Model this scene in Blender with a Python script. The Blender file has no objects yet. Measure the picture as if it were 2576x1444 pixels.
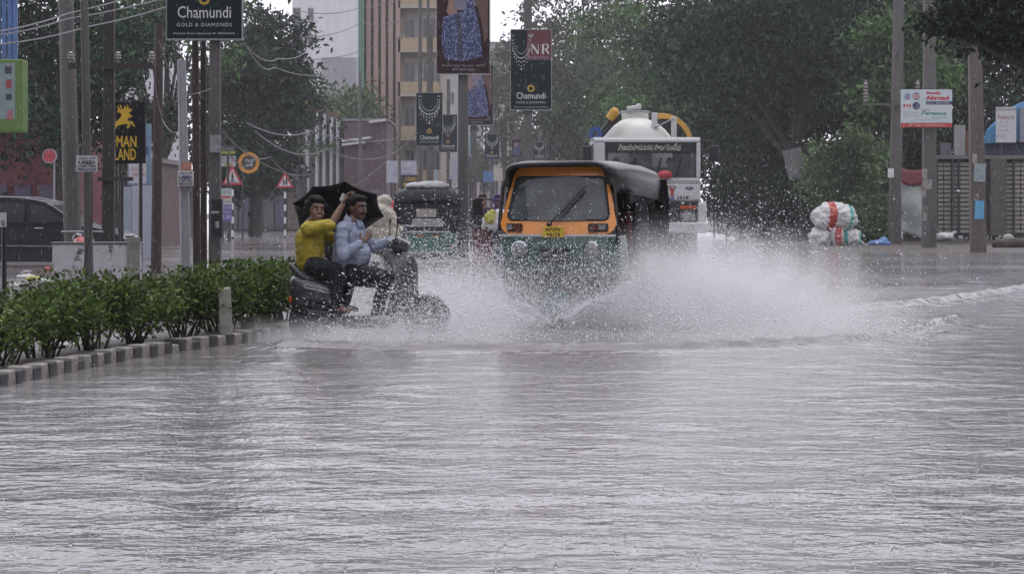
import bpy, bmesh, math, random
import numpy as np
from mathutils import Vector, Matrix, Euler, noise as mnoise
R = math.radians
scene = bpy.context.scene
COL = scene.collection
# ---------------------------------------------------------------- camera, sky, sun, exposure
FPX, CX, HY, CH = 6000.0, 1288.0, 535.0, 1.2     # focal length in photo units, horizon row, eye height
cam_d = bpy.data.cameras.new('camera'); cam = bpy.data.objects.new('camera', cam_d); COL.objects.link(cam)
cam.location = (0, 0, CH); cam.rotation_euler = (R(90), 0, 0)
cam_d.sensor_width = 36.0; cam_d.lens = 36.0 * FPX / 2576.0
cam_d.shift_y = (HY - 722.0) / 2576.0
cam_d.clip_start = 0.1; cam_d.clip_end = 6000.0
scene.camera = cam
world = bpy.data.worlds.new('World'); scene.world = world; world.use_nodes = True
wn = world.node_tree.nodes; wl = world.node_tree.links
sky = wn.new('ShaderNodeTexSky'); sky.sky_type = 'NISHITA'; sky.sun_disc = False
SUN_EL, SUN_ROT = R(76), R(30)
sky.sun_elevation = SUN_EL; sky.sun_rotation = SUN_ROT; sky.dust_density = 4.0; sky.air_density = 1.5
hsv = wn.new('ShaderNodeHueSaturation'); hsv.inputs['Saturation'].default_value = 0.15
wl.new(sky.outputs[0], hsv.inputs['Color'])
wmix = wn.new('ShaderNodeMix'); wmix.data_type = 'RGBA'; wmix.inputs[0].default_value = 0.8
wl.new(hsv.outputs[0], wmix.inputs[6]); wmix.inputs[7].default_value = (15.7, 15.3, 17.2, 1)
wbg = wn['Background']; wl.new(wmix.outputs[2], wbg.inputs[0]); wbg.inputs[1].default_value = 0.1
sun_d = bpy.data.lights.new('sun', 'SUN'); sun_d.energy = 0.9; sun_d.angle = R(25); sun_d.color = (1, 0.97, 0.92)
sun = bpy.data.objects.new('sun', sun_d); COL.objects.link(sun)
sdir = Vector((math.sin(SUN_ROT) * math.cos(SUN_EL), math.cos(SUN_ROT) * math.cos(SUN_EL), math.sin(SUN_EL)))
sun.rotation_euler = sdir.to_track_quat('Z', 'Y').to_euler(); sun.location = (0, 0, 60)
scene.view_settings.view_transform = 'Standard'; scene.view_settings.look = 'None'
scene.view_settings.gamma = 1.0; scene.view_settings.exposure = 0.0
scene.render.engine = 'CYCLES'
scene.cycles.use_denoising = True
scene.cycles.max_bounces = 7; scene.cycles.diffuse_bounces = 3; scene.cycles.glossy_bounces = 3
scene.cycles.transparent_max_bounces = 10; scene.cycles.volume_bounces = 3; scene.cycles.transmission_bounces = 4
scene.cycles.sample_clamp_indirect = 4.0

# ---------------------------------------------------------------- helpers
def P(px, py, Y): return Vector(((px - CX) * Y / FPX, Y, CH - (py - HY) * Y / FPX))
def XA(px, Y): return (px - CX) * Y / FPX
def ZA(py, Y): return CH - (py - HY) * Y / FPX
def YW(py, z=0.0): return FPX * (CH - z) / (py - HY)     # depth of a point at height z seen on row py

def lerp(a, b, t): return a + (b - a) * t

class MB:
    def __init__(s): s.v = []; s.f = []; s.m = []; s.mi = 0
    def add(s, vs, fs):
        o = len(s.v); s.v += [tuple(v) for v in vs]
        s.f += [tuple(i + o for i in f) for f in fs]; s.m += [s.mi] * len(fs); return s
    def box(s, c, d, rot=None, top=(1, 1)):
        hx, hy, hz = d[0] / 2, d[1] / 2, d[2] / 2
        vs = [Vector((sx * hx * (top[0] if sz > 0 else 1), sy * hy * (top[1] if sz > 0 else 1), sz * hz)) for sz in (-1, 1) for sy in (-1, 1) for sx in (-1, 1)]
        if rot is not None:
            M = Euler(rot).to_matrix(); vs = [M @ v for v in vs]
        vs = [v + Vector(c) for v in vs]
        return s.add(vs, [(0, 2, 3, 1), (4, 5, 7, 6), (0, 1, 5, 4), (2, 6, 7, 3), (0, 4, 6, 2), (1, 3, 7, 5)])
    def loft(s, rings, caps=True, closed=True):
        n = len(rings[0]); vs = [v for r in rings for v in r]; fs = []
        for k in range(len(rings) - 1):
            for i in range(n if closed else n - 1):
                j = (i + 1) % n
                fs.append((k * n + i, k * n + j, (k + 1) * n + j, (k + 1) * n + i))
        if caps:
            fs.append(tuple(reversed(range(n)))); fs.append(tuple((len(rings) - 1) * n + i for i in range(n)))
        return s.add(vs, fs)
    def cyl(s, p0, p1, r0, r1=None, n=12, caps=True):
        return s.tube([p0, p1], [r0, r0 if r1 is None else r1], n, caps)
    def tube(s, pts, r, n=8, caps=True):
        pts = [Vector(p) for p in pts]; rs = r if isinstance(r, (list, tuple)) else [r] * len(pts)
        rings = []; up = None
        for i, p in enumerate(pts):
            d = (pts[min(i + 1, len(pts) - 1)] - pts[max(i - 1, 0)])
            if d.length < 1e-9: d = Vector((0, 0, 1))
            d.normalize()
            if up is None: up = Vector((0, 0, 1)) if abs(d.z) < .9 else Vector((0, 1, 0))
            u = d.cross(up)
            if u.length < 1e-6: u = d.cross(Vector((1, 0, 0)))
            u.normalize(); w = u.cross(d).normalized(); up = w
            rings.append([p + (u * math.cos(2 * math.pi * k / n) + w * math.sin(2 * math.pi * k / n)) * rs[i] for k in range(n)])
        return s.loft(rings, caps)
    def lathe(s, prof, n=20, c=(0, 0, 0), axis='Z', ring=False):
        rings = []
        for r, z in prof:
            ring = []
            for k in range(n):
                a = 2 * math.pi * k / n; x, y = r * math.cos(a), r * math.sin(a)
                q = {'Z': (x, y, z), 'Y': (x, z, -y), 'X': (z, x, y)}[axis]
                ring.append(Vector(c) + Vector(q))
            rings.append(ring)
        if ring: return s.loft(rings + rings[:1], False)
        return s.loft(rings, True)
    def ell(s, c, r, nu=14, nv=9, rot=None):
        c = Vector(c); M = Euler(rot).to_matrix() if rot else None
        if not isinstance(r, (tuple, list)): r = (r, r, r)
        rings = []
        for j in range(nv):
            t = math.pi * (j + .5) / nv - math.pi / 2
            ring = []
            for i in range(nu):
                a = 2 * math.pi * i / nu
                q = Vector((r[0] * math.cos(t) * math.cos(a), r[1] * math.cos(t) * math.sin(a), r[2] * math.sin(t)))
                ring.append(c + (M @ q if M else q))
            rings.append(ring)
        return s.loft(rings, True)
    def prism(s, poly, y0, y1, fn=None):
        """poly: (x, z) outline; extruded in y"""
        fn = fn or (lambda x, y, z: (x, y, z)); n = len(poly)
        a = [fn(x, y0, z) for x, z in poly]; b = [fn(x, y1, z) for x, z in poly]
        return s.loft([a, b], True)
    def grid(s, nu, nv, fn):
        vs = [fn(i / nu, j / nv) for j in range(nv + 1) for i in range(nu + 1)]
        fs = [(j * (nu + 1) + i, j * (nu + 1) + i + 1, (j + 1) * (nu + 1) + i + 1, (j + 1) * (nu + 1) + i) for j in range(nv) for i in range(nu)]
        return s.add(vs, fs)
    def build(s, name, mats, parent=None, smooth=None, bevel=0, loc=None, rot=None, solid=0, fixn=True, seg=2):
        me = bpy.data.meshes.new(name); me.from_pydata(s.v, [], s.f)
        if fixn:
            bm = bmesh.new(); bm.from_mesh(me); bmesh.ops.recalc_face_normals(bm, faces=bm.faces); bm.to_mesh(me); bm.free()
        mats = mats if isinstance(mats, (list, tuple)) else [mats]
        for m in mats: me.materials.append(m)
        if len(mats) > 1: me.polygons.foreach_set('material_index', s.m)
        if smooth is not None:
            me.shade_smooth(); me.set_sharp_from_angle(angle=R(smooth))
        o = bpy.data.objects.new(name, me); COL.objects.link(o)
        if parent: o.parent = parent
        if loc is not None: o.location = loc
        if rot is not None: o.rotation_euler = rot
        if solid:
            md = o.modifiers.new('t', 'SOLIDIFY'); md.thickness = solid; md.offset = 0
        if bevel:
            md = o.modifiers.new('b', 'BEVEL'); md.width = bevel; md.segments = seg; md.limit_method = 'ANGLE'; md.angle_limit = R(35)
        return o

def thing(name, label, cat, loc=(0, 0, 0), rz=0, group=None):
    o = bpy.data.objects.new(name, None); COL.objects.link(o); o.empty_display_size = .2
    o.location = loc; o.rotation_euler = (0, 0, rz); o['label'] = label; o['category'] = cat
    if group: o['group'] = group
    return o
def tag(o, label, cat=None, group=None, kind=None):
    o['label'] = label
    if cat: o['category'] = cat
    if group: o['group'] = group
    if kind: o['kind'] = kind
    return o
def struct(o, label=None):
    o['kind'] = 'structure'
    if label: o['label'] = label
    return o
def copy_tree(o, parent=None):
    c = o.copy(); COL.objects.link(c); c.parent = parent
    for ch in list(o.children): copy_tree(ch, c)
    return c
def rrect(hw0, hw1, z0, z1, r, n=6):
    """rounded trapezoid outline (x, z): half width hw0 at z0, hw1 at z1; same point count for any size"""
    pts = []
    for (cx_, cz, a0) in ((hw0 - r, z0 + r, -90), (hw1 - r, z1 - r, 0), (-hw1 + r, z1 - r, 90), (-hw0 + r, z0 + r, 180)):
        for k in range(n + 1):
            a = R(a0 + 90 * k / n); pts.append((cx_ + r * math.cos(a), cz + r * math.sin(a)))
    return pts

# ---------------------------------------------------------------- materials
MATS = {}
def mat(name, col, rough=.6, metal=0, var=.15, scale=5, bump=0, bscale=None, spec=.5, stretch=(1, 1, 1), col2=None, thr=None, coat=0, wet=.74, trans=0):
    """a surface colour with noise wear; col2 = second colour in patches above the threshold"""
    if name in MATS: return MATS[name]
    m = bpy.data.materials.new(name); m.use_nodes = True; MATS[name] = m
    col = [c * wet for c in col]; col2 = [c * wet for c in col2] if col2 else None      # rain-soaked surfaces are darker than dry ones
    nt = m.node_tree; b = nt.nodes['Principled BSDF']
    b.inputs['Roughness'].default_value = rough; b.inputs['Metallic'].default_value = metal
    b.inputs['Specular IOR Level'].default_value = spec
    if coat: b.inputs['Coat Weight'].default_value = coat; b.inputs['Coat Roughness'].default_value = .08
    if trans: b.inputs['Transmission Weight'].default_value = trans
    tc = nt.nodes.new('ShaderNodeTexCoord'); mp = nt.nodes.new('ShaderNodeMapping'); mp.inputs['Scale'].default_value = stretch
    nt.links.new(tc.outputs['Object'], mp.inputs[0])
    nz = nt.nodes.new('ShaderNodeTexNoise'); nz.inputs['Scale'].default_value = scale; nz.inputs['Detail'].default_value = 5; nz.inputs['Roughness'].default_value = .65
    nt.links.new(mp.outputs[0], nz.inputs[0])
    mr = nt.nodes.new('ShaderNodeMapRange'); mr.inputs[1].default_value = .3; mr.inputs[2].default_value = .7
    nt.links.new(nz.outputs[0], mr.inputs[0])
    mx = nt.nodes.new('ShaderNodeMix'); mx.data_type = 'RGBA'
    lo = [max(0, c * (1 - var)) for c in col]; hi = [min(1, c * (1 + var)) for c in col]
    mx.inputs[6].default_value = (*lo, 1); mx.inputs[7].default_value = (*hi, 1)
    nt.links.new(mr.outputs[0], mx.inputs[0]); out = mx.outputs[2]
    if col2:
        n2 = nt.nodes.new('ShaderNodeTexNoise'); n2.inputs['Scale'].default_value = scale * .45; n2.inputs['Detail'].default_value = 7; n2.inputs['Roughness'].default_value = .7
        nt.links.new(mp.outputs[0], n2.inputs[0])
        r2 = nt.nodes.new('ShaderNodeMapRange'); r2.inputs[1].default_value = thr or .55; r2.inputs[2].default_value = (thr or .55) + .06
        nt.links.new(n2.outputs[0], r2.inputs[0])
        m2 = nt.nodes.new('ShaderNodeMix'); m2.data_type = 'RGBA'; nt.links.new(r2.outputs[0], m2.inputs[0]); nt.links.new(out, m2.inputs[6]); m2.inputs[7].default_value = (*col2, 1)
        out = m2.outputs[2]
    nt.links.new(out, b.inputs['Base Color'])
    if bump:
        nb = nt.nodes.new('ShaderNodeTexNoise'); nb.inputs['Scale'].default_value = bscale or scale * 3; nb.inputs['Detail'].default_value = 4
        nt.links.new(mp.outputs[0], nb.inputs[0])
        bp = nt.nodes.new('ShaderNodeBump'); bp.inputs['Strength'].default_value = .6; bp.inputs['Distance'].default_value = bump
        nt.links.new(nb.outputs[0], bp.inputs['Height']); nt.links.new(bp.outputs[0], b.inputs['Normal'])
    return m
def leaf_mat(name, dark, light, rough=.4, yellow=None):
    if name in MATS: return MATS[name]
    m = bpy.data.materials.new(name); m.use_nodes = True; MATS[name] = m
    nt = m.node_tree; b = nt.nodes['Principled BSDF']; b.inputs['Roughness'].default_value = rough; b.inputs['Specular IOR Level'].default_value = .14
    g = nt.nodes.new('ShaderNodeNewGeometry'); cr = nt.nodes.new('ShaderNodeValToRGB')
    cr.color_ramp.elements[0].color = (*dark, 1); cr.color_ramp.elements[1].color = (*light, 1)
    if yellow: e = cr.color_ramp.elements.new(.985); e.color = (*light, 1); cr.color_ramp.elements[2].color = (*yellow, 1)
    nt.links.new(g.outputs['Random Per Island'], cr.inputs[0])
    tc = nt.nodes.new('ShaderNodeTexCoord'); nz = nt.nodes.new('ShaderNodeTexNoise'); nz.inputs['Scale'].default_value = .38; nz.inputs['Detail'].default_value = 3
    nt.links.new(tc.outputs['Object'], nz.inputs[0])
    mr = nt.nodes.new('ShaderNodeMapRange'); mr.inputs[1].default_value = .3; mr.inputs[2].default_value = .7; mr.inputs[3].default_value = .35; mr.inputs[4].default_value = 2.0
    nt.links.new(nz.outputs[0], mr.inputs[0])
    mu = nt.nodes.new('ShaderNodeMix'); mu.data_type = 'RGBA'; mu.blend_type = 'MULTIPLY'; mu.inputs[0].default_value = 1
    nt.links.new(cr.outputs[0], mu.inputs[6]); nt.links.new(mr.outputs[0], mu.inputs[7])
    nt.links.new(mu.outputs[2], b.inputs['Base Color'])
    tr = nt.nodes.new('ShaderNodeBsdfTranslucent'); nt.links.new(mu.outputs[2], tr.inputs[0])
    ms = nt.nodes.new('ShaderNodeMixShader'); ms.inputs[0].default_value = .25
    nt.links.new(b.outputs[0], ms.inputs[1]); nt.links.new(tr.outputs[0], ms.inputs[2])
    nt.links.new(ms.outputs[0], nt.nodes['Material Output'].inputs[0])
    return m
def glass_mat(name, tint=(.5, .55, .56), opac=.35, fog=(.35, .4, .42), fogf=.25):
    if name in MATS: return MATS[name]
    m = bpy.data.materials.new(name); m.use_nodes = True; MATS[name] = m
    nt = m.node_tree; nt.nodes.remove(nt.nodes['Principled BSDF'])
    t = nt.nodes.new('ShaderNodeBsdfTransparent'); t.inputs[0].default_value = (*tint, 1)
    d = nt.nodes.new('ShaderNodeBsdfDiffuse'); d.inputs[0].default_value = (*fog, 1)
    tc = nt.nodes.new('ShaderNodeTexCoord'); nz = nt.nodes.new('ShaderNodeTexNoise'); nz.inputs['Scale'].default_value = 3; nz.inputs['Detail'].default_value = 6
    nt.links.new(tc.outputs['Object'], nz.inputs[0])
    mr = nt.nodes.new('ShaderNodeMapRange'); mr.inputs[1].default_value = .3; mr.inputs[2].default_value = .7; mr.inputs[3].default_value = fogf * .5; mr.inputs[4].default_value = fogf * 1.5
    nt.links.new(nz.outputs[0], mr.inputs[0])
    m1 = nt.nodes.new('ShaderNodeMixShader'); nt.links.new(mr.outputs[0], m1.inputs[0]); nt.links.new(t.outputs[0], m1.inputs[1]); nt.links.new(d.outputs[0], m1.inputs[2])
    g = nt.nodes.new('ShaderNodeBsdfGlossy'); g.inputs['Roughness'].default_value = .05
    fr = nt.nodes.new('ShaderNodeFresnel'); fr.inputs[0].default_value = 1.5
    m2 = nt.nodes.new('ShaderNodeMixShader'); nt.links.new(fr.outputs[0], m2.inputs[0]); nt.links.new(m1.outputs[0], m2.inputs[1]); nt.links.new(g.outputs[0], m2.inputs[2])
    nt.links.new(m2.outputs[0], nt.nodes['Material Output'].inputs[0])
    return m
WHITE = mat('white_paint', (.72, .72, .72), .4, var=.06)
BLACK = mat('black_plastic', (.012, .012, .013), .35)
RUBBER = mat('rubber', (.02, .02, .02), .7, bump=.002)
STEEL = mat('galvanised_steel', (.33, .34, .36), .45, metal=.4, var=.25, scale=3, stretch=(1, 1, .3))
CONCRETE = mat('wet_concrete', (.095, .092, .085), .55, var=.35, scale=4, stretch=(1, 1, .15), bump=.006, col2=(.06, .058, .055), thr=.54)
DARKWOOD = mat('rusted_joist', (.018, .014, .013), .6, var=.5, scale=6, stretch=(1, 1, .1), bump=.004)
RUSTY = mat('rusty_brown', (.034, .021, .016), .65, var=.5, scale=7, stretch=(1, 1, .15), bump=.004, col2=(.08, .06, .05), thr=.62)
CABLE = mat('cable_sheath', (.07, .07, .08), .5)
CABLE_L = mat('pale_cable', (.19, .19, .205), .5)

# ---------------------------------------------------------------- lettering
def text(body, w, h, m, parent=None,  loc=(0, 0, 0), rot=(R(90), 0, 0), name='lettering', bold=0.0, shear=0.0, space=1.0, lines=1.0):
    cu = bpy.data.curves.new(name, 'FONT'); cu.body = body; cu.align_x = 'CENTER'; cu.size = 1.0
    cu.resolution_u = 2; cu.offset = bold; cu.shear = shear; cu.space_character = space; cu.space_line = lines
    tmp = bpy.data.objects.new(name, cu); COL.objects.link(tmp)
    bpy.context.view_layer.update()
    me = bpy.data.meshes.new_from_object(tmp.evaluated_get(bpy.context.evaluated_depsgraph_get()))
    bpy.data.objects.remove(tmp); bpy.data.curves.remove(cu)
    n = len(me.vertices)
    if n:
        co = np.empty(n * 3); me.vertices.foreach_get('co', co); co = co.reshape(-1, 3)
        lo, hi = co.min(0), co.max(0); sz = np.maximum(hi - lo, 1e-6)
        co -= (lo + hi) / 2; co[:, 0] *= w / sz[0]; co[:, 1] *= (h / sz[1]) if h else (w / sz[0]); co[:, 2] = 0
        me.vertices.foreach_set('co', co.ravel()); me.update()
    me.materials.clear(); me.materials.append(m); me.name = name
    o = bpy.data.objects.new(name, me); COL.objects.link(o); o.location = loc; o.rotation_euler = rot
    if parent: o.parent = parent
    return o

# ---------------------------------------------------------------- smooth bodies from overlapping volumes
def blob(name, prims, voxel, mats, parent=None, smooth_it=3, wrinkle=0.0, wscale=9.0, pick=None, seed=0):
    """prims: ('c', p0, p1, r0, r1) tapered capsule or ('e', centre, radii, rot); joined into one continuous skin"""
    mb = MB()
    for p in prims:
        if p[0] == 'c':
            p0, p1 = Vector(p[1]), Vector(p[2]); r0, r1 = p[3], p[4]
            d = (p1 - p0); L = max(d.length, 1e-5); d = d / L
            pts = []; rs = []
            for k in range(4):
                a = R(90) * k / 4; pts.append(p0 - d * r0 * math.cos(a)); rs.append(max(r0 * math.sin(a), r0 * .08))
            for k in range(1, 4): pts.append(p0.lerp(p1, k / 4)); rs.append(lerp(r0, r1, k / 4))
            for k in range(5):
                a = R(90) * k / 4; pts.append(p1 + d * r1 * math.sin(a)); rs.append(max(r1 * math.cos(a), r1 * .08))
            mb.tube(pts, rs, 12)
        else:
            mb.ell(p[1], p[2], 16, 12, p[3] if len(p) > 3 else None)
    tmp = mb.build('tmp', mats if not isinstance(mats, (list, tuple)) else mats[0])
    md = tmp.modifiers.new('r', 'REMESH'); md.mode = 'VOXEL'; md.voxel_size = voxel
    md = tmp.modifiers.new('s', 'SMOOTH'); md.iterations = smooth_it; md.factor = .5
    bpy.context.view_layer.update()
    me = bpy.data.meshes.new_from_object(tmp.evaluated_get(bpy.context.evaluated_depsgraph_get()))
    old = tmp.data; bpy.data.objects.remove(tmp); bpy.data.meshes.remove(old)
    me.name = name
    n = len(me.vertices)
    if wrinkle and n:
        no = np.empty(n * 3); me.vertices.foreach_get('normal', no); no = no.reshape(-1, 3)
        co = np.empty(n * 3); me.vertices.foreach_get('co', co); co = co.reshape(-1, 3)
        w = np.array([mnoise.noise(Vector((c[0] * wscale + seed, c[1] * wscale, c[2] * wscale * 1.5))) + .5 * (1 - 2 * abs(mnoise.noise(Vector((c[0] * wscale * 1.7 + 7, c[1] * wscale * 1.7 + seed, c[2] * wscale * 2.2))))) for c in co])
        co += no * (w * wrinkle)[:, None]; me.vertices.foreach_set('co', co.ravel()); me.update()
    me.materials.clear()
    for m in (mats if isinstance(mats, (list, tuple)) else [mats]): me.materials.append(m)
    if pick:
        me.polygons.foreach_set('material_index', [pick(Vector(p.center)) for p in me.polygons])
    me.shade_smooth()
    o = bpy.data.objects.new(name, me); COL.objects.link(o)
    if parent: o.parent = parent
    return o

# ---------------------------------------------------------------- many small faces in one mesh
def mesh_np(name, V, Fq, m, parent=None, k=4):
    me = bpy.data.meshes.new(name); nv = len(V); nf = len(Fq)
    me.vertices.add(nv); me.vertices.foreach_set('co', np.ascontiguousarray(V, dtype=np.float32).ravel())
    me.loops.add(nf * k); me.loops.foreach_set('vertex_index', np.ascontiguousarray(Fq, dtype=np.int32).ravel())
    me.polygons.add(nf); me.polygons.foreach_set('loop_start', np.arange(0, nf * k, k, dtype=np.int32))
    me.update(calc_edges=True)
    me.materials.append(m)
    o = bpy.data.objects.new(name, me); COL.objects.link(o)
    if parent: o.parent = parent
    return o
def leaf_faces(rng, pos, size, outward=None, droop=.3, aspect=.42):
    n = len(pos)
    d = rng.normal(size=(n, 3)); d[:, 2] -= droop
    if outward is not None: d += outward * .8
    d /= np.linalg.norm(d, axis=1)[:, None]
    q = rng.normal(size=(n, 3)); w = np.cross(d, q); w /= np.linalg.norm(w, axis=1)[:, None]
    s = size * rng.uniform(.6, 1.35, n)[:, None]
    V = np.stack([pos, pos + d * s * .45 + w * s * aspect / 2, pos + d * s, pos + d * s * .45 - w * s * aspect / 2], 1).reshape(-1, 3)
    F = np.arange(n * 4).reshape(-1, 4)
    return V, F
# ================================================================ ground and water
GROUND = mat('wet_earth', (.06, .052, .043), .6, var=.4, scale=1.5, bump=.02)
g = MB(); g.grid(20, 20, lambda u, v: (-1500 + 3000 * u, -60 + 2600 * v, -.22)); struct(g.build('ground', GROUND))
WAKE1 = [(-2.05, 21.3), (-1.5, 20.95), (-.6, 20.75), (.3, 20.7), (1.2, 20.8), (2.0, 21.2), (2.9, 21.9), (3.6, 22.9), (4.3, 24.6), (4.9, 26.5)]
WAKE2 = [(3.7, 28.0), (4.4, 29.6), (5.3, 31.2), (6.4, 33.6), (7.8, 37.0), (9.5, 41)]
def line_d(X, Y, pl):
    D = np.full(X.shape, 1e9)
    for (x0, y0), (x1, y1) in zip(pl[:-1], pl[1:]):
        dx, dy = x1 - x0, y1 - y0; t = np.clip(((X - x0) * dx + (Y - y0) * dy) / (dx * dx + dy * dy), 0, 1)
        s = ((X - x0) * dy - (Y - y0) * dx) / math.hypot(dx, dy)
        D = np.where(np.hypot(X - x0 - t * dx, Y - y0 - t * dy) < np.abs(D), np.hypot(X - x0 - t * dx, Y - y0 - t * dy) * np.where(s >= 0, 1, -1), D)
    return D
def water_mesh():
    rng = np.random.default_rng(5)
    xs = np.concatenate([-np.geomspace(260, 9.2, 34), np.arange(-9, 9.01, .08), np.geomspace(9.2, 260, 34)])
    ys = [3.0]
    while ys[-1] < 420: ys.append(ys[-1] + (.05 if 6 < ys[-1] < 33 else (.12 if 33 <= ys[-1] < 48 else max(.12, (ys[-1] - 45) * .06 + .12) if ys[-1] >= 48 else .2)))
    ys = np.array(ys); X, Y = np.meshgrid(xs, ys); Z = np.zeros_like(X)
    fade = np.clip(1.3 - Y / 60, 0.15, 1)
    for k in range(26):
        lam = rng.uniform(.16, 1.3); a = rng.normal(R(80), R(32)); ph = rng.uniform(0, 6.28)
        kx, ky = 2 * math.pi / lam * math.cos(a), 2 * math.pi / lam * math.sin(a)
        wob = .6 * np.sin(X * rng.uniform(.3, 1.2) + Y * rng.uniform(.3, 1.1) + rng.uniform(0, 6))
        env = .55 + .45 * np.sin(X * rng.uniform(.4, 1.6) + Y * rng.uniform(.2, .9) + rng.uniform(0, 6))
        Z += .0019 * lam ** .65 * env * np.sin(kx * X + ky * Y + ph + wob) * fade
    jit = .06 * np.sin(X * 7.3) + .04 * np.sin(X * 17 + 1)
    for pl, amp in ((WAKE1, .075), (WAKE2, .075)):
        d = line_d(X, Y, pl) + jit * .6
        Z += amp * np.exp(-(np.abs(d) / .075) ** 1.5) + amp * .35 * np.exp(-(np.abs(np.abs(d) - .33) / .12) ** 2)
    # churned water about the autorickshaw
    ch = np.exp(-(((X - 1.0) / 2.8) ** 2 + ((Y - 23.8) / 1.8) ** 2))
    Z += ch * .018 * np.sin(X * 9 + 3 * np.sin(Y * 4)) * np.sin(Y * 11 + 2 * np.sin(X * 6))
    ny, nx = X.shape
    V = np.stack([X, Y, Z], -1).reshape(-1, 3)
    i = np.arange(ny * nx).reshape(ny, nx)
    F = np.stack([i[:-1, :-1], i[:-1, 1:], i[1:, 1:], i[1:, :-1]], -1).reshape(-1, 4)
    m = bpy.data.materials.new('flood_water'); m.use_nodes = True; nt = m.node_tree; b = nt.nodes['Principled BSDF']
    b.inputs['Roughness'].default_value = .15; b.inputs['IOR'].default_value = 1.33
    b.inputs['Specular IOR Level'].default_value = .5
    tc = nt.nodes.new('ShaderNodeTexCoord')
    def nz(scale, det, stretch=(1, 1, 1)):
        mp = nt.nodes.new('ShaderNodeMapping'); mp.inputs['Scale'].default_value = stretch; nt.links.new(tc.outputs['Object'], mp.inputs[0])
        t = nt.nodes.new('ShaderNodeTexNoise'); t.inputs['Scale'].default_value = scale; t.inputs['Detail'].default_value = det; nt.links.new(mp.outputs[0], t.inputs[0]); return t
    c = nz(.35, 3); mx = nt.nodes.new('ShaderNodeMix'); mx.data_type = 'RGBA'; nt.links.new(c.outputs[0], mx.inputs[0])
    mx.inputs[6].default_value = (.15, .142, .138, 1); mx.inputs[7].default_value = (.21, .203, .208, 1); nt.links.new(mx.outputs[2], b.inputs['Base Color'])
    rn = nz(.22, 3, (.35, 1, 1)); rm = nt.nodes.new('ShaderNodeMapRange'); rm.inputs[1].default_value = .35; rm.inputs[2].default_value = .68; rm.inputs[3].default_value = .05; rm.inputs[4].default_value = .16
    nt.links.new(rn.outputs[0], rm.inputs[0]); nt.links.new(rm.outputs[0], b.inputs['Roughness'])
    sm = nt.nodes.new('ShaderNodeMapRange'); sm.inputs[1].default_value = .35; sm.inputs[2].default_value = .68; sm.inputs[3].default_value = .55; sm.inputs[4].default_value = 1.0; nt.links.new(rn.outputs[0], sm.inputs[0])
    h = None
    for sc, det, dist, st in ((2.6, 2, .040, (.8, 1, 1)), (10, 2, .017, (.9, 1, 1)), (34, 1, .004, (1, 1, 1))):
        t = nz(sc, det, st); bp = nt.nodes.new('ShaderNodeBump'); bp.inputs['Strength'].default_value = 1; bp.inputs['Distance'].default_value = dist
        nt.links.new(t.outputs[0], bp.inputs['Height']); nt.links.new(sm.outputs[0], bp.inputs['Strength'])
        if h: nt.links.new(h.outputs[0], bp.inputs['Normal'])
        h = bp
    nt.links.new(h.outputs[0], b.inputs['Normal'])
    o = mesh_np('water', V, F, m); o.data.shade_smooth(); return struct(o)
water_mesh()

# ================================================================ planted traffic island: soil, painted kerb stones, post
KERB = [(-3.86, 14.2), (-3.52, 16.4), (-3.33, 17.8), (-3.17, 19.2), (-3.0, 19.9), (-2.78, 20.95), (-2.47, 21.9), (-2.32, 22.9), (-2.2, 23.6), (-1.98, 25.0), (-1.95, 25.6)]
def along(pl, s):
    for (x0, y0), (x1, y1) in zip(pl[:-1], pl[1:]):
        L = math.hypot(x1 - x0, y1 - y0)
        if s <= L: return x0 + (x1 - x0) * s / L, y0 + (y1 - y0) * s / L, math.atan2(y1 - y0, x1 - x0)
        s -= L
    return None
SOIL = mat('island_soil', (.075, .062, .05), .5, var=.4, scale=8, bump=.02)
isl = MB(); fr = [Vector((x - .06, y, 0)) for x, y in KERB]; bk = [Vector((x - 1.0, y, 0)) for x, y in KERB]
ring = fr + bk[::-1]
isl.loft([[v + Vector((0, 0, -.2)) for v in ring], [v + Vector((0, 0, .055)) for v in ring]])
island = struct(isl.build('traffic_island', SOIL), 'low planted traffic island edged with painted kerb stones')
K_W = mat('kerb_white', (.34, .32, .285), .5, var=.35, scale=14, col2=(.16, .145, .12), thr=.53, bump=.004)
K_B = mat('kerb_black', (.05, .05, .052), .45, var=.4, scale=14, col2=(.13, .12, .105), thr=.56, bump=.004)
kmesh = []
for km, nm in ((K_W, 'a'), (K_B, 'b')):
    t = MB(); t.box((0, 0, 0), (.166, .17, .26), top=(.96, .86)); o = t.build('kerb_stone', km, bevel=.012); kmesh.append(o)
s = .05; k = 0
rk = random.Random(3)
while True:
    a = along(KERB, s)
    if a is None: break
    x, y, an = a
    o = kmesh[k % 2] if k < 2 else kmesh[k % 2].copy()
    if k >= 2: COL.objects.link(o)
    o.parent = island; o.location = (x - .085, y, -.03 + rk.uniform(-.008, .008)); o.rotation_euler = (rk.uniform(-.03, .03), rk.uniform(-.03, .03), an + rk.uniform(-.04, .04))
    if .0 < rk.random() < .08 and k > 8: o.location.z -= .03
    s += .176; k += 1
p = MB(); p.box((0, 0, .2), (.125, .14, .62), top=(.92, .92))
o = p.build('kerb_post', mat('weathered_post', (.36, .345, .31), .6, var=.3, scale=9, col2=(.16, .15, .13), thr=.57, bump=.004), bevel=.012); o.location = (-2.63, 21.95, 0); o.rotation_euler = (0, R(-2), .15)
tag(o, 'short square white concrete post standing in the painted kerb', 'post')

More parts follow.
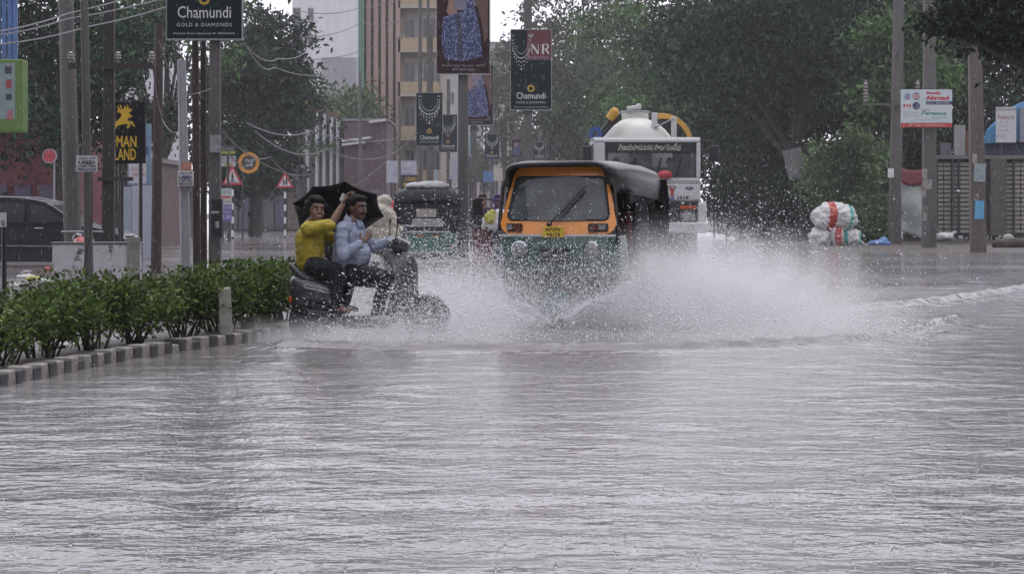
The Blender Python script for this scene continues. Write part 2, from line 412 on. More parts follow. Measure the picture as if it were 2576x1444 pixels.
# ---------------------------------------------------------------- island shrubs
LEAF_H = leaf_mat('hedge_leaf', (.016, .034, .010), (.105, .165, .034), .35)
TWIG = mat('twig', (.045, .035, .025), .8)
def shrub(x, y, z0, h, rx, ry, n, seed, label):
    rng = np.random.default_rng(seed); t = thing('hedge_shrub', label, 'shrub', (x, y, z0), 0, 'shrubs on the traffic island')
    st = MB(); nb = 16; tips = []
    for i in range(nb):
        a = rng.uniform(0, 6.28); r = rng.uniform(.4, 1) ** .5
        tip = Vector((math.cos(a) * rx * r * .9, math.sin(a) * ry * r * .9, h * rng.uniform(.65, .98)))
        b0 = Vector((math.cos(a) * .1 * rx + rng.normal() * .04, math.sin(a) * .1, -.02)); mid = b0.lerp(tip, .5) + Vector((rng.normal() * .03, rng.normal() * .03, .04))
        st.tube([b0, mid, tip], [.011, .008, .004], 5); tips.append((b0, mid, tip))
        for _ in range(2):
            q = mid.lerp(tip, rng.uniform(0, .6)); e = q + Vector((rng.normal() * .12, rng.normal() * .12, rng.uniform(.02, .16))); st.tube([q, e], [.006, .003], 4); tips.append((q, q.lerp(e, .5), e))
    st.build('stem', TWIG, t)
    pos = []
    for _ in range(n):
        b0, mid, tip = tips[rng.integers(len(tips))]; u = rng.uniform(.15, 1.05) ** .65
        q = mid.lerp(tip, (u - .5) * 2) if u > .5 else b0.lerp(mid, u * 2)
        sp = .035 + .075 * u
        pos.append((q.x + rng.normal() * sp, q.y + rng.normal() * sp, min(q.z + rng.normal() * sp * .8, h * 1.06)))
    pos = np.array(pos); pos = pos[pos[:, 2] > .04]
    out = pos / np.array([rx, ry, h]) * np.array([1, 1, .7])
    V, F = leaf_faces(rng, pos, .05, out, .1, .5)
    mesh_np('foliage', V, F, LEAF_H, t)
SH = [(.9, .60, 'thin open shrub with bare lower stems beside the black and white kerb'),
      (2.0, .62, 'sparse leaning shrub showing water through its stems on the kerb'),
      (3.15, .63, 'gappy green shrub with dark twiggy base before the peeling low wall'),
      (4.2, .70, 'bushy bright green shrub below the peeling white low wall'),
      (5.2, .71, 'round leafy shrub below the grey panel and thin grey post'),
      (6.2, .70, 'dense green shrub at the foot of the pale steel pole'),
      (7.15, .70, 'dense dark green shrub beside the short white kerb post'),
      (8.25, .70, 'leafy shrub just past the short white kerb post'),
      (9.2, .72, 'trimmed shrub next to the grey scooter tail'),
      (10.1, .74, 'trimmed shrub behind the grey scooter rear wheel'),
      (11.0, .70, 'shrub at the tip of the island behind the scooter')]
for i, (s, h, lb) in enumerate(SH):
    x, y, an = along(KERB, min(s + .6, 11.3))
    shrub(x - .52, y, .05, (h - .12) * (1 if i > 2 else .84) * (1, .9, 1.08, .96, 1.04, .93, 1.05, .97, 1.03, 1, 1)[i], .42 if i > 2 else .36, .76, 4200 if i > 2 else 2200, 20 + i, lb)

# ================================================================ far divider with the billboard poles
dv = MB(); pts = [(-1.7, 50), (-1.1, 54.5), (.55, 72), (2.6, 100), (5.2, 140), (8, 200)]
ring = [Vector((x + .55, y, 0)) for x, y in pts] + [Vector((x - .55, y, 0)) for x, y in pts[::-1]]
dv.loft([[v + Vector((0, 0, -.2)) for v in ring], [v + Vector((0, 0, .16)) for v in ring]])
struct(dv.build('road_divider', mat('divider_concrete', (.17, .165, .155), .6, var=.4, scale=3)))
# verge on the far side
vg = MB(); ring = [Vector(q) for q in ((9.3, 66, 0), (60, 66, 0), (60, 260, 0), (15.5, 260, 0), (12.3, 150, 0), (10.2, 86, 0))]
vg.loft([[v + Vector((0, 0, -.2)) for v in ring], [v + Vector((0, 0, -.02 if v.y < 70 else .05)) for v in ring]])
struct(vg.build('verge', GROUND))
vg = MB(); ring = [Vector(q) for q in ((-80, 38, 0), (-8.3, 38, 0), (-9.2, 60, 0), (-12.6, 110, 0), (-15, 150, 0), (-14, 260, 0), (-80, 260, 0))]
vg.loft([[v + Vector((0, 0, -.2)) for v in ring], [v + Vector((0, 0, -.03)) for v in ring]])
struct(vg.build('footpath', mat('muddy_footpath', (.085, .075, .065), .4, var=.4, scale=1.2, bump=.02)))

# ================================================================ trees
BARK = mat('bark', (.055, .045, .038), .8, var=.4, scale=5, stretch=(1, 1, .25), bump=.02)
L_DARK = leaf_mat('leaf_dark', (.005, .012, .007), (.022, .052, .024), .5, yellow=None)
L_MID = leaf_mat('leaf_mid', (.016, .038, .015), (.07, .13, .042), .45)
L_BUSH = leaf_mat('leaf_bush', (.03, .06, .028), (.13, .20, .085), .45)
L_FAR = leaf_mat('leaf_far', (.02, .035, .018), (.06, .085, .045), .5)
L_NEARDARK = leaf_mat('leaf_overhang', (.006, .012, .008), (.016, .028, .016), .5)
def tree_mesh(seed, h, crown, n, size, leaf, clump=34, trunk_r=.25, base=.0, drop=.25, nlimb=9):
    """crown: (x, y, z, rx, ry, rz) lobes; returns trunk and crown mesh objects (unlinked from any thing)"""
    rng = np.random.default_rng(seed); tb = MB()
    top = Vector((crown[0][0], crown[0][1], crown[0][2]))
    tp = [Vector((0, 0, -.3)), Vector((rng.normal() * .1, rng.normal() * .1, top.z * .3)), top.lerp(Vector((0, 0, top.z)), .5) * Vector((1, 1, .65)).length / Vector((1, 1, .65)).length]
    tp = [Vector((0, 0, -.3)), Vector((rng.normal() * .12, rng.normal() * .1, top.z * .28)), Vector((top.x * .35, top.y * .35, top.z * .6)), Vector((top.x * .8, top.y * .8, top.z * .95))]
    tb.tube(tp, [trunk_r * 1.25, trunk_r, trunk_r * .75, trunk_r * .35], 9)
    for c in crown[:nlimb + 1]:
        q = tp[1].lerp(tp[2], rng.uniform(.1, 1)); e = Vector(c[:3]); md = q.lerp(e, .5) + Vector((rng.normal() * .3, rng.normal() * .3, .3))
        tb.tube([q, md, e], [trunk_r * .5, trunk_r * .3, trunk_r * .1], 6)
        for _ in range(3):
            e2 = e + Vector((rng.normal() * c[3] * .5, rng.normal() * c[4] * .5, rng.normal() * c[5] * .4)); tb.tube([md.lerp(e, .6), e2], [trunk_r * .2, trunk_r * .05], 5)
    vol = np.array([c[3] * c[4] * c[5] for c in crown]) ** .67; vol /= vol.sum()
    nc = n // clump; ci = rng.choice(len(crown), nc, p=vol); C = np.array(crown)[ci]
    u = rng.normal(size=(nc, 3)); u /= np.linalg.norm(u, axis=1)[:, None]; rad = rng.uniform(.35, 1.04, nc) ** .55
    rad *= 1 + .16 * np.sin(u[:, 0] * 5 + seed) * np.sin(u[:, 2] * 6 + u[:, 1] * 4)
    cc = C[:, :3] + u * C[:, 3:] * rad[:, None]
    cr = rng.uniform(.25, .62, nc) * (size / .33)
    k = rng.integers(0, nc, n); off = rng.normal(size=(n, 3)) * cr[k][:, None] * np.array([1, 1, .6])
    pos = cc[k] + off; pos[:, 2] -= .15 * np.abs(off[:, 0])
    pos = pos[pos[:, 2] > base]
    V, F = leaf_faces(rng, pos, size, None, drop, .4)
    return tb, V, F
def plant_tree(name, label, loc, args, group, leaf, sc=1.0, rz=0, cat='tree'):
    tb, V, F = args
    t = thing(name, label, cat, loc, rz, group); t.scale = (sc, sc, sc)
    tb.build('trunk', BARK, t, smooth=40); mesh_np('crown', V, F, leaf, t); return t
def lobes(seed, n, R_, zc, rz, r0, r1):
    rng = np.random.default_rng(seed); out = [(0, 0, zc, R_ * .6, R_ * .6, rz * .8)]
    for i in range(n):
        a = 2.4 * i + rng.uniform(-.4, .4); rr = R_ * rng.uniform(.35, .8); z = zc + rng.uniform(-.8, .75) * rz
        r = rng.uniform(r0, r1); out.append((math.cos(a) * rr, math.sin(a) * rr, z, r, r, r * rng.uniform(.6, .85)))
    return out
GR = 'dark trees along the flooded verge'
def X_(px, Y): return XA(px, Y)
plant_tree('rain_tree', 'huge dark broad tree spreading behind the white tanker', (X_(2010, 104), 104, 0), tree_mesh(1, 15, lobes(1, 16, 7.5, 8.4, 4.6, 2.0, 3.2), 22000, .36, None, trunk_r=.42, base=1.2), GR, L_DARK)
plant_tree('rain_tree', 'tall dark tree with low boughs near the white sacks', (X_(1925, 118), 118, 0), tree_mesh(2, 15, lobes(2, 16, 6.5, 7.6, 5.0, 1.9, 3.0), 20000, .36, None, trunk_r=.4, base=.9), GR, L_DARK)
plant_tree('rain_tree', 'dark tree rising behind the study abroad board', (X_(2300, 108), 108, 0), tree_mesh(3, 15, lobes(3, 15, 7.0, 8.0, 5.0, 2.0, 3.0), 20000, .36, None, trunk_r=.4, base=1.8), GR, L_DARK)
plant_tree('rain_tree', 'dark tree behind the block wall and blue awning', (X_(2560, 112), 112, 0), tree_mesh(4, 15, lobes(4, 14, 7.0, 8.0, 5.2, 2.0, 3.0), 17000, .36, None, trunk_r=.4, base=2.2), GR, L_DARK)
plant_tree('almond_tree', 'lighter yellow-green tree between the two square poles', (X_(2250, 97), 97, 0), tree_mesh(5, 9, lobes(5, 10, 2.3, 7.0, 3.0, .8, 1.5), 6000, .34, None, trunk_r=.16, base=2), None, L_MID)
plant_tree('rain_tree', 'tall hazy tree whose boughs hang over the tanker tank', (X_(1700, 150), 150, 0), tree_mesh(6, 17, lobes(6, 16, 7.5, 9.5, 6.0, 2.2, 3.4), 17000, .42, None, trunk_r=.4, base=3.4), GR, L_MID)
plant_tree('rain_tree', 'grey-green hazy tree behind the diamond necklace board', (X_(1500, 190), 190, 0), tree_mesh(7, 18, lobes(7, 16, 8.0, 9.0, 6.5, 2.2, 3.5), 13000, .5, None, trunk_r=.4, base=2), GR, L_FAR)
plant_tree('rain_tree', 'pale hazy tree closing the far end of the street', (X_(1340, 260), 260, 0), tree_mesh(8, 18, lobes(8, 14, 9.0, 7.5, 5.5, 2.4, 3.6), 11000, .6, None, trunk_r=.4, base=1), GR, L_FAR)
plant_tree('rain_tree', 'dark tree overhanging the road beyond the tanker cab', (X_(1870, 160), 160, 0), tree_mesh(9, 17, lobes(9, 15, 7.0, 9.0, 6.0, 2.2, 3.2), 13000, .44, None, trunk_r=.4, base=2.5), GR, L_DARK)
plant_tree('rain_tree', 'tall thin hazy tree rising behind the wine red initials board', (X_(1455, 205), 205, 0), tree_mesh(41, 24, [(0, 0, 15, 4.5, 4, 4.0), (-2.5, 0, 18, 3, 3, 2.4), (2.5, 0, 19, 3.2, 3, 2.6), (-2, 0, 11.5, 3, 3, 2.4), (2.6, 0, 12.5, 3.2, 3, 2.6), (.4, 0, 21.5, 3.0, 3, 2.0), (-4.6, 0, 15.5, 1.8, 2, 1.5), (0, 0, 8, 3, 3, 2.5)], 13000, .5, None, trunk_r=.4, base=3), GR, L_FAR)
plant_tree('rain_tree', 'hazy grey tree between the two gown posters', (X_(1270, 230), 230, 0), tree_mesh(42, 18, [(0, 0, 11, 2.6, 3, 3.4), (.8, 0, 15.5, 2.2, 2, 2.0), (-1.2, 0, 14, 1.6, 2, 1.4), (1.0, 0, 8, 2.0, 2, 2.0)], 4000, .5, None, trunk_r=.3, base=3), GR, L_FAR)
GL = 'street trees on the shop side'
plant_tree('street_tree', 'tall leafy tree behind the pedestrian crossing sign', (X_(640, 122), 122, 0), tree_mesh(11, 16, lobes(11, 15, 3.3, 7.6, 5.8, 1.4, 2.0), 25000, .36, None, trunk_r=.3, base=1.0), GL, L_DARK)
plant_tree('street_tree', 'drooping green tree below the white tower', (X_(830, 170), 170, 0), tree_mesh(12, 12, lobes(12, 12, 4.2, 7.6, 2.6, 1.3, 2.2), 8000, .42, None, trunk_r=.25, base=4), GL, L_MID)
plant_tree('street_tree', 'dark tree behind the deer sign and crossed poles', (X_(150, 74), 74, 0), tree_mesh(13, 12, lobes(13, 14, 3.4, 6.0, 3.2, 1.1, 1.8), 13000, .28, None, trunk_r=.25, base=1.6), GL, L_DARK)
plant_tree('street_tree', 'light green tree whose branches frame the pale building', (X_(420, 92), 92, 0), tree_mesh(14, 12, lobes(14, 9, 3.0, 8.6, 1.7, 1.0, 1.6), 5500, .3, None, trunk_r=.18, base=5.2), GL, L_MID)
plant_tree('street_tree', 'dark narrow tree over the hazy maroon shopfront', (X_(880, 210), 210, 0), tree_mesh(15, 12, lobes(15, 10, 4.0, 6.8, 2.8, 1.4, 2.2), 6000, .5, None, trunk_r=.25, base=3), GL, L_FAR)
plant_tree('street_tree', 'leafy tree behind the dark parked car', (X_(40, 82), 82, 0), tree_mesh(17, 12, lobes(17, 12, 3.2, 4.4, 3.4, 1.1, 1.8), 8000, .3, None, trunk_r=.2, base=1.2), GL, L_DARK)
# bush by the sacks
plant_tree('bush', 'bushy green shrub growing behind the stacked white sacks', (X_(2125, 92), 92, 0), tree_mesh(21, 5, [(0, 0, 2.6, 1.3, 1.2, 1.3), (-.6, 0, 3.2, .9, .9, .7), (.7, .2, 3.5, .9, .9, .8), (.9, -.2, 2.0, .8, .8, 1.2), (-.9, 0, 2.1, .7, .7, .9), (.2, -.4, 1.3, .9, .8, 1.0), (.4, 0, 4.0, .6, .6, .5)], 9000, .20, None, trunk_r=.08, base=.2), None, L_BUSH, cat='bush')
plant_tree('bush', 'small pale green bush at the foot of the square poles', (X_(2190, 89), 89, 0), tree_mesh(22, 2, [(0, 0, 1.0, .6, .5, .8), (.2, 0, .5, .6, .5, .5)], 2000, .16, None, trunk_r=.05, base=.1), None, L_MID, cat='bush')
# bough hanging in from a tree that stands near the road, out of the picture
near = tree_mesh(31, 6, [(-1.3, 0, 5.0, 1.7, 1.4, .8), (-2.5, -.2, 4.72, .6, .5, .34), (-1.7, .1, 4.35, .7, .5, .3), (-1.0, 0, 4.1, .8, .6, .42), (-3.0, -.2, 4.55, .35, .3, .14), (-.6, 0, 4.4, .9, .8, .6), (-1.0, 0, 4.6, 1.0, .8, .5)], 11000, .16, None, trunk_r=.16, base=3.3)
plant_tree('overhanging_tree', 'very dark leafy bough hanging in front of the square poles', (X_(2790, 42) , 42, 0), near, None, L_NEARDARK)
# ================================================================ people (body one skin; clothes and hair as parts)
SKIN = mat('skin_brown', (.23, .115, .075), .4, var=.12, scale=12)
SKIN_D = mat('skin_dark', (.15, .078, .055), .4, var=.12, scale=12)
HAIR = mat('black_hair', (.006, .005, .005), .65, spec=.15, var=.4, scale=40, bump=.006, bscale=60)
EYE = mat('eye_white', (.5, .48, .45), .3)
TEETH = mat('teeth', (.55, .52, .46), .3)
def cloth(name, col, rough=.75, bump=.004): return mat(name, col, rough, var=.18, scale=7, bump=bump, bscale=22, spec=.3)
def frame(f, u=(0, 0, 1)):
    f = Vector(f).normalized(); u = Vector(u); r = f.cross(u).normalized(); u = r.cross(f).normalized()
    return r, f, u
def rot_of(r, f, u): return Matrix((r, f, u)).transposed().to_euler()
def hand(pr, wrist, d, pn, thumb, curl=.5, spread=.12, sc=1.0, poke=None):
    """d: wrist to fingertips, pn: palm normal, thumb: +1 / -1 side of the thumb"""
    d = Vector(d).normalized(); pn = Vector(pn); pn = (pn - d * pn.dot(d)).normalized(); s = d.cross(pn) * thumb
    w = Vector(wrist)
    pr.append(('e', w + d * .05 * sc, (.041 * sc, .052 * sc, .017 * sc), rot_of(s, d, s.cross(d))))
    for k, L in enumerate((.066, .076, .070, .054)):
        q = w + d * .088 * sc + s * (.03 - .02 * k) * sc; dd = (d + s * (spread * (1.5 - k))).normalized()
        a = curl * (.8 + .15 * k)
        for j, f in enumerate((.45, .32, .23)):
            dd = (dd * math.cos(a * .8) + pn * math.sin(a * .8)).normalized()
            e = q + dd * L * f * sc * 1.25; r0 = .0098 - .0012 * j; pr.append(('c', q, e, r0 * sc, (r0 - .001) * sc)); q = e
    q = w + d * .03 * sc + s * .035 * sc; dd = (d * .65 + s * .75 + pn * .35).normalized()
    for f in (.036, .03):
        e = q + dd * f * sc; pr.append(('c', q, e, .0115 * sc, .0095 * sc)); q = e; dd = (dd + d * .5 + pn * curl * .3).normalized()
def limb(pr, a, b, r0, r1, mid=None):
    a, b = Vector(a), Vector(b)
    if mid: m = a.lerp(b, .38); pr.append(('c', a, m, r0, mid)); pr.append(('c', m, b, mid, r1))
    else: pr.append(('c', a, b, r0, r1))
def person(label, loc, rz, J, shirt, trous, skin=SKIN, voxel=.009, sleeve='long', hair='short', face=True, belly=0., mous=False, smile=False, hands=None, shoes=None, hood=None, skirt=False, wr=.006, seed=0, group=None, hairmat=None):
    t = thing('person', label, 'person', loc, rz, group); j = {k: Vector(v) for k, v in J.items()}
    r, f, u = frame(J['face'], J.get('up', (0, 0, 1))); h = j['head']; re = rot_of(r, f, u)
    def H(a, b, c): return h + r * a + f * b + u * c
    pr = [('e', H(0, -.012, .022), (.076, .094, .098), re), ('e', H(0, .02, -.045), (.060, .070, .075), re), ('e', H(0, .048, -.088), (.032, .034, .026), re)]
    pr += [('e', H(0, .090, -.022), (.013, .02, .024), re), ('c', H(0, .082, .02), H(0, .098, -.03), .009, .014), ('e', H(.078, -.012, -.01), (.010, .022, .032), re), ('e', H(-.078, -.012, -.01), (.010, .022, .032), re),
           ('e', H(0, .074, .034), (.058, .016, .012), re), ('e', H(.04, .06, -.03), (.022, .022, .022), re), ('e', H(-.04, .06, -.03), (.022, .022, .022), re), ('e', H(0, .078, -.06), (.026, .014, .012), re)]
    pr += [('c', h - u * .06 - f * .02, j['neck'], .052, .062)]
    pr += [('c', j['neck'], j['chest'], .07, .12), ('c', j['chest'], j['pelvis'], .12, .12), ('c', j['shR'], j['shL'], .055, .055)]
    for s in 'RL':
        limb(pr, j['sh' + s], j['el' + s], .048, .036); limb(pr, j['el' + s], j['wr' + s], .037, .026, .039)
        limb(pr, j['hip' + s], j['kn' + s], .075, .052); limb(pr, j['kn' + s], j['an' + s], .052, .035, .053)
        d = j['toe' + s] - j['an' + s]; pr.append(('c', j['an' + s], j['toe' + s], .034, .026))
        if hands and s in hands: hand(pr, j['wr' + s], *hands[s])
        else: pr.append(('e', j['wr' + s] + (j['wr' + s] - j['el' + s]).normalized() * .07, (.035, .035, .05)))
    blob('body', pr, voxel, skin, t, 2)
    # shirt
    ps = [('c', j['neck'] - Vector((0, 0, .05)), j['chest'], .085, .14), ('c', j['chest'], j['pelvis'] + Vector((0, 0, .02)), .14 + belly * .3, .135 + belly * .5), ('c', j['shR'], j['shL'], .07, .07)]
    if 'belly' in j: ps.append(('e', j['belly'], (.12 + belly * .6, .15 + belly * .4, .16)))
    ss = {}
    for s in 'RL':
        m = sleeve[s] if isinstance(sleeve, dict) else sleeve
        e = j['el' + s]
        if m == 'long': limb(ps, j['sh' + s], e, .066, .054); limb(ps, e, j['el' + s].lerp(j['wr' + s], .93), .054, .044)
        elif m == 'elbow': limb(ps, j['sh' + s], j['sh' + s].lerp(e, .97), .066, .055)
        else: limb(ps, j['sh' + s], j['sh' + s].lerp(e, .5), .066, .06)
    sh = blob('shirt', ps, max(voxel, .010), shirt, t, 3, wr, 13, seed=seed)
    # trousers / skirt
    pt = [('c', j['hipR'], j['hipL'], .105, .105), ('c', j['pelvis'], j['hipR'].lerp(j['hipL'], .5), .125, .12)]
    for s in 'RL':
        limb(pt, j['hip' + s], j['kn' + s], .092, .072); limb(pt, j['kn' + s], j['kn' + s].lerp(j['an' + s], .93), .070, .052, .066)
    if skirt:
        for k in range(6):
            pt.append(('c', j['pelvis'], j['anR'].lerp(j['anL'], k / 5), .15, .12))
    blob('sari' if skirt else 'trousers', pt, max(voxel, .011), trous, t, 3, wr * .7, 10, seed=seed + 3)
    if hair:
        hm = hairmat or HAIR
        ph = [('e', H(0, -.026, .040), (.084, .094, .090), re), ('e', H(0, -.07, -.02), (.068, .05, .07), re), ('e', H(0, .045, .092), (.062, .045, .030), re)]
        if hair == 'curly':
            rg = random.Random(5)
            for _ in range(60):
                a = rg.uniform(0, 6.28); b = rg.uniform(-.5, 1.3); q = Vector((math.cos(a) * math.cos(b), math.sin(a) * math.cos(b), math.sin(b)))
                if q.y > .45 and q.z < .72: continue
                ph.append(('e', H(q.x * .095, q.y * .105 - .02, q.z * .11 + .02), (.03, .03, .03)))
        if hair == 'long': ph += [('c', H(.03, -.1, .0), H(0, -.13, -.28), .06, .04), ('c', H(-.04, -.09, .0), H(-.03, -.12, -.25), .055, .035)]
        blob('hair', ph, .009 if hair == 'curly' else .011, hm, t, 1, .004, 60)
    if face:
        for s in (-1, 1):
            e = MB(); e.ell(H(s * .031, .079, .004), (.013, .008, .0075), 10, 7, re); eo = e.build('eye', EYE, t, smooth=60)
            e = MB(); e.ell(H(s * .031, .086, .004), (.0062, .004, .0066), 8, 6, re); e.build('iris', BLACK, eo, smooth=60)
            e = MB(); e.tube([H(s * .012, .09, .024), H(s * .032, .088, .031), H(s * .052, .073, .025)], [.004, .0055, .003], 6); e.build('eyebrow', HAIR, t)
        lip = MB(); lip.tube([H(-.026, .078, -.060), H(-.012, .09, -.064), H(.012, .09, -.064), H(.026, .078, -.060)], [.003, .006, .006, .003], 6); lip.build('mouth', mat('lips', (.13, .05, .045), .4), t)
        if smile:
            q = MB(); q.tube([H(-.022, .086, -.060), H(0, .096, -.064), H(.022, .086, -.060)], [.003, .006, .003], 6); q.build('teeth', TEETH, t)
        if mous:
            q = MB(); q.tube([H(-.035, .076, -.056), H(-.015, .098, -.047), H(.015, .098, -.047), H(.035, .076, -.056)], [.004, .010, .010, .004], 7); q.build('moustache', HAIR, t)
    if shoes:
        for s in 'RL':
            q = [('c', j['an' + s] - Vector((0, 0, .015)), j['toe' + s], .046, .038), ('e', j['an' + s] + Vector((-.03, 0, -.02)), (.05, .045, .04))]
            blob('shoe', q, .012, shoes, t, 2)
    if hood: hood(t, H, re, j)
    return t
def seated(x=0., y=0., z=.72, fw=(1, 0, 0)):
    """sitting pose facing local +x unless turned"""
    return dict(head=(.03, 0, z + .63), face=fw, neck=(.0, 0, z + .45), chest=(0, 0, z + .28), pelvis=(-.03, 0, z + .04), shR=(0, -.17, z + .40), shL=(0, .17, z + .40),
                elR=(.12, -.22, z + .16), elL=(.12, .22, z + .16), wrR=(.36, -.2, z + .2), wrL=(.36, .2, z + .2), hipR=(0, -.09, z + .02), hipL=(0, .09, z + .02),
                knR=(.42, -.12, z + .02), knL=(.42, .12, z + .02), anR=(.40, -.12, z - .38), anL=(.40, .12, z - .38), toeR=(.55, -.12, z - .43), toeL=(.55, .12, z - .43))
def standing(fw=(0, -1, 0), hgt=1.55):
    k = hgt / 1.7
    J = dict(head=(0, 0, 1.58), face=fw, neck=(0, .02, 1.42), chest=(0, .02, 1.25), pelvis=(0, .02, .96), shR=(-.17, .02, 1.38), shL=(.17, .02, 1.38), elR=(-.22, .0, 1.10), elL=(.22, 0, 1.10),
             wrR=(-.1, -.22, 1.0), wrL=(.12, -.22, 1.05), hipR=(-.09, 0, .93), hipL=(.09, 0, .93), knR=(-.1, -.02, .5), knL=(.1, -.02, .5), anR=(-.1, 0, .09), anL=(.1, 0, .09), toeR=(-.11, -.16, .04), toeL=(.11, -.16, .04))
    return {a: (b if a == 'face' else tuple(c * k for c in b)) for a, b in J.items()}
# ================================================================ autorickshaws
ORANGE = mat('orange_paint', (.80, .28, .02), .3, var=.06, scale=3, coat=.4, wet=.9)
AGREEN = mat('green_paint', (.010, .085, .058), .35, var=.25, scale=5, coat=.4)
TEAL = mat('teal_fender', (.035, .22, .17), .35, var=.15)
VINYL = mat('wet_black_vinyl', (.012, .012, .014), .3, var=.3, scale=5, bump=.003, bscale=5, spec=.3)
VINYL_G = mat('grey_black_vinyl', (.018, .018, .021), .5, spec=.2, var=.3, scale=5, bump=.01, bscale=6)
CURT = mat('curtain_vinyl', (.008, .008, .010), .6, var=.3, scale=5, spec=.1)
STRIPE = mat('pale_trim', (.42, .46, .45), .4)
CHROME = mat('chrome', (.6, .6, .62), .15, metal=1, var=.05)
LENS_O = mat('amber_lens', (.16, .028, .012), .25)
LENS_W = mat('lamp_glass', (.26, .27, .28), .25, spec=.5)
YPLATE = mat('yellow_plate', (.72, .50, .03), .4, var=.08)
INTERIOR = mat('dark_interior', (.012, .012, .014), .7)
WGLASS = glass_mat('windscreen_glass', (.42, .48, .5), fog=(.30, .36, .38), fogf=.25)
REDSEAT = mat('red_rexine', (.05, .008, .008), .5)
def wheel(parent, c, rad=.2, wid=.1, axis='X', rimc=None):
    w = MB(); w.lathe([(rad * .62, -wid / 2), (rad * .9, -wid / 2), (rad, -wid / 4), (rad, wid / 4), (rad * .9, wid / 2), (rad * .62, wid / 2)], 28, c, axis, True)
    wo = w.build('wheel', RUBBER, parent, smooth=40)
    q = MB(); q.lathe([(rad * .1, -wid * .3), (rad * .62, -wid * .36), (rad * .62, wid * .36), (rad * .1, wid * .3)], 20, c, axis); q.build('rim', rimc or STEEL, wo, smooth=40)
    return wo
def yf(x, z): return -.02 + max(0, z - 1.05) * .27 + .20 * x * x
def make_rickshaw(label, loc, rz, rear=False):
    t = thing('autorickshaw', label, 'autorickshaw', loc, rz, 'autorickshaws in the flood')
    # cabin front
    if not rear:
        N = 6; out = rrect(.625, .515, 1.05, 1.76, .13, N); inn = rrect(.545, .485, 1.20, 1.655, .06, N)
        fp = MB(); fp.loft([[Vector((x, yf(x, z) + .05, z)) for x, z in out], [Vector((x, yf(x, z), z)) for x, z in out], [Vector((x, yf(x, z) + .004, z)) for x, z in inn], [Vector((x, yf(x, z) + .05, z)) for x, z in inn]], caps=False)
        fr = fp.build('front_panel', ORANGE, t, smooth=40, fixn=True)
        gl = MB(); gl.grid(10, 6, lambda u, v: (lambda hw, z: Vector(((u * 2 - 1) * hw, yf((u * 2 - 1) * hw, z) + .022, z)))(lerp(.548, .488, v), lerp(1.197, 1.657, v)))
        ws = gl.build('windscreen', WGLASS, t, smooth=60)
        sl = MB(); sl.tube([Vector((x, yf(x, z) + .006, z)) for x, z in inn + inn[:1]], .013, 6, caps=False); sl.build('rubber_seal', RUBBER, t, smooth=60)
        wp = MB(); a = Vector((-.07, -.035, 1.155)); b = Vector((.28, .075, 1.55)); m = a.lerp(b, .45)
        wp.tube([a, m, b], [.011, .008, .006], 6); wp.tube([a.lerp(b, .28) + Vector((.012, -.012, -.01)), b + Vector((.012, -.012, 0))], .013, 6); wp.cyl(a + Vector((0, -.02, 0)), a + Vector((0, .05, 0)), .022, n=12)
        wp.build('wiper', BLACK, t, smooth=50)
        for sx, w_ in ((-1, .15), (1, .19)):
            x0 = sx * .46 - (.015 if sx > 0 else 0)
            ib = MB(); ib.box((x0, yf(x0, 1.13) - .012, 1.125), (w_ + .02, .05, .085), rot=(0, 0, sx * .18)); io = ib.build('indicator', BLACK, t, bevel=.01)
            lb = MB(); lb.box((x0 - sx * .035, yf(x0, 1.13) - .038, 1.125), (w_ * .5, .02, .05), rot=(0, 0, sx * .18)); lb.build('lens', LENS_O, io, bevel=.004)
            lb = MB(); lb.box((x0 + sx * .045, yf(x0, 1.13) - .03, 1.125), (w_ * .4, .02, .05), rot=(0, 0, sx * .18)); lb.build('lens', LENS_W, io, bevel=.004)
        pb = MB(); pb.box((-.02, -.055, 1.075), (.225, .012, .115)); po = pb.build('number_plate', YPLATE, t, bevel=.006)
        text('AP39V', .17, .042, BLACK, po, (-.02, -.0625, 1.102), bold=.02); text('A8129', .155, .042, BLACK, po, (-.02, -.0625, 1.048), bold=.02)
        SW = mat('sticker_white', (.6, .62, .62), .5)
        text('U IDUBABA', .15, .028, SW, ws, (-.385, yf(.385, 1.6) + .012, 1.585), (R(75), R(-33), R(4)), name='sticker')
        text('9014444801', .17, .028, SW, ws, (.36, yf(.36, 1.6) + .012, 1.605), (R(75), R(22), R(-4)), name='sticker')
        st = MB(); st.tube([Vector((x, yf(x, 1.05) - .012, 1.035)) for x in np.linspace(-.63, .63, 12)], .018, 6); st.build('trim_strip', STRIPE, t, smooth=50)
        mi = MB(); mi.box((-.86, .02, 1.345), (.115, .035, .19)); mo = mi.build('mirror', BLACK, t, bevel=.018)
        ma = MB(); ma.tube([Vector((-.86, .0, 1.43)), Vector((-.78, .0, 1.425)), Vector((-.585, .06, 1.40))], .009, 6); ma.build('mirror_arm', BLACK, mo, smooth=50)
        sb = MB(); sb.tube([Vector((-.56, .2, 1.72)), Vector((-.61, .12, 1.55)), Vector((-.655, .10, .95))], .022, 8); sb.build('door_post', BLACK, t, smooth=50)
        sb = MB(); sb.tube([Vector((.545, .22, 1.70)), Vector((.60, .14, 1.5)), Vector((.64, .12, .95))], .022, 8); sb.build('door_post', BLACK, t, smooth=50)
    else:
        fp = MB(); fp.box((0, .06, 1.2), (1.15, .03, 1.0)); fp.build('front_panel', ORANGE, t, bevel=.01)
    # nose: rings from the apron top down to the wheel arch
    ns = MB(); rings = []
